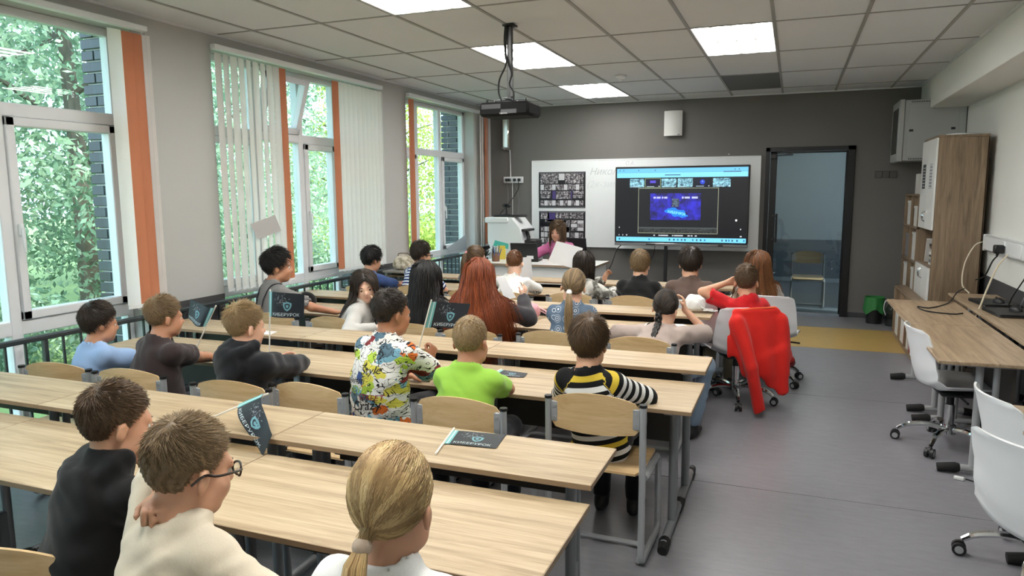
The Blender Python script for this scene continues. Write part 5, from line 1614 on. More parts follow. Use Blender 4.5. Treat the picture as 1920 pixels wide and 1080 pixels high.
# ---------------------------------------------------------------- third row
R3 = dict(res=0.0104)
P_grey10 = person('dark haired boy in grey with black shoulder straps, in profile by the window', (-2.713, -1.40, 1.085), (-2.73, -1.42), -30, s=0.98, hs=1.0, look=(-18, 2, 0), tone=SK3, hair=dict(style='mop', col='black', n=1800, top=0.06, side=0.032),
       arms=[((-0.06, 0.40, 0.68), (-1, -0.3, -0.5), (0.8, 0.5, 0), DN, 0.4), ((0.20, 0.38, 0.69), (1, -0.2, -0.5), (0.1, 0.9, 0.0), DN, 0.6)],
       shirt=dict(col=(120, 118, 116), sleeve=0.9), **R3)
person('girl with long dark hair in a pale grey sweater, turned to face the camera', (-1.976, -1.40, 0.965), (-1.99, -1.45), -72, s=0.93, hs=0.93, look=(-72, 8, 8), tone=SK4, hair=dict(style='long', col='dkbrown', n=1500, L=0.36, front=0.062),
       arms=[((0.045, 0.135, 0.775), (-0.3, 0.8, -1.0), (0.0, -0.12, 1.0), (0.25, -1, 0), 0.35), ((0.17, 0.16, 0.68), (1, -0.3, -0.5), (-0.5, 0.8, 0.1), DN, 0.4)],
       shirt=dict(col=(190, 188, 182), long=True, infl=0.022, loose=0.01, name='sweater'), pants=(60, 62, 70), **R3)
person('girl with very long black hair seen from behind', (-1.511, -1.35, 1.033), (-1.51, -1.37), -6, s=0.97, hs=0.98, look=(0, 4, 0), tone=SK1, hair=dict(style='long', col='black', n=1900, L=0.46, spread=0.08, w=0.0013), arms=forearms(0.36, 0.68, dy=0.06),
       shirt=dict(col=(34, 31, 36), long=True), **R3)
person('girl with very long red hair in a charcoal hoodie', (-1.098, -1.40, 1.066), (-1.09, -1.42), -4, s=1.0, hs=0.98, look=(0, 4, 0), tone=SK4, hair=dict(style='long', col='red', n=2600, L=0.56, spread=0.26, w=0.0013),
       arms=[((-0.06, 0.42, 0.68), (-1, -0.3, -0.5), (0.8, 0.5, 0), DN, 0.4), ((0.17, 0.30, 0.86), (1, -0.1, -0.7), (0.1, 0.3, 0.9), (-0.9, 0.1, 0), 0.5)],
       shirt=dict(col=(52, 50, 54), long=True, infl=0.024, name='hoodie'), **R3)
person('girl with a low light brown ponytail in a blue grey dress with white circles', (-0.496, -1.30, 1.019), (-0.52, -1.33), 8, s=0.93, hs=0.93, look=(6, 2, 6), tone=SK1,
       hair=dict(style='pony', col='ltbrown', n=1500, tie=(-0.02, -0.108, -0.03), L=0.34, tiecol=(236, 236, 232)), arms=forearms(0.34, 0.68, dy=0.06),
       shirt=dict(mat=two_tone('circle_print', (84, 102, 122), (206, 212, 216), 17.0, 0.72, 0.08, 'rings', (1, 0.4, 1)), sleeve=0.75, name='dress'), pants=two_tone('circle_print_skirt', (84, 102, 122), (206, 212, 216), 17.0, 0.72, 0.08, 'rings', (1, 1, 1)), **R3)
P_braid = person('girl with a dark braid in a dusty pink blouse leaning over her desk', (0.067, -1.18, 0.889), (0.02, -1.40), -4, s=0.94, hs=0.95, look=(-4, 18, 4), tone=SK1,
       hair=dict(style='pony', col='dkbrown', n=1900, tie=(0.0, -0.095, -0.055), L=None, braid=0.24), 
       arms=[((-0.30, 0.42, 0.675), (-1, -0.4, -0.2), (-0.3, 0.9, 0), DN, 0.4), ((0.13, 0.32, 0.835), (0.9, 0.2, -1.0), (-0.15, 0.1, 1.0), (-0.9, -0.1, 0), 0.5)],
       shirt=dict(col=(170, 154, 146), sleeve=0.98, infl=0.020, name='blouse'), pants=DENIM, knees=0.2, **R3)
P_red = person('boy in a red T-shirt with his hand at his ear', (0.489, -0.20, 0.955), (0.46, -0.11), 30, s=0.97, hs=0.99, look=(-34, 2, 0), tone=SK2, hair=dict(style='short', col='brown', n=3000, top=0.035, side=0.012),
       arms=[((-0.13, -0.02, 0.905), (-1, -0.15, -0.55), (0.95, -0.1, 0.1), (0.1, -1, -0.1), 0.35), ((0.10, 0.24, 0.60), (1, -0.2, -0.6), (-0.4, 0.9, 0), DN, 0.4)],
       shirt=dict(col=(196, 28, 34), sleeve=0.78, collar=(70, 16, 20)), pants=KHAKI, seat=0.385, **R3)

# ---------------------------------------------------------------- front row
R4 = dict(res=0.0122)
person('boy with black hair in a dark blue T-shirt in front of the cream blind', (-2.929, 0.20, 0.982), (-2.93, 0.12), -14, s=0.98, hs=0.98, look=(-8, 12, 0), tone=SK3, hair=dict(style='mop', col='black', n=1500, top=0.05, side=0.03), arms=forearms(0.36, 0.68, dy=0.06), shirt=dict(col=(56, 78, 126), sleeve=0.9), **R4)
P_str18 = person('boy with glasses in a navy and white striped shirt', (-2.478, 0.35, 1.029), (-2.50, 0.22), -16, s=0.95, hs=0.97, look=(-14, 4, 0), tone=SK2, hair=dict(style='mop', col='dkbrown', n=1500, top=0.045, side=0.022), arms=forearms(0.26, 0.68, dy=0.06), shirt=dict(mat=SAILOR, sleeve=0.9), **R4)
person('girl with a high dark ponytail behind the red haired girl', (-1.842, 0.20, 1.022), (-1.83, 0.12), -16, s=0.95, hs=0.98, look=(-10, 6, 0), tone=SK1, hair=dict(style='pony', col='brown', n=1200, tie=(-0.02, -0.10, 0.055), L=0.40, tiecol=(214, 150, 160)), arms=forearms(0.36, 0.68, dy=0.06), shirt=dict(col=(90, 84, 88), sleeve=0.9), **R4)
P_white = person('boy with cropped ginger hair in a white T-shirt with handwriting on the back', (-1.474, 0.20, 0.996), (-1.44, 0.08), -2, s=0.96, hs=0.94, look=(16, 14, 0), tone=SK4, hair=dict(style='short', col='auburn', n=2200, top=0.016, side=0.008), arms=forearms(0.40, 0.68, dy=0.06),
       shirt=dict(col=(228, 228, 224), sleeve=0.9, loose=0.012), **R4)
person('girl with dark straight hair in a mottled grey top', (-0.874, 0.30, 0.985), (-0.86, 0.18), -30, s=0.93, hs=0.93, look=(40, 8, 0), tone=SK1, hair=dict(style='long', col='dkbrown', n=900, L=0.24), arms=[((-0.08, 0.36, 0.80), (-1, -0.2, -0.6), (0.0, 0.5, 0.85), (0.7, 0, 0), 0.6), ((0.05, 0.34, 0.72), (1, -0.3, -0.5), (-0.6, 0.7, 0.2), DN, 0.5)],
       shirt=dict(mat=two_tone('mottled_grey', (92, 90, 84), (204, 202, 194), 16.0, 0.5, 0.08), long=True, infl=0.022), **R4)
person('boy in a black T-shirt below the screen', (-0.377, 0.25, 1.007), (-0.38, 0.17), 2, s=0.98, hs=0.93, look=(0, 2, 0), tone=SK1, hair=dict(style='mop', col='ltbrown', n=1700, top=0.035, side=0.02), arms=forearms(0.30, 0.68, dy=0.06), shirt=dict(col=(16, 16, 18), sleeve=0.9), wide=1.06, **R4)
person('boy in a brown T-shirt with thick dark hair', (0.035, 0.20, 1.036), (0.05, 0.14), 6, s=1.06, hs=1.02, look=(2, 2, 0), tone=SK2, hair=dict(style='mop', col='dkbrown', n=1700, top=0.045, side=0.026), arms=forearms(0.32, 0.68, dy=0.06), shirt=dict(col=(96, 78, 70), sleeve=0.95, collar=(110, 84, 70)), seat=0.385, wide=1.08, **R4)
person('girl with long wavy brown hair in a white top', (0.527, 0.55, 0.993), (0.58, 0.52), 10, s=1.0, hs=1.03, look=(-6, 4, 0), tone=SK4, hair=dict(style='long', col='auburn', n=1500, L=0.36, spread=0.18, w=0.0013), arms=forearms(0.32, 0.68, dy=0.06), shirt=dict(col=(222, 216, 210), long=True), seat=0.385, **R4)

# ---------------------------------------------------------------- teacher
P_teach = person('woman with a brown bob and pink shirt sitting at the white desk with a laptop', (-1.977, 3.0, 1.115), (-1.95, 3.12), 172, s=1.16, hs=1.04, look=(6, 6, 0), tone=(210, 160, 136), hair=dict(style='long', col='brown', n=1100, L=0.22, front=0.046, w=0.0014),
       arms=[((-0.17, 0.50, 0.79), (-1, -0.2, -0.6), (0.3, 0.9, 0), DN, 0.4), ((0.20, 0.48, 0.79), (1, -0.2, -0.6), (-0.3, 0.9, 0), DN, 0.4)], shirt=dict(col=(190, 104, 148), sleeve=0.95, collar=(186, 100, 144)), seat=0.44, res=0.0105)
# ================================================================ front wall equipment
def quad(name, mat, parent, pts, thick=0.0):
    return MB().add(pts, [tuple(range(len(pts)))]).build(name, mat, parent, None)
def flat_rect(parent, name, mat, x0, x1, z0, z1, y):
    return MB().box(x0, x1, y, y + 0.0008, z0, z1).build(name, mat, parent, None)
def lettering(parent, name, txt, mat, x, z, y, size, shear=0.0, width=None, flip=False):
    v, f = text_tris(txt, 1.0, shear)
    x1 = max(q[0] for q in v) - min(q[0] for q in v); k = (width / x1) if width else size
    vs = [(x + q[0] * k, y, z + q[1] * k) for q in v]
    return MB().add(vs, f).build(name, mat, parent, None)

WB = pm('whiteboard_enamel', (226, 229, 230), 0.18, var=0.01)
t = thing('whiteboard', 'long white marker board on the dark front wall behind the screen', 'whiteboard', (-1.165, YF, 0))
MB().box(-1.535, 1.535, -0.022, -0.004, 0.815, 2.0, 0.003).build('board_surface', WB, t)
fr_ = MB()
fr_.box(-1.545, 1.545, -0.026, 0, 1.995, 2.012, 0.003).box(-1.545, 1.545, -0.026, 0, 0.80, 0.818, 0.003).box(-1.545, -1.532, -0.026, 0, 0.80, 2.01, 0.003).box(1.532, 1.545, -0.026, 0, 0.80, 2.01, 0.003)
fr_.build('board_frame', WHITEP, t)
MB().box(-0.3, 1.5, -0.07, -0.02, 0.795, 0.803, 0.002).build('pen_tray', WHITEP, t)
INK = pm('grey_marker', (188, 193, 195), 0.4, var=0.1); INK2 = pm('pale_marker', (206, 211, 212), 0.4, var=0.1)
lettering(t, 'handwriting', 'Никола', INK, -0.70, 1.80, -0.0228, 0.13, 0.35)
lettering(t, 'handwriting', '(2к-зим', INK2, -0.74, 1.63, -0.0228, 0.13, 0.3)
lettering(t, 'handwriting', 'О.А.', INK, -0.20, 1.925, -0.0228, 0.07, 0.2)

def photo_mat():
    m, nt, b = new_mat('photo_collage')
    L = nt.links
    tc = node(nt, 'ShaderNodeTexCoord')
    n1 = node(nt, 'ShaderNodeTexNoise', Scale=34.0, Detail=5.0, Roughness=0.75); L.new(tc.outputs['Object'], n1.inputs['Vector'])
    oi = node(nt, 'ShaderNodeObjectInfo')
    cr = node(nt, 'ShaderNodeValToRGB'); e = cr.color_ramp.elements
    e[0].position = 0.40; e[0].color = lin((26, 26, 32)) + (1,); e[1].position = 0.62; e[1].color = lin((216, 212, 214)) + (1,)
    x = e.new(0.5); x.color = lin((112, 106, 112)) + (1,)
    L.new(n1.outputs['Fac'], cr.inputs[0])
    hs = node(nt, 'ShaderNodeHueSaturation'); mr = node(nt, 'ShaderNodeMapRange'); mr.inputs[3].default_value = 0.75; mr.inputs[4].default_value = 1.25
    L.new(oi.outputs['Random'], mr.inputs[0]); L.new(mr.outputs[0], hs.inputs['Value']); L.new(cr.outputs[0], hs.inputs['Color']); L.new(hs.outputs[0], b.inputs['Base Color'])
    b.inputs['Roughness'].default_value = 0.3
    return m
PHOTO = photo_mat(); POSTER = pm('poster_black', (22, 22, 28), 0.3, var=0.05); PURPLE = pm('poster_purple', (72, 60, 120), 0.3, var=0.3, vscale=30); PWHITE = pm('poster_white', (208, 208, 212), 0.35, var=0.2, vscale=60)
def poster(label, x0, x1, z0, z1, lay):
    t = thing('photo_poster', label, 'poster', ((x0 + x1) / 2, YF - 0.024, 0), 0, 'class photo collages on the whiteboard')
    w, zc = (x1 - x0) / 2, (z0 + z1) / 2
    MB().box(-w, w, -0.002, 0, z0, z1).build('sheet', POSTER, t)
    for i in range(2):
        MB().box(-w + 0.012, w - 0.012, -0.0026, -0.0022, (z0 + 0.012, z1 - 0.016)[i], (z0 + 0.015, z1 - 0.013)[i]).build('printed_line', PWHITE, t)
    W2 = 2 * w - 0.05; H2 = z1 - z0 - 0.05
    for (u0, u1, v0, v1, kind) in lay:
        MB().box(-w + 0.025 + u0 * W2, -w + 0.025 + u1 * W2, -0.0032, -0.0022, z1 - 0.025 - v1 * H2, z1 - 0.025 - v0 * H2).build('photo', {'p': PHOTO, 'v': PURPLE, 'w': PWHITE}[kind], t, None)
lay1 = [(0, .24, 0, .16, 'p'), (.25, .42, 0, .16, 'p'), (.43, .56, 0, .2, 'w'), (.57, .75, 0, .16, 'p'), (.76, 1, 0, .16, 'p')]
lay1 += [(i / 12, (i + .92) / 12, .17, .30, 'p') for i in range(12) if i not in (5, 6)] + [(i / 11, (i + .9) / 11, .33, .50, 'w' if i % 3 == 0 else 'p') for i in range(11)]
lay1 += [(0, .24, .53, .63, 'p'), (0, .24, .65, .75, 'p'), (.28, .36, .53, .78, 'v'), (.37, .70, .54, .77, 'p'), (.71, .74, .53, .78, 'v'), (.76, 1, .53, .63, 'p'), (.76, 1, .65, .75, 'p')]
lay1 += [(i / 11, (i + .9) / 11, .82, .98, 'w' if i % 2 else 'p') for i in range(11)]
lay2 = [(0, .2, 0, .2, 'p'), (.16, .34, 0, .28, 'v'), (.35, .48, 0, .18, 'p'), (.49, .66, 0, .18, 'p')] + [(.68 + i * .08, .68 + i * .08 + .07, r * .1, r * .1 + .09, 'p') for i in range(4) for r in range(2)]
lay2 += [(.1, .6, .22, .30, 'p'), (.52, .68, .24, .62, 'p')] + [(.71 + i * .15, .71 + i * .15 + .14, .24 + r * .12, .24 + r * .12 + .11, 'w' if (i + r) % 2 else 'p') for i in range(2) for r in range(3)]
lay2 += [(i * .085, i * .085 + .075, .46 + r * .19, .46 + r * .19 + .16, 'w' if (i + r) % 3 else 'p') for i in range(8) for r in range(3)] + [(.70 + i * .1, .70 + i * .1 + .09, .65, .98, 'w' if i % 2 else 'p') for i in range(3)]
poster('upper black framed class photo collage on the whiteboard', -2.60, -1.916, 1.345, 1.848, lay1)
poster('lower class photo collage behind the woman', -2.595, -1.914, 0.83, 1.30, lay2)

# ---------------------------------------------------------------- interactive screen on its stand
t = thing('display_screen', 'large wide screen on a stand showing a video call', 'screen', (-0.555, 3.62, 0))
SX, Z0, Z1 = 0.832, 0.885, 1.885
MB().box(-SX, SX, 0.0, 0.06, Z0 + 0.03, Z1, 0.006).build('casing', BLACKP, t)
MB().box(-SX, SX, -0.006, 0.055, Z0 - 0.01, Z0 + 0.028, 0.006).build('lower_bezel', pm('brushed_steel', (150, 152, 155), 0.3, 0.85, var=0.04), t)
MB().box(-0.42, -0.30, -0.009, -0.005, Z0, Z0 + 0.018, 0.002).box(0.48, 0.54, -0.009, -0.005, Z0, Z0 + 0.018, 0.002).build('port_cover', BLACKP, t)
yS = -0.0012
sx0, sx1, sz0, sz1 = -SX + 0.022, SX - 0.022, Z0 + 0.045, Z1 - 0.025
scr = flat_rect(t, 'screen', emis('screen_dark', (14, 15, 20), 1.0), sx0, sx1, sz0, sz1, yS)
def U(u): return sx0 + (sx1 - sx0) * u
def Vv(v): return sz1 - (sz1 - sz0) * v
def sr(name, col, u0, u1, v0, v1, lvl=1, st=1.0, mat=None):
    return flat_rect(scr, name, mat or emis('screen_%d_%d_%d_%d' % (col + (int(st * 10),)), col, st), U(u0), U(u1), Vv(v1), Vv(v0), yS - 0.0009 * lvl)
sr('browser_bar', (104, 182, 226), 0, 1, 0.0, 0.055, 1, 0.9); sr('address_bar', (120, 196, 232), 0, 1, 0.057, 0.125, 1, 1.0)
for u in (0.02, 0.05, 0.17, 0.30, 0.9, 0.93): sr('browser_icon', (60, 100, 140), u, u + 0.008, 0.02, 0.035, 2, 0.8)
sr('address_text', (70, 110, 140), 0.38, 0.5, 0.085, 0.098, 2, 0.8); sr('address_text', (80, 120, 150), 0.82, 0.95, 0.05, 0.065, 2, 0.8)
sr('task_bar', (108, 190, 230), 0, 1, 0.94, 1.0, 1, 1.0)
for k, u in enumerate((0.02, 0.26, 0.42, 0.455, 0.485, 0.515, 0.54, 0.60, 0.63, 0.66, 0.69, 0.82, 0.85, 0.87, 0.895, 0.93, 0.98)):
    sr('task_icon', ((40, 80, 120), (56, 120, 170), (70, 90, 110))[k % 3], u, u + 0.012, 0.958, 0.982, 2, 0.8)
def noisescreen(name, c1, c2, sc, st):
    if name in MATS: return MATS[name]
    m, nt, b = new_mat(name); L = nt.links
    tc = node(nt, 'ShaderNodeTexCoord'); n1 = node(nt, 'ShaderNodeTexNoise', Scale=sc, Detail=4.0, Roughness=0.7); L.new(tc.outputs['Object'], n1.inputs['Vector'])
    cr = node(nt, 'ShaderNodeValToRGB'); e = cr.color_ramp.elements; e[0].position = 0.38; e[0].color = lin(c1) + (1,); e[1].position = 0.62; e[1].color = lin(c2) + (1,)
    L.new(n1.outputs['Fac'], cr.inputs[0]); L.new(cr.outputs[0], b.inputs['Emission Color']); b.inputs['Emission Strength'].default_value = st; b.inputs['Base Color'].default_value = (0.01, 0.01, 0.01, 1)
    MATS[name] = m; return m
CALL = noisescreen('call_room', (24, 60, 80), (150, 210, 226), 26.0, 0.9)
for k, u in enumerate((0.105, 0.23, 0.355, 0.48, 0.61, 0.745)):
    w = 0.115 if k != 5 else 0.13
    if k == 1:
        sr('call_border', (150, 170, 120), u - 0.003, u + w + 0.003, 0.135, 0.262, 1, 0.8); sr('call_tile', (20, 18, 44), u, u + w, 0.14, 0.257, 2, 0.8); sr('call_picture', (86, 76, 200), u + 0.035, u + 0.08, 0.165, 0.20, 3, 0.8)
    elif k == 4:
        sr('call_tile', (16, 18, 40), u, u + w, 0.14, 0.257, 2, 0.8); 
        MB().tube([(U(u + w / 2), yS - 0.0030, Vv(0.19)), (U(u + w / 2), yS - 0.0032, Vv(0.19))], 0.030, 20).build('avatar', emis('avatar_blue', (40, 66, 190), 0.9), scr)
        MB().tube([(U(u + w / 2), yS - 0.0034, Vv(0.182)), (U(u + w / 2), yS - 0.0036, Vv(0.182))], 0.009, 14).build('avatar_head', emis('avatar_light', (130, 150, 230), 0.9), scr)
    else:
        sr('call_tile', (0, 0, 0), u, u + w, 0.14, 0.257, 2, 1, CALL)
    sr('name_tag', (170, 190, 200), u + 0.01, u + w * 0.6, 0.242, 0.25, 4, 0.8); sr('mic_icon', (220, 230, 235), u + w - 0.012, u + w - 0.006, 0.238, 0.25, 4, 0.9)
sr('video_border', (170, 176, 150), 0.175, 0.79, 0.268, 0.885, 1, 0.85); sr('video_picture', (22, 24, 28), 0.178, 0.787, 0.273, 0.880, 2, 1.0)
sr('stage_backdrop', (0, 0, 0), 0.27, 0.66, 0.34, 0.70, 3, 1, noisescreen('stage_blue', (16, 14, 70), (44, 40, 190), 9.0, 0.9))
sr('stage_floor', (74, 80, 82), 0.18, 0.785, 0.80, 0.82, 3, 0.7); sr('audience', (0, 0, 0), 0.18, 0.785, 0.82, 0.878, 3, 1, noisescreen('audience_dark', (8, 9, 10), (70, 76, 74), 40.0, 0.6))
g_ = MB()
for k in range(26):
    a = k / 26 * 2 * PI; g_.v.append((U(0.475 + 0.085 * math.cos(a) * (1 + 0.18 * math.sin(5 * a))), yS - 0.0040, Vv(0.60 + 0.055 * math.sin(a) * (1 + 0.2 * math.cos(7 * a)) + 0.035 * math.cos(a))))
g_.f.append(tuple(range(26))); g_.mi.append(0); g_.build('neon_cloud', emis('neon_blue', (30, 110, 220), 1.1), scr, None)
v_, f_ = text_tris('КИБЕРУРОК', 1.0); k_ = 0.225 / max(q[0] for q in v_)
MB().add([(U(0.408) + q[0] * k_, yS - 0.0046, Vv(0.602) - q[0] * k_ * 0.17 + q[1] * k_ * 1.25) for q in v_], f_).build('screen_lettering', emis('neon_cyan', (130, 215, 250), 1.3), scr, None)
sr('stage_emblem', (70, 86, 110), 0.44, 0.495, 0.41, 0.52, 4, 0.7, noisescreen('emblem_grey', (14, 16, 40), (110, 130, 150), 40.0, 0.7))
for u, w in ((0.295, 0.018), (0.32, 0.03), (0.36, 0.012), (0.378, 0.025), (0.515, 0.014), (0.535, 0.04), (0.59, 0.045)): sr('sponsor_mark', (190, 196, 235), u, u + w, 0.385, 0.41, 4, 0.8)
for u, v in ((0.02, 0.80), (0.955, 0.81)): sr('side_icon', (200, 205, 210), u, u + 0.008, v, v + 0.016, 2, 0.9)
MB().tube([(U(0.925), yS - 0.0030, Vv(0.70)), (U(0.925), yS - 0.0034, Vv(0.70))], 0.013, 16).build('round_button', emis('screen_white', (220, 224, 226), 1.0), scr)
for u, w in ((0.02, 0.006), (0.05, 0.006), (0.08, 0.010), (0.30, 0.012), (0.34, 0.012), (0.355, 0.06), (0.445, 0.010), (0.46, 0.07), (0.565, 0.018), (0.59, 0.014), (0.62, 0.016), (0.955, 0.014)): sr('control', (186, 190, 196), u, u + w, 0.905, 0.922, 2, 0.85)
MB().box(-0.19, -0.15, 0.02, 0.06, 0.06, Z0 + 0.2, 0.005).build('stand_post', BLACKP, t)
MB().box(-0.25, -0.09, -0.28, 0.36, 0.03, 0.06, 0.008).box(-0.55, 0.21, -0.25, -0.19, 0.03, 0.06, 0.008).box(-0.55, 0.21, 0.28, 0.34, 0.03, 0.06, 0.008).box(-0.4, 0.08, 0.06, 0.09, 1.1, 1.5, 0.005).build('stand_base', BLACKP, t)
for (a, b) in ((-0.53, -0.22), (0.19, -0.22), (-0.53, 0.31), (0.19, 0.31)):
    MB().tube([(a - 0.012, b, 0.02), (a + 0.012, b, 0.02)], 0.02, 12).build('castor', BLACKR, t)
tag(MB().tube(smooth_path([(-1.30, 3.64, 0.88), (-1.36, 3.62, 0.80), (-1.42, 3.6, 0.62), (-1.52, 3.55, 0.40), (-1.58, 3.5, 0.20), (-1.5, 3.5, 0.012), (-1.2, 3.55, 0.008)], 6), 0.006, 6).build('power_cable', BLACKR), 'black cable hanging below the left end of the screen', 'cable')
tag(MB().tube(smooth_path([(-0.86, 3.66, 0.90), (-0.88, 3.68, 0.78), (-0.92, 3.7, 0.70), (-1.0, 3.75, 0.60), (-1.1, 3.9, 0.3)], 6), 0.004, 6).build('thin_cable', BLACKR), 'thin black cable hanging from the middle of the screen', 'cable')

# ---------------------------------------------------------------- small wall fittings
t = thing('wall_speaker', 'white wall speaker above the screen', 'speaker', (-0.728, YF, 0))
def spk(u, v):
    a = 2 * u - 1; return (a * 0.115, -0.055 - 0.03 * (1 - a * a), 2.29 + 0.32 * v)
MB().box(-0.11, 0.11, -0.06, 0, 2.295, 2.605, 0.01).build('cabinet', WHITEP, t)
MB().grid(spk, 10, 2, -0.006).build('grille', pm('speaker_grille', (206, 206, 203), 0.6, var=0.1, vscale=300), t, 60)
MB().box(0.05, 0.09, -0.083, -0.07, 2.30, 2.31, 0.002).build('badge', STEEL_D, t)
t = thing('uv_lamp', 'slim chrome air purifier lamp mounted upright on the front wall', 'wall lamp', (-3.085, YF, 0))
MB().box(-0.055, 0.055, -0.09, -0.01, 2.17, 2.62, 0.02).build('housing', pm('polished_aluminium', (214, 210, 196), 0.18, 0.9, var=0.03), t)
MB().box(-0.05, 0.05, -0.098, -0.09, 2.19, 2.205, 0.002).build('badge', STEEL_D, t)
MB().box(-0.06, -0.045, -0.03, 0, 2.2, 2.6, 0.003).build('bracket', STEEL, t)
t = thing('socket_strip', 'white wall socket strip with black plugs', 'socket', (-2.99, YF, 0))
MB().box(-0.15, 0.15, -0.03, 0, 1.70, 1.79, 0.006).build('faceplate', WHITEP, t)
for x in (-0.09, -0.05, 0.03, 0.10):
    MB().box(x - 0.02, x + 0.02, -0.075, -0.03, 1.725, 1.765, 0.008).build('plug', BLACKP, t)
for pts, m_, r, lab in (([(-3.04, YF - 0.02, 2.17), (-3.035, YF - 0.015, 1.9), (-3.03, YF - 0.02, 1.78)], WHITEP, 0.006, 'white lead running from the chrome wall lamp down to the sockets'),
                  ([(-2.89, YF - 0.07, 1.73), (-2.91, YF - 0.05, 1.6), (-2.96, 3.8, 1.40), (-2.98, 3.55, 1.275)], BLACKR, 0.005, 'black lead from the right plug to the white machine'),
                  ([(-3.08, YF - 0.07, 1.73), (-3.06, YF - 0.05, 1.55), (-3.02, 3.9, 1.3), (-3.0, 3.6, 1.275)], STEEL_D, 0.003, 'thin grey lead from the left plug to the white machine'),
                  ([(-2.96, YF - 0.07, 1.73), (-2.9, YF - 0.05, 1.5), (-2.80, 3.8, 1.35), (-2.72, 3.55, 1.275)], STEEL_D, 0.003, 'thin grey lead from the middle plug'),
                  ([(-3.0, YF - 0.03, 1.72), (-3.0, YF - 0.03, 1.3), (-3.0, YF - 0.03, 0.7)], WHITEP, 0.005, 'white lead hanging straight down from the sockets')):
    tag(MB().tube(smooth_path(pts, 6), r, 6).build('lead', m_), lab, 'cable')
t = thing('wall_plate', 'dark flush plate on the front wall right of the door', 'wall plate', (1.80, YF, 0))
PL = pm('dark_plate', (84, 82, 79), 0.5, var=0.03)
for k in range(3): MB().box(-0.12 + 0.08 * k + 0.002, -0.04 + 0.08 * k - 0.002, -0.012, 0, 1.715, 1.795, 0.004).build('switch', PL, t)
t = thing('wall_bracket', 'tiny silver hook on the dark wall above the screen', 'hook', (-0.02, YF, 0))
MB().box(-0.012, 0.012, -0.006, 0, 2.03, 2.045, 0.002).tube([(0, -0.005, 2.037), (0, -0.02, 2.035)], 0.003, 6).build('plate', STEEL, t)

# ---------------------------------------------------------------- projector
t = thing('projector', 'black projector hanging from the ceiling on a dark pole', 'projector', (-1.175, -0.64, 0))
MB().box(-0.045, 0.045, -0.045, 0.045, 2.755, 2.768, 0.004).build('ceiling_plate', BLACKP, t)
MB().box(-0.018, 0.018, -0.018, 0.018, 2.24, 2.76, 0.004).box(0.0, 0.03, -0.022, -0.016, 2.26, 2.4, 0.002).build('pole', pm('dark_steel', (70, 70, 70), 0.4, 0.6, var=0.08), t)
MB().box(-0.13, 0.13, -0.02, 0.02, 2.238, 2.246, 0.002).box(-0.02, 0.02, -0.11, 0.11, 2.238, 2.246, 0.002).tube([(-0.12, -0.015, 2.24), (-0.12, -0.02, 2.21)], 0.005, 6).tube([(0.12, -0.015, 2.24), (0.12, -0.02, 2.21)], 0.005, 6).build('mount_arm', STEEL_D, t)
MB().box(-0.19, 0.19, -0.14, 0.14, 2.115, 2.215, 0.018).build('body', pm('matt_black', (16, 16, 17), 0.75, var=0.1, spec=0.2), t)
MB().box(-0.17, -0.02, -0.1425, -0.139, 2.165, 2.20, 0.002).build('vent', pm('vent_grey', (52, 52, 54), 0.5, var=0.3, vscale=200), t)
MB().box(-0.02, 0.10, -0.142, -0.139, 2.13, 2.16, 0.002).build('port_panel', pm('port_grey', (70, 70, 72), 0.4, var=0.4, vscale=120), t)
MB().tube([(0.10, 0.14, 2.165), (0.10, 0.165, 2.165)], 0.035, 18).build('lens', BLACKP, t)
for x in (-0.15, 0.15): MB().cyl((x, -0.08, 2.215), 0.008, 0.02, 8).build('foot', BLACKP, t)
lettering(t, 'maker_mark', 'Optoma', pm('white_print', (190, 190, 190), 0.5, var=0), -0.03, 2.128, -0.1430, 0.03, width=0.06)
for k, pts in enumerate(([(-0.022, -0.02, 2.76), (-0.03, -0.03, 2.62), (-0.02, -0.025, 2.50), (-0.06, -0.06, 2.38), (-0.05, -0.10, 2.28), (-0.01, -0.12, 2.20)], [(-0.012, -0.03, 2.76), (-0.018, -0.035, 2.55), (0.03, -0.05, 2.42), (0.02, -0.07, 2.34), (0.06, -0.09, 2.28), (0.06, -0.10, 2.20)], [(-0.03, -0.015, 2.76), (-0.036, -0.02, 2.66), (-0.022, -0.03, 2.52)])):
    MB().tube(smooth_path(pts, 6), 0.006, 6).build('cable', BLACKR, t)

# ---------------------------------------------------------------- teacher's desk and what stands on it
t = thing('teacher_desk', 'white desk with a closed front panel at the front of the room', 'desk', (-1.98, 2.39, 0))
MB().box(-0.74, 0.74, -0.34, 0.34, 0.725, 0.75, 0.003).build('desk_top', WHITEM, t)
MB().box(-0.742, 0.742, -0.342, -0.339, 0.726, 0.749).box(0.739, 0.742, -0.34, 0.34, 0.726, 0.749).build('edge_band', pm('oak_edge', (150, 130, 108), 0.5, var=0.1), t)
MB().box(-0.70, 0.66, -0.30, -0.28, 0.12, 0.725, 0.002).build('front_panel', WHITEM, t)
for x in (-0.72, 0.70): MB().box(x - 0.012, x + 0.012, -0.31, 0.31, 0, 0.725, 0.002).build('side_panel', WHITEM, t)
t = thing('office_chair', 'black office chair back behind the woman', 'office chair', (-1.93, 3.16, 0))
MB().grid(lambda u, v: ((2 * u - 1) * 0.24 * (1 - 0.15 * v), 0.21 + 0.03 * (1 - (2 * u - 1) ** 2), 0.55 + 0.42 * v), 8, 6, 0.04).build('backrest', BLACKP, t, 60)
MB().box(-0.24, 0.24, -0.22, 0.22, 0.36, 0.43, 0.03).build('seat', BLACKP, t)
MB().cyl((0, 0, 0.08), 0.03, 0.29, 12).box(-0.03, 0.03, 0.2, 0.26, 0.38, 0.6, 0.01).build('column', BLACKP, t)
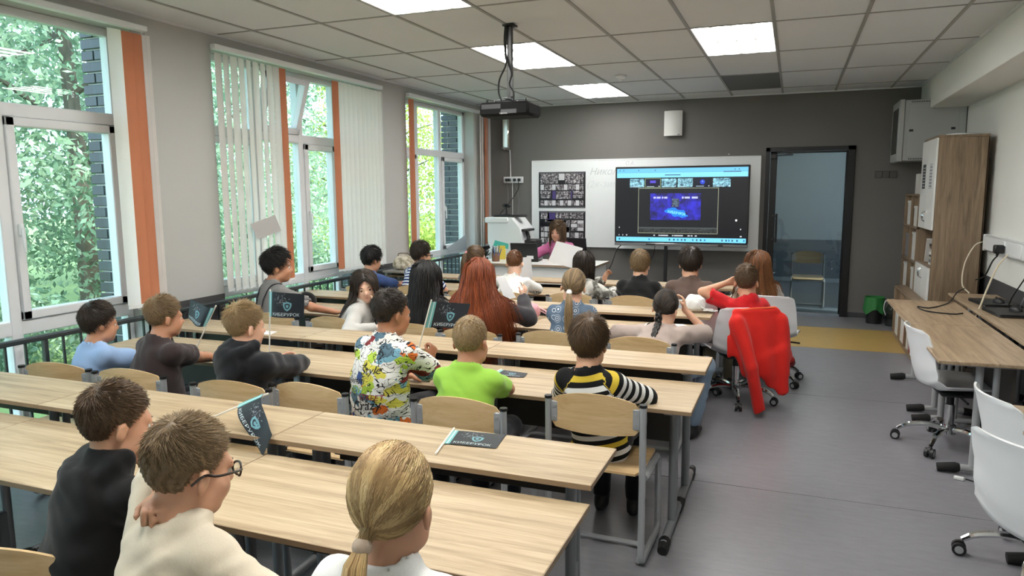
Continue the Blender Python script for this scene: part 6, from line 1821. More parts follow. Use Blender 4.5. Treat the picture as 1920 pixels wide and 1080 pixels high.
for k in range(5):
    a = k * 2 * PI / 5; MB().tube([(0, 0, 0.09), (0.27 * math.cos(a), 0.27 * math.sin(a), 0.05)], [0.025, 0.015], 8).tube([(0.27 * math.cos(a), 0.27 * math.sin(a) - 0.02, 0.028), (0.27 * math.cos(a), 0.27 * math.sin(a) + 0.02, 0.028)], 0.027, 12).build('base_arm', BLACKP, t)
t = thing('laptop', 'open black laptop on the white desk, lid towards the class', 'laptop', (-2.18, 2.44, 0.7505), math.radians(186))
MB().box(-0.165, 0.165, -0.115, 0.115, 0, 0.018, 0.004).build('keyboard_deck', BLACKP, t)
o = MB().box(-0.165, 0.165, -0.006, 0.004, 0.0, 0.215, 0.004).build('lid', BLACKP, t, loc=(0, 0.112, 0.016), rot=(math.radians(-14), 0, 0))
MB().box(-0.15, 0.15, -0.0075, -0.006, 0.015, 0.205).build('display', emis('laptop_screen', (150, 170, 190), 0.5), o)
MB().box(-0.11, -0.03, 0.004, 0.0055, 0.02, 0.06).build('sticker', WHITEP, o)
t = thing('pen_pot', 'brown pot crowded with pens on the white desk', 'pen pot', (-2.52, 2.28, 0.7505))
MB().lathe([(0.045, 0), (0.05, 0.10), (0.045, 0.10), (0.04, 0.01)], n=16).build('pot', pm('brown_pot', (118, 84, 62), 0.6, var=0.15), t)
PC = [pm('pen_white', (220, 220, 220), 0.4, var=0), pm('pen_black', (20, 20, 22), 0.4, var=0), pm('pen_blue', (60, 90, 150), 0.4, var=0)]
for k in range(14):
    a = k * 2.4; r = 0.012 + 0.02 * (k % 3) / 2
    MB().tube([(r * math.cos(a), r * math.sin(a), 0.02), (2.1 * r * math.cos(a), 2.1 * r * math.sin(a), 0.15 + 0.012 * (k % 4))], 0.005, 6).build('pen', PC[k % 3], t)
t = thing('desk_plant', 'small dark bushy ornament beside the pen pot', 'ornament', (-2.62, 2.20, 0.7505))
MB().lathe([(0.03, 0), (0.035, 0.05), (0.03, 0.05)], n=14).build('base', BLACKP, t)
for k in range(22):
    a = k * 2.4; e_ = 0.2 + 1.3 * (k / 22)
    d_ = Vector((math.cos(a) * math.cos(e_), math.sin(a) * math.cos(e_), math.sin(e_))); p0 = Vector((0, 0, 0.06))
    MB().add([p0 - Vector((0.008, 0, 0)), p0 + d_ * 0.05 + Vector((0.010, 0.004, 0)), p0 + d_ * 0.10, p0 + d_ * 0.05 - Vector((0.010, 0.004, 0))], [(0, 1, 2, 3)]).build('leaf', pm('dark_leaf', (36, 40, 36), 0.5, var=0.2), t, None)
tag(MB().box(-0.105, 0.105, -0.15, 0.15, 0, 0.012, 0.002).build('paper_stack', pm('white_paper', (232, 232, 230), 0.7, var=0.02), None, loc=(-1.72, 2.38, 0.7505), rot=(0, 0, 0.3)), 'stack of white papers on the desk beside the laptop', 'papers')

# white machine beside the desk
t = thing('copier', 'tall white office machine with a teal stripe and angled side', 'printer', (-2.74, 3.35, 0))
MB().prism([(-0.26, 0.0), (0.24, 0.0), (0.24, 0.55), (0.26, 0.80), (0.22, 1.10), (0.10, 1.24), (-0.235, 1.24), (-0.235, 0.92), (-0.20, 0.84), (-0.26, 0.80)], -0.25, 0.25).build('body', pm('copier_white', (222, 226, 226), 0.35, var=0.02), t)
MB().box(-0.27, 0.06, -0.27, 0.24, 1.17, 1.245, 0.012).build('lid', WHITEP, t)
MB().add([(-0.16, -0.2515, 0.87), (0.06, -0.2515, 0.83), (0.06, -0.2515, 0.90), (-0.13, -0.2515, 0.945)], [(0, 1, 2, 3)]).build('teal_stripe', pm('teal_print', (84, 190, 170), 0.4, var=0.05), t, None)
MB().box(-0.22, -0.12, -0.2525, -0.25, 0.60, 0.78).build('vent_grid', pm('vent_holes', (190, 194, 194), 0.5, var=0.5, vscale=160), t)
MB().tube([(0.10, -0.252, 0.78), (0.10, -0.258, 0.78)], 0.03, 20).build('dial_ring', STEEL_D, t)
MB().box(0.02, 0.30, -0.2, 0.1, 1.06, 1.09, 0.006).tube([(0.24, -0.05, 1.06), (0.27, -0.05, 0.98), (0.26, -0.05, 0.88)], [0.02, 0.025, 0.03], 8).build('arm', BLACKP, t)
MB().box(0.24, 0.40, -0.15, 0.12, 0.84, 0.95, 0.015).build('scanner_head', BLACKP, t)
MB().box(0.24, 0.41, -0.16, 0.13, 0.45, 0.84, 0.01).build('side_tray', pm('tray_grey', (196, 198, 198), 0.4, var=0.02), t)
t = thing('keyboard', 'black keyboard lying on the white machine', 'keyboard', (-2.72, 3.28, 1.2455), 0.05)
MB().box(-0.22, 0.22, -0.07, 0.07, 0, 0.02, 0.005).build('tray', BLACKP, t)
km = MB()
for i in range(15):
    for j in range(5): km.box(-0.205 + i * 0.0275, -0.205 + i * 0.0275 + 0.022, -0.055 + j * 0.022, -0.055 + j * 0.022 + 0.018, 0.02, 0.027)
o = km.build('keys', BLACKP, t, None); o['kind'] = 'stuff'
t = thing('webcam', 'black webcam on a small stand on the white machine', 'webcam', (-2.80, 3.34, 1.268))
MB().lathe([(0.05, 0), (0.045, 0.012), (0.012, 0.02), (0.01, 0.10)], n=14).build('stand', BLACKP, t)
MB().box(-0.06, 0.06, -0.02, 0.02, 0.10, 0.15, 0.015).build('camera_body', BLACKP, t)
MB().tube([(0, -0.02, 0.125), (0, -0.03, 0.125)], 0.016, 14).build('lens', pm('lens_glass', (16, 18, 24), 0.08, var=0), t)
t = thing('yellow_box', 'small yellow carton in front of the white machine', 'carton', (-2.56, 2.56, 0.7505), 0.3)
YB_ = pm('yellow_card', (214, 190, 70), 0.6, var=0.12)
MB().box(-0.05, 0.05, -0.03, 0.03, 0, 0.13, 0.002).build('carton', YB_, t); MB().box(-0.05, 0.05, -0.032, -0.029, 0.13, 0.17, 0.001).build('flap', YB_, t)
# ================================================================ right wall furniture
t = thing('wardrobe_cabinet', 'tall oak cupboard with white upper doors and a book niche', 'cupboard', (2.20, 2.485, 0))
X0, X1, Y0, Y1 = -0.20, 0.22, -0.385, 0.385
MB().box(X0 + 0.018, X1, Y0, Y0 + 0.018, 0, 2.05, 0.002).build('side_panel', OAKV, t)
MB().box(X0 + 0.018, X1, Y1 - 0.018, Y1, 0, 2.05, 0.002).build('side_panel', OAKV, t)
MB().box(X0 + 0.01, X1, Y0 - 0.002, Y1 + 0.002, 2.05, 2.072, 0.002).build('top_panel', OAKV, t)
MB().box(X1 - 0.01, X1, Y0, Y1, 0, 2.05).build('back_panel', OAKV, t)
for z in (0.06, 0.83, 1.185): MB().box(X0 + 0.018, X1 - 0.01, Y0 + 0.018, Y1 - 0.018, z, z + 0.018, 0.001).build('shelf', OAKV, t)
ym = 0.0
for k, (a, b) in enumerate(((Y0, ym - 0.002), (ym + 0.002, Y1))):
    for z0, z1, hz_ in ((1.19, 2.048, 1.26), (0.06, 0.83, 0.70)):
        d = MB().box(X0 - 0.002, X0 + 0.016, a, b, z0, z1, 0.002).build('door', WHITEM, t)
        yh = (b - 0.03) if k == 0 else (a + 0.03)
        MB().tube(arc((X0 - 0.004, yh, hz_ + 0.05), 0.05, -PI / 2, PI / 2, 8, 'xz')[::1] if False else [(X0, yh, hz_), (X0 - 0.022, yh, hz_ + 0.015), (X0 - 0.026, yh, hz_ + 0.05), (X0 - 0.022, yh, hz_ + 0.085), (X0, yh, hz_ + 0.1)], 0.006, 8).build('handle', CHROME, d)
        if z0 > 1:
            m_ = [pm('notice_dark', (52, 54, 58), 0.5, var=0.3, vscale=70), pm('notice_pale', (196, 198, 200), 0.5, var=0.3, vscale=60)][1 - k]
            MB().box(X0 - 0.0035, X0 - 0.002, (a + b) / 2 - 0.08, (a + b) / 2 + 0.08, 1.58, 1.82).build('notice', m_, d, None)
            for q in range(7): MB().box(X0 - 0.0045, X0 - 0.0035, (a + b) / 2 - 0.06, (a + b) / 2 + 0.04 + 0.02 * (q % 2), 1.60 + q * 0.03, 1.608 + q * 0.03).build('printed_line', [WHITEP, pm('notice_ink', (60, 60, 64), 0.5, var=0)][1 - k], d, None)
        else:
            pass
BK = [pm('book_white', (206, 204, 198), 0.6, var=0.1), pm('book_grey', (120, 120, 124), 0.6, var=0.1), pm('book_brown', (128, 100, 76), 0.6, var=0.1), pm('book_dark', (54, 52, 54), 0.6, var=0.1), pm('book_red', (142, 46, 42), 0.6, var=0.1)]
blabs = ['bottom', 'second', 'third', 'fourth', 'fifth', 'sixth', 'seventh', 'topmost']
z = 0.849
for k in range(8):
    h_ = 0.018 + 0.008 * (k % 3)
    o = thing('book', '%s book of the pile in the cupboard niche' % blabs[k], 'book', (2.13 + 0.008 * ((k * 7) % 3), 2.28, z), 0.1 * math.sin(k * 2), 'books piled in the cupboard niche')
    MB().box(-0.09, 0.10, -0.09, 0.09, 0, 0.002).box(-0.09, 0.10, -0.09, 0.09, h_ - 0.002, h_).box(-0.092, -0.088, -0.09, 0.09, 0, h_).build('cover', BK[k % 4], o, None)
    MB().box(-0.088, 0.096, -0.086, 0.086, 0.002, h_ - 0.002).build('pages', BK[0], o, None)
    z += h_
for k in range(2):
    o = thing('book', ['pale book leaning in the cupboard niche', 'grey book leaning behind the pale one in the niche'][k], 'book', (2.11 + 0.03 * k, 2.53 + 0.05 * k, 0.86), 0, 'leaning books in the niche')
    MB().box(-0.08, 0.08, -0.013, -0.010, 0, 0.24).box(-0.08, 0.08, 0.010, 0.013, 0, 0.24).box(-0.083, -0.079, -0.013, 0.013, 0, 0.24).build('cover', BK[k], o, None)
    MB().box(-0.079, 0.076, -0.010, 0.010, 0.003, 0.237).build('pages', BK[0], o, None)
    o.rotation_euler = (0.32, 0, 0)

# open shelf unit behind the cupboard
t = thing('shelf_unit', 'open oak shelf unit with white boxes beside the front wall', 'shelf', (2.16, 3.37, 0))
for y in (-0.49, -0.02, 0.45): MB().box(-0.17, 0.17, y, y + 0.018, 0, 1.52, 0.002).build('upright', OAKV, t)
for z in (0.05, 0.42, 0.80, 1.16, 1.505): MB().box(-0.17, 0.17, -0.49, 0.468, z, z + 0.018, 0.002).build('shelf', OAKV, t)
MB().box(0.16, 0.17, -0.49, 0.468, 0, 1.52).build('back_panel', OAKV, t)
n_ = 0
for (y, z, w_, h_, m_, lab) in ((-0.30, 0.4385, 0.30, 0.30, WHITEM, 'white storage box low on the shelf unit, cupboard side'), (0.22, 0.4385, 0.34, 0.31, WHITEM, 'white storage box low on the shelf unit, wall side'),
        (-0.28, 0.8185, 0.34, 0.30, WHITEM, 'white storage box at mid height, cupboard side'), (0.24, 0.8185, 0.26, 0.26, BK[1], 'grey box at mid height on the shelf unit'),
        (-0.26, 1.1785, 0.28, 0.22, BK[0], 'pale box on the upper shelf'), (0.22, 1.1785, 0.30, 0.27, WHITEM, 'white box on the upper shelf, wall side')):
    o = thing('storage_box', lab, 'box', (2.14, 3.37 + y, z), 0, 'boxes on the shelf unit')
    MB().box(-0.13, 0.13, -w_ / 2, w_ / 2, 0, h_ - 0.03, 0.004).build('box_body', m_, o); MB().box(-0.135, 0.135, -w_ / 2 - 0.004, w_ / 2 + 0.004, h_ - 0.03, h_, 0.004).build('lid', m_, o)
t = thing('potted_plant', 'small plant in a glass on top of the shelf unit', 'plant', (2.10, 3.10, 1.5235))
MB().lathe([(0.04, 0), (0.05, 0.14), (0.046, 0.14), (0.036, 0.01)], n=16).build('vase', pm('green_glass', (120, 134, 110), 0.1, var=0.05), t)
for k in range(16):
    a = k * 2.4; d_ = Vector((math.cos(a) * 0.06, math.sin(a) * 0.06, 0.10 + 0.012 * (k % 5))); p0 = Vector((0, 0, 0.12)); s_ = Vector((-math.sin(a), math.cos(a), 0)) * 0.014
    MB().add([p0, p0 + d_ * 0.6 + s_, p0 + d_, p0 + d_ * 0.6 - s_], [(0, 1, 2, 3)]).build('leaf', pm('plant_leaf', (86, 110, 56), 0.5, var=0.25), t, None)
tag(MB().box(-0.08, 0.08, -0.1, 0.1, 0, 0.22, 0.004).build('carton', BK[0], None, loc=(2.12, 3.42, 1.5235)), 'pale carton on top of the shelf unit', 'box')

# low unit in front of the cupboard foot
t = thing('low_shelf', 'low shelf with white and red boxes under the end of the table', 'shelf', (1.915, 2.2, 0))
MB().box(-0.06, 0.055, -0.95, 0.95, 0.0, 0.03, 0.002).box(-0.06, 0.055, -0.95, 0.95, 0.52, 0.54, 0.002).build('shelf', OAKV, t)
for y in (-0.95, -0.38, 0.05, 0.50, 0.932): MB().box(-0.06, 0.055, y, y + 0.018, 0.03, 0.52, 0.002).build('upright', OAKV, t)
MB().box(-0.062, -0.05, -0.93, -0.385, 0.04, 0.51, 0.003).build('door', WHITEM, t)
for (y, m_, lab) in ((0.30, WHITEM, 'white box in the low shelf'), (0.14, BK[4], 'red file in the low shelf beside the white box'), (-0.06, BK[0], 'pale file in the low shelf'), (-0.24, BK[4], 'red file in the low shelf beside its white door'), (0.72, WHITEM, 'white box at the far end of the low shelf')):
    o = thing('file_box', lab, 'file box', (1.915, 2.2 + y, 0.031), 0, 'files in the low shelf')
    hw_ = 0.10 if m_ is WHITEM else 0.035
    MB().box(-0.05, 0.05, -hw_, hw_, 0, 0.36, 0.004).build('spine', m_, o); MB().box(-0.053, -0.05, -hw_ * 0.6, hw_ * 0.6, 0.2, 0.28).build('spine_label', WHITEP, o, None)

# wall mounted network cabinet
NET = pm('light_grey_steel', (176, 178, 178), 0.4, 0.2, var=0.02); NETD = pm('smoked_glass', (48, 50, 52), 0.15, var=0.05)
t = thing('network_cabinet', 'grey wall mounted network cabinet with a smoked glass door', 'server cabinet', (2.16, 3.72, 0))
MB().box(-0.28, 0.31, -0.29, 0.29, 1.89, 2.545, 0.006).build('cabinet_body', NET, t)
MB().box(-0.335, -0.28, -0.30, 0.30, 1.88, 2.555, 0.008).build('front_frame', NET, t)
MB().box(-0.338, -0.333, -0.22, 0.22, 1.97, 2.47, 0.002).build('glass_door', NETD, t)
sp_ = MB().box(-0.24, 0.24, -0.2945, -0.29, 1.94, 2.50, 0.003).build('side_cover', NET, t)
for x, z in ((-0.21, 2.215), (0.19, 2.225)): MB().box(x - 0.02, x + 0.02, -0.298, -0.294, z - 0.012, z + 0.012, 0.002).build('latch', BLACKP, sp_)
MB().tube([(0.0, -0.294, 2.455), (0.0, -0.299, 2.455)], 0.013, 14).build('lock', STEEL_D, sp_)
for z in (1.90, 2.515):
    for k in range(28): MB().box(-0.22 + k * 0.0165, -0.22 + k * 0.0165 + 0.008, -0.2915, -0.2895, z, z + 0.016).build('vent_slot', BLACKP, t, None)

# bin and bottle
t = thing('waste_bin', 'black waste bin lined with a green bag beside the door', 'bin', (1.73, 3.76, 0))
MB().lathe([(0.085, 0.0), (0.105, 0.27), (0.11, 0.275), (0.10, 0.27), (0.08, 0.01)], n=24).build('bucket', BLACKP, t)
GB = pm('green_bin_bag', (50, 120, 62), 0.35, var=0.2, vscale=14, bump=0.6, bscale=25)
MB().grid(lambda u, v: ((0.113 + 0.012 * math.sin(u * 2 * PI * 7) * (1 - v) - 0.005 * v) * math.cos(u * 2 * PI), (0.113 + 0.012 * math.sin(u * 2 * PI * 7) * (1 - v) - 0.005 * v) * math.sin(u * 2 * PI), 0.14 + 0.035 * math.sin(u * 2 * PI * 3) * (1 - v) + 0.145 * v + 0.03 * v), 42, 4, 0.002).build('bag', GB, t, 60)
MB().lathe([(0.10, 0.285), (0.07, 0.25), (0.01, 0.22)], n=20).build('bag_inside', GB, t)
t = thing('water_bottle', 'large clear water bottle on the floor by the bin', 'bottle', (1.90, 3.64, 0))
CLR = glass_mat('bottle_plastic', (190, 204, 200), 0.12)
MB().lathe([(0.06, 0.0), (0.065, 0.02), (0.062, 0.08), (0.066, 0.1), (0.062, 0.18), (0.06, 0.2), (0.02, 0.27), (0.018, 0.29)], n=20).build('bottle_body', CLR, t)
MB().cyl((0, 0, 0.29), 0.02, 0.02, 12).build('cap', WHITEP, t)
MB().tube(smooth_path([(-0.02, 0, 0.27), (-0.07, -0.02, 0.29), (-0.085, -0.02, 0.2), (-0.06, -0.01, 0.12)], 6), 0.005, 6).build('handle', WHITEP, t)
tag(MB().tube(smooth_path([(-0.16, -0.05, 0.008), (-0.06, -0.13, 0.010), (0.12, -0.08, 0.008), (0.16, 0.06, 0.010), (0.02, 0.14, 0.008), (-0.12, 0.08, 0.008)], 6), 0.008, 6, closed=False).build('hose_loop', WHITEP, None, loc=(2.26, 2.33, 2.074)), 'flat white coil lying on top of the tall cupboard', 'cable')

# cable trunking, sockets, laptops
t = thing('cable_trunking', 'wide white cable trunking along the right wall', 'trunking', (XR, 0, 0))
MB().box(-0.06, 0, -5.5, 2.05, 1.02, 1.16, 0.012).build('channel', WHITEP, t)
MB().box(-0.063, 0, 2.045, 2.06, 1.015, 1.165, 0.006).build('end_cap', WHITEP, t)
for y in (1.42, 0.95, -0.2): MB().box(-0.066, -0.058, y - 0.11, y + 0.11, 1.035, 1.145, 0.004).build('socket_module', WHITEP, t)
t = thing('power_adapter', 'black plug adapter in the white trunking', 'adapter', (XR - 0.066, 1.33, 1.075))
MB().box(-0.07, 0.0, -0.035, 0.035, -0.03, 0.04, 0.008).build('adapter_body', BLACKP, t); MB().tube([(-0.04, 0, -0.03), (-0.045, 0, -0.06)], [0.012, 0.006], 8).build('strain_relief', BLACKR, t)
WC = pm('cream_cable', (206, 196, 172), 0.5, var=0.02)
for pts, m_, r, lab in (([(2.40, 1.98, 1.10), (2.33, 1.95, 1.06), (2.26, 1.92, 0.9), (2.24, 1.85, 0.72), (2.25, 1.6, 0.67)], WC, 0.006, 'cream cable drooping from the end of the trunking'),
        ([(2.37, 1.33, 1.02), (2.33, 1.28, 0.98), (2.30, 1.34, 0.86), (2.27, 1.5, 0.80)], BLACKR, 0.006, 'black lead drooping from the adapter'),
        ([(2.38, 1.05, 1.06), (2.30, 1.0, 0.95), (2.18, 0.80, 0.72), (2.08, 0.6, 0.50), (2.07, 0.5, 0.3)], WC, 0.007, 'long cream cable sweeping down in front of the wall table'),
        ([(2.40, 0.45, 1.04), (2.36, 0.5, 0.92), (2.33, 0.62, 0.78), (2.34, 0.75, 0.69)], BLACKR, 0.005, 'black lead hanging to the laptop at the right edge'),
        ([(2.41, 0.40, 1.04), (2.39, 0.45, 0.9), (2.36, 0.5, 0.75), (2.38, 0.62, 0.68)], STEEL_D, 0.004, 'grey lead beside the black one at the right edge'),
        ([(2.16, 1.35, 0.74), (2.08, 1.2, 0.72), (1.98, 0.95, 0.668), (1.80, 0.62, 0.667), (1.72, 0.66, 0.667), (1.75, 0.45, 0.667), (1.90, 0.36, 0.667), (1.98, 0.42, 0.667)], BLACKR, 0.005, 'black cable looped across the far oak table')):
    tag(MB().tube(smooth_path(pts, 7), r, 6).build('cable', m_), lab, 'cable')
for (x, y, rz, lab) in ((2.31, 1.02, 0.12, 'closed black laptop beside the trackball mouse on the wall table'), (2.30, 0.52, 0.1, 'closed black laptop at the right edge of the picture')):
    o = thing('laptop', lab, 'laptop', (x, y, 0.6605), rz, 'black laptops on the wall table')
    MB().box(-0.13, 0.13, -0.18, 0.18, 0.0, 0.014, 0.005).build('base', BLACKP, o); MB().box(-0.13, 0.13, -0.18, 0.18, 0.0145, 0.024, 0.004).build('lid', BLACKP, o)
for (x, y, lab) in ((2.33, 0.98, 'black mouse lying on the closed laptop'), (2.34, 0.55, 'black mouse on the laptop at the right edge')):
    o = thing('computer_mouse', lab, 'mouse', (x, y, 0.685), 0.4, 'mice on the laptops')
    MB().grid(lambda u, v: (0.034 * math.cos(u * 2 * PI) * math.cos(v * PI / 2), 0.055 * math.sin(u * 2 * PI) * math.cos(v * PI / 2), 0.038 * math.sin(v * PI / 2)), 18, 6).build('shell', BLACKP, o, 70)
    MB().tube([(-0.003, 0.03, 0.032), (0.003, 0.03, 0.032)], 0.008, 10).build('scroll_wheel', BLACKR, o)
tag(MB().tube(smooth_path([(1.72, -1.28, 0.012), (1.80, -1.32, 0.008), (1.95, -1.36, 0.008), (2.05, -1.30, 0.008)], 6), 0.004, 6).build('floor_cable', BLACKR), 'short black lead with a white plug on the floor under the table', 'cable')
tag(MB().box(-0.025, 0.025, -0.012, 0.012, 0.0, 0.018, 0.004).build('cable_plug', WHITEP, None, loc=(1.69, -1.27, 0.0), rot=(0, 0, -0.3)), 'small white plug at the end of the black floor lead', 'plug')
pts = [(-2.55 + 0.05 * k, -3.75 + 0.10 * math.sin(k * 0.9), 0.012) for k in range(16)]
tag(MB().tube(smooth_path(pts, 4), 0.008, 6).build('floor_cable', STEEL), 'grey cable snaking on the floor under the left desks', 'cable')

# ================================================================ flags
FLAG = pm('black_flag_cloth', (26, 32, 40), 0.55, var=0.15); TEAL = pm('teal_flag_band', (110, 178, 178), 0.5, var=0.1); TEALW = pm('pale_flag_band', (196, 220, 220), 0.5, var=0.05)
STICK = pm('white_stick', (228, 224, 214), 0.4, var=0.03); FTXT = pm('pale_print', (206, 220, 224), 0.5, var=0.08); FEMB = pm('teal_print_emblem', (110, 160, 172), 0.5, var=0.3, vscale=60); FSPK = pm('grey_print', (120, 126, 134), 0.5, var=0.3, vscale=60)
EMB = []
for a0, a1, rad in ((0, 1, 1.0), (0, 1, 0.62)):
    EMB.append([(rad * x, rad * y) for x, y in ((-0.5, 0.42), (-0.25, 0.50), (0, 0.60), (0.25, 0.50), (0.5, 0.42), (0.48, 0.0), (0.30, -0.38), (0, -0.62), (-0.30, -0.38), (-0.48, 0.0))])
def flag(label, fn, stick, textflip=1, w=0.21, h=0.145, off=0.0012):
    """fn(u,v): u along the cloth away from the stick 0..1, v up the stick 0..1; stick: two end points (world)"""
    c = np.array(stick).mean(0)
    t = thing('hand_flag', label, 'flag', tuple(c), 0, 'small black flags on white sticks')
    F = lambda u, v: np.array(fn(u, v), float) - c
    def N(u, v):
        e = 0.01; a = F(min(1, u + e), v) - F(max(0, u - e), v); b = F(u, min(1, v + e)) - F(u, max(0, v - e)); n = np.cross(a, b); return n / (np.linalg.norm(n) + 1e-9)
    MB().tube([tuple(np.array(q) - c) for q in stick], 0.0038, 8).build('stick', STICK, t)
    MB().grid(lambda u, v: tuple(F(u, v)), 24, 14, 0.0006).build('cloth', FLAG, t, 60)
    cu = Vector(np.array(stick[0]) - np.array((0.785, -5.646, 1.575)))
    sgn = -1.0 if float(N(0.5, 0.5) @ np.array(cu)) > 0 else 1.0
    S = lambda u, v, k=1.0: tuple(F(u, v) + N(u, v) * sgn * off * k)
    S2 = lambda u, v: (u, v)
    b = MB()
    for i in range(3):
        u0, u1 = (0.0, 0.05, 0.075)[i], (0.05, 0.075, 0.115)[i]
        b.m = (0, 1, 0)[i]
        vs = []; fs = []
        for j in range(9):
            vs += [S(u0, j / 8), S(u1, j / 8)]
        fs = [(2 * j, 2 * j + 1, 2 * j + 3, 2 * j + 2) for j in range(8)]
        b.add(vs, fs)
    b.build('sleeve_band', [TEAL, TEALW], t, None)
    tf = (lambda u: u) if textflip > 0 else (lambda u: 1.1 - u)
    v_, f_ = text_tris('КИБЕРУРОК', 1.0); x1 = max(q[0] for q in v_); k = 0.72 / x1
    MB().add([S(tf(0.16 + q[0] * k), 0.07 + q[1] * k * w / h * 1.0, 1.2) for q in v_], f_).build('flag_lettering', FTXT, t, None)
    for r_, (m_, kk) in zip((0, 1), ((FEMB, 1.2), (FLAG, 1.6))):
        MB().add([S(tf(0.56 + x * 0.22), 0.46 + y * 0.22 * w / h, kk) for x, y in EMB[r_]], [tuple(range(10))]).build('shield_emblem', m_, t, None)
    MB().add([S(tf(0.56 + x * 0.22 * 0.5), 0.46 + y * 0.12 * w / h, 1.9) for x, y in EMB[1]], [tuple(range(10))]).build('shield_emblem', FEMB, t, None)
    g = np.random.default_rng(5); sb = MB()
    for q in range(70):
        u_, v2 = 0.42 + g.normal() * 0.10, 0.70 + g.normal() * 0.10
        if not (0.14 < u_ < 0.9 and 0.45 < v2 < 0.96): continue
        d = 0.006 + 0.012 * g.uniform()
        sb.add([S(tf(u_ - d), v2), S(tf(u_), v2 - d * 1.4), S(tf(u_ + d), v2), S(tf(u_), v2 + d * 1.4)], [(0, 1, 2, 3)])
    o = sb.build('printed_speckles', FSPK, t, None); o['kind'] = 'stuff'
    return t
def lerp3(a, b, t): return np.array(a, float) * (1 - t) + np.array(b, float) * t
def patch(bl, tl, br, tr, bow=(0, 0, 0), k=1.0):
    def fn(u, v):
        p = lerp3(lerp3(bl, tl, v), lerp3(br, tr, v), u)
        return p + np.array(bow) * math.sin(PI * u) * k + np.array(bow) * 0.35 * math.sin(2 * PI * u + v)
    return fn
flag('small black flag lying flat on the raised desk of the nearest row', patch((-0.322, -3.482, 0.7022), (-0.352, -3.345, 0.7022), (-0.132, -3.462, 0.7028), (-0.150, -3.322, 0.7028), (0, 0, 0.002)), [(-0.300, -3.585, 0.7045), (-0.357, -3.325, 0.7045)])
flag('small black flag hanging over the gap between the nearest desks', patch((-1.170, -3.535, 0.772), (-1.075, -3.500, 0.808), (-0.950, -3.672, 0.640), (-0.905, -3.660, 0.720), (0.0, -0.035, 0.020)), [(-1.300, -3.575, 0.706), (-1.060, -3.498, 0.815)])
flag('small black flag held up between the graffiti shirt and the green shirt', patch((-0.915, -2.50, 0.900), (-0.879, -2.50, 1.034), (-0.720, -2.47, 0.900), (-0.680, -2.47, 1.028), (0, 0.02, 0)), [(-0.968, -2.51, 0.735), (-0.876, -2.50, 1.045)])
flag('small black flag rising beside the face of the black hoodie boy', patch((-1.798, -2.60, 0.925), (-1.784, -2.60, 1.062), (-1.590, -2.58, 0.922), (-1.575, -2.58, 1.052), (0, -0.02, 0)), [(-1.815, -2.60, 0.66), (-1.783, -2.60, 1.07)])
flag('small black flag beside the boy in the dark brown shirt, stick on its right', patch((-2.235, -2.60, 0.845), (-2.164, -2.60, 0.955), (-2.408, -2.56, 0.872), (-2.372, -2.56, 0.990), (0, -0.02, -0.012)), [(-2.345, -2.60, 0.675), (-2.158, -2.60, 0.965)], textflip=-1)
flag('small black flag lying on the desk in front of the green shirt boy', patch((-0.62, -2.37, 0.6475), (-0.61, -2.24, 0.6475), (-0.445, -2.345, 0.6480), (-0.455, -2.26, 0.6480), (0, 0, 0.002)), [(-0.63, -2.45, 0.650), (-0.612, -2.23, 0.650)])

# ================================================================ papers, bags, jacket, glasses
PAPER = pm('white_paper_sheet', (222, 222, 222), 0.7, var=0.02)
def sheet(label, pts, mat=PAPER, bend=(0, 0, 0), cat='paper'):
    c = np.array(pts).mean(0)
    fn = lambda u, v: tuple(lerp3(lerp3(pts[0], pts[1], u), lerp3(pts[3], pts[2], u), v) + np.array(bend) * math.sin(PI * u) - c)
    o = MB().grid(fn, 8, 8, 0.0008).build('paper_sheet', mat, None, 60, loc=tuple(c)); return tag(o, label, cat)
sheet('white sheet held up in front of the white desk', [(-1.204, 0.56, 1.131), (-0.949, 0.53, 1.074), (-1.000, 0.50, 0.885), (-1.275, 0.53, 0.945)], bend=(0, 0.01, 0))
sheet('grey sheet stuck askew on the cream blind', [(-3.262, -1.039, 1.333), (-3.262, -0.741, 1.396), (-3.262, -0.670, 1.262), (-3.262, -0.963, 1.204)], pm('grey_sheet', (176, 174, 172), 0.7, var=0.03))
sheet('white sheet on the desk under the elbow of the girl with the braid', [(0.03, -0.62, 0.6485), (0.10, -0.60, 0.6485), (0.235, -0.80, 0.6485), (0.16, -0.84, 0.6485)])
sheet('white sheet propped in front of the boy in the white T-shirt', [(-1.66, 0.56, 0.96), (-1.45, 0.56, 0.98), (-1.43, 0.55, 0.70), (-1.64, 0.55, 0.70)])
sheet('white sheet raised by the red haired girl', [(-1.10, -1.12, 1.00), (-1.05, -1.10, 1.00), (-0.955, -1.12, 0.86), (-1.03, -1.14, 0.84)])
sheet('grey sheet leaning against the far window', [(-3.38, 2.72, 0.86), (-3.38, 3.28, 1.00), (-3.36, 3.27, 0.78), (-3.36, 2.70, 0.78)], pm('grey_sheet2', (150, 158, 166), 0.6, var=0.05))
sheet('white sheet on the raised desk by the brown shirt boy', [(-2.50, -2.02, 0.7015), (-2.25, -2.0, 0.7015), (-2.22, -2.10, 0.7015), (-2.46, -2.12, 0.7015)])

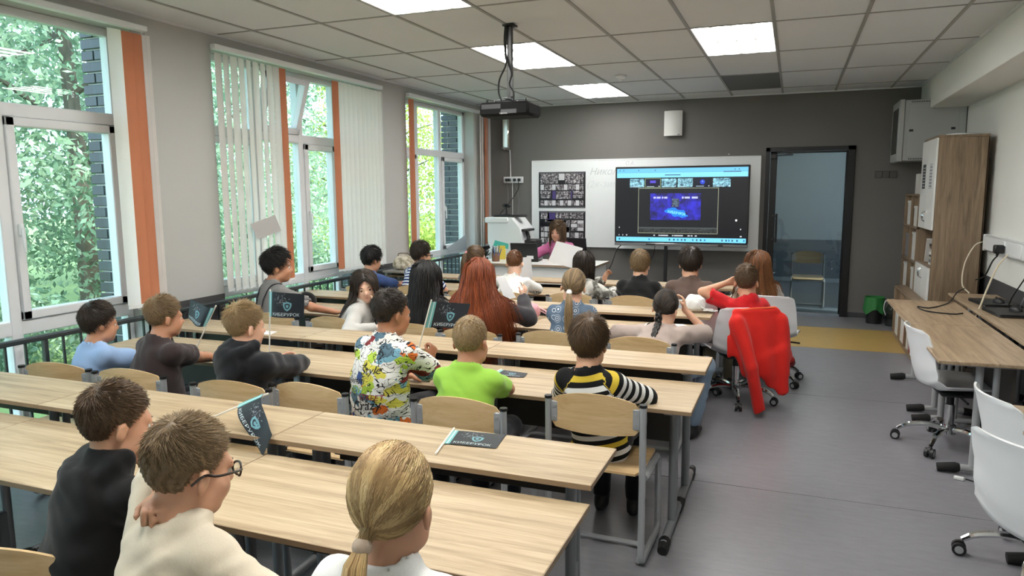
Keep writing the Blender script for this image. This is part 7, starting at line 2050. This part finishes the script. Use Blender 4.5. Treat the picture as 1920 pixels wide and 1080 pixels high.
t = thing('side_shelf', 'small grey shelf by the window carrying a pale bag', 'shelf', (-3.08, 1.08, 0))
MB().box(-0.17, 0.20, -0.18, 0.18, 0.735, 0.755, 0.003).build('shelf_board', pm('grey_laminate', (140, 138, 134), 0.5, var=0.05), t)
for x in (-0.14, 0.17):
    for y in (-0.15, 0.15): MB().box(x - 0.012, x + 0.012, y - 0.012, y + 0.012, 0, 0.735).build('leg', STEEL_D, t)
t = thing('handbag', 'cream patterned bag on the small shelf by the window', 'bag', (-3.07, 1.05, 0.7555), 0.35)
Bg = Field(); Bg.ell((0, 0, 0.075), (0.115, 0.06, 0.085)); Bg.ell((0, 0, 0.045), (0.12, 0.065, 0.05), None, 0.03); Bg.add(lambda P: (0.001 - P[..., 2]).astype(np.float32), -np.ones(3), np.ones(3), 0.004, 'i')
V, F = Bg.mesh(0.009); link_mesh('bag_body', np_mesh('bag_body', V, F, two_tone('bag_print', (150, 142, 122), (206, 200, 184), 26.0, 0.5, 0.08)), t)
MB().tube(smooth_path([(-0.06, 0, 0.14), (-0.05, 0, 0.175), (0.05, 0, 0.175), (0.06, 0, 0.14)], 6), 0.006, 6).build('handle', pm('bag_handle', (120, 108, 88), 0.5, var=0.05), t)
PINK = pm('pink_leather', (214, 160, 170), 0.45, var=0.06)
t = thing('handbag', 'small pink handbag with a flap on the third row desk', 'bag', (-1.02, -0.70, 0.6455), 0.2)
Bg = Field(); Bg.ell((0, 0, 0.06), (0.085, 0.045, 0.06)); Bg.ell((0, 0, 0.04), (0.088, 0.048, 0.045), None, 0.03); Bg.add(lambda P: (0.001 - P[..., 2]).astype(np.float32), -np.ones(3), np.ones(3), 0.004, 'i')
V, F = Bg.mesh(0.008); link_mesh('bag_body', np_mesh('bag_body', V, F, PINK), t)
MB().grid(lambda u, v: ((2 * u - 1) * 0.078 * (1 - 0.25 * v * v), -0.049 - 0.006 * math.sin(PI * v) + 0.02 * (1 - v) ** 4, 0.112 - 0.065 * v), 10, 6, -0.004).build('flap', PINK, t, 60)
MB().tube(smooth_path([(0.08, 0, 0.08), (0.13, -0.02, 0.06), (0.19, -0.05, 0.012), (0.23, -0.02, 0.008), (0.16, 0.05, 0.008), (0.09, 0.02, 0.05)], 6), 0.010, 6, flat=0.4).build('strap', PINK, t)
t = thing('sun_cap', 'crumpled white cap with straps on the third row desk', 'cap', (0.15, -0.37, 0.7085), 0.3)
Bg = Field(); Bg.ell((0, 0, 0.05), (0.075, 0.065, 0.07)); Bg.ell((-0.02, 0.01, 0.085), (0.04, 0.035, 0.035), None, 0.02); Bg.ell((0.0, 0, 0.01), (0.055, 0.05, 0.03), None, 0.01, 's'); Bg.add(lambda P: (0.001 - P[..., 2]).astype(np.float32), -np.ones(3), np.ones(3), 0.004, 'i')
V, F = Bg.mesh(0.007, lambda P: (0.004 * np.sin(P[:, 0] * 90 + 2) * np.sin(P[:, 1] * 80 + P[:, 2] * 60)).astype(np.float32)); CAPM = cloth('white_cotton', (222, 222, 220)); link_mesh('crown', np_mesh('crown', V, F, CAPM), t)
MB().grid(lambda u, v: (0.05 + 0.075 * v, (2 * u - 1) * (0.06 - 0.025 * v * v), 0.012 + 0.006 * math.sin(PI * u)), 10, 5, -0.003).build('peak', CAPM, t, 60)
MB().tube(smooth_path([(0.03, -0.06, 0.04), (0.09, -0.07, 0.012), (0.15, -0.03, 0.008), (0.13, 0.03, 0.008)], 6), 0.008, 6, flat=0.35).build('strap', CAPM, t)

# red jacket hung over the swivel chair
RED = cloth('red_jacket_cloth', (206, 34, 26), 0.1, 0.8, 0.35)
t = thing('red_jacket', 'bright red jacket hung over the white swivel chair, sleeve to the floor', 'jacket', (0.43, -0.12, 0), math.radians(25))
Jk = Field()
Jk.loft((0.02, -0.30, 0.725), (0.03, -0.345, 0.30), (1, 0, 0), [(0, 0.150, 0.020), (0.2, 0.185, 0.035), (0.7, 0.200, 0.040), (1, 0.14, 0.030)], 0.03)
Jk.cone((-0.12, -0.28, 0.725), (0.15, -0.28, 0.735), 0.024, 0.026, 0.03)
Jk.cone((-0.13, -0.33, 0.66), (-0.05, -0.42, 0.36), 0.050, 0.046, 0.03); Jk.cone((-0.05, -0.42, 0.36), (0.02, -0.43, 0.04), 0.046, 0.040, 0.02, flat=True)
Jk.cone((0.20, -0.29, 0.66), (0.245, -0.30, 0.42), 0.045, 0.045, 0.03); Jk.cone((0.245, -0.30, 0.42), (0.29, -0.26, 0.36), 0.045, 0.040, 0.02, flat=True)
Jk.loft((0.10, -0.35, 0.42), (0.20, -0.36, 0.16), (1, 0, 0), [(0, 0.12, 0.03), (1, 0.05, 0.02)], 0.04)
V, F = Jk.mesh(0.0095, lambda P: (0.007 * np.sin(P[:, 0] * 46 + 3 * P[:, 2]) * np.clip((0.70 - P[:, 2]) * 4, 0, 1) + 0.002 * np.sin(P[:, 2] * 22 + P[:, 0] * 40)).astype(np.float32))
link_mesh('jacket_cloth', np_mesh('jacket_cloth', V, F, RED), t)
MB().tube([(0.285, -0.266, 0.366), (0.305, -0.248, 0.34)], [0.040, 0.036], 14).build('cuff', cloth('dark_red_cuff', (110, 20, 20)), t)
MB().tube(smooth_path([(-0.13, -0.300, 0.735), (0, -0.306, 0.752), (0.15, -0.302, 0.757)], 6), 0.006, 6).build('piping', cloth('orange_piping', (226, 90, 50)), t)

# eyeglasses
def eyeglasses(P, label, col=(40, 30, 26)):
    m_ = pm('spectacle_frame', col, 0.25, var=0.05)
    g = bpy.data.objects.new('eyeglasses', None); COL.objects.link(g); g.parent = P['root']; g.matrix_local = P['Mh']
    for q in (-1, 1):
        pts = [(q * 0.033 + 0.024 * math.cos(a), 0.103 - 0.010 * abs(math.cos(a)) * (1 if q * math.cos(a) > 0 else 0.1), -0.006 + 0.017 * math.sin(a) * (0.9 + 0.1 * abs(math.cos(a)))) for a in np.linspace(0, 2 * PI, 21)[:-1]]
        MB().tube(pts, 0.0028, 6, closed=True).build('rim', m_, g)
        MB().add([(x, y - 0.0004, z) for x, y, z in pts], [tuple(range(20))]).build('lens', glass_mat('spectacle_lens', (240, 244, 244), 0.08), g, None)
        MB().tube(smooth_path([(q * 0.056, 0.095, -0.002), (q * 0.072, 0.07, -0.001), (q * 0.0835, 0.02, -0.001), (q * 0.087, -0.015, 0.005), (q * 0.084, -0.042, -0.014)], 4), 0.0032, 6).build('temple', m_, g)
    MB().tube([(-0.010, 0.103, -0.002), (0, 0.106, 0.001), (0.010, 0.103, -0.002)], 0.002, 6).build('bridge', m_, g)
eyeglasses(P_glas, 'dark framed glasses'); eyeglasses(P_str18, 'dark framed glasses')

# braces and straps worn over shirts
def strap(P, pts, w, mat, name='strap', lift=0.004):
    out = []
    for p in smooth_path(pts, 6):
        p = np.array(p); d = float(P['core'].at(p[None])[0])
        e = 0.004; gr = np.array([float(P['core'].at((p + v)[None])[0]) - d for v in (np.array([e, 0, 0]), np.array([0, e, 0]), np.array([0, 0, e]))]); gr /= np.linalg.norm(gr) + 1e-9
        out.append(tuple(p - gr * (d - lift)))
    MB().tube(out, w, 6, flat=0.35).build(name, mat, P['shirt'])
NAVY = cloth('navy_strap', (30, 32, 42)); WSTR = cloth('white_strap', (226, 222, 216))
nb = P_grey10['nb']
for q in (-1, 1): strap(P_grey10, [(q * 0.07, nb[1] + 0.03, nb[2] + 0.0), (q * 0.075, nb[1] - 0.04, nb[2] - 0.01), (q * 0.06, nb[1] - 0.10, nb[2] - 0.12), (q * 0.04, nb[1] - 0.12, nb[2] - 0.25)], 0.011, NAVY)
nb = P_braid['nb']
for m_, dx_ in ((WSTR, 0.0), (NAVY, 0.016)):
    strap(P_braid, [(-0.055 + dx_, nb[1] + 0.02, nb[2] + 0.0), (-0.06 + dx_, nb[1] - 0.05, nb[2] - 0.01), (-0.05 + dx_, nb[1] - 0.12, nb[2] - 0.12), (-0.03 + dx_, nb[1] - 0.16, nb[2] - 0.24)], 0.009, m_)

# words handwritten on the back of the white shirt
def back_text(P, lines, mat, x0, z0, size, tilt=0.06):
    me = P['shirt'].data
    bvh = BVHTree.FromPolygons([v.co.copy() for v in me.vertices], [tuple(p.vertices) for p in me.polygons])
    mb = MB()
    for k, (txt, ox) in enumerate(lines):
        v, f = text_tris(txt, size, 0.2); vs = []
        for x, y in v:
            X, Z = x0 + ox + x, z0 - k * size * 1.25 + y + x * tilt
            hit = bvh.ray_cast(Vector((X, -1.0, Z)), Vector((0, 1, 0)))[0]
            vs.append((X, (hit.y if hit else -0.1) - 0.0015, Z))
        mb.add(vs, f)
    mb.build('shirt_lettering', mat, P['shirt'], None)
back_text(P_white, [('ДОБРО', 0.0), ('ПОЖАЛОВАТЬ', 0.015)], pm('black_print', (26, 26, 28), 0.6, var=0), -0.105, P_white['nb'][2] - 0.115, 0.034)
GT = pm('black_brush_print', (22, 20, 22), 0.6, var=0); RT = pm('red_brush_print', (140, 40, 40), 0.6, var=0); GN = pm('lime_brush_print', (150, 176, 50), 0.6, var=0)
zt = P_graf['nb'][2]
back_text(P_graf, [('Crazy', 0.0)], GT, -0.055, zt - 0.30, 0.062, 0.15); back_text(P_graf, [('GRAFFITI', 0.0)], GT, -0.115, zt - 0.185, 0.034, 0.1)
back_text(P_graf, [('STREET', 0.0)], RT, -0.01, zt - 0.24, 0.036, 0.0); back_text(P_graf, [('NEVER', 0.0)], GN, -0.09, zt - 0.225, 0.050, 0.12); back_text(P_graf, [('EMOTION ATM', 0.0)], GT, -0.105, zt - 0.40, 0.034, 0.02); back_text(P_graf, [('Style', 0.0)], GT, 0.0, zt - 0.13, 0.05, 0.1)

t = thing('black_cap', 'black cap with pale stitching lying on the third row desk', 'cap', (-3.00, -0.72, 0.6455), 0.4)
Bg = Field(); Bg.ell((0, 0, 0.035), (0.085, 0.075, 0.075)); Bg.add(lambda P: (0.001 - P[..., 2]).astype(np.float32), -np.ones(3), np.ones(3), 0.004, 'i')
V, F = Bg.mesh(0.009); link_mesh('crown', np_mesh('crown', V, F, cloth('black_felt', (16, 16, 18))), t)
MB().grid(lambda u, v: ((2 * u - 1) * (0.06 - 0.02 * v * v), -0.06 - 0.07 * v, 0.012 + 0.006 * math.sin(PI * u)), 10, 5, -0.003).build('peak', cloth('black_felt', (16, 16, 18)), t, 60)
MB().tube([(-0.04, -0.066, 0.075), (-0.02, -0.072, 0.082), (0.0, -0.074, 0.076), (0.02, -0.072, 0.084), (0.04, -0.066, 0.078)], 0.003, 6).build('stitching', cloth('tie_white', (225, 222, 218)), t)
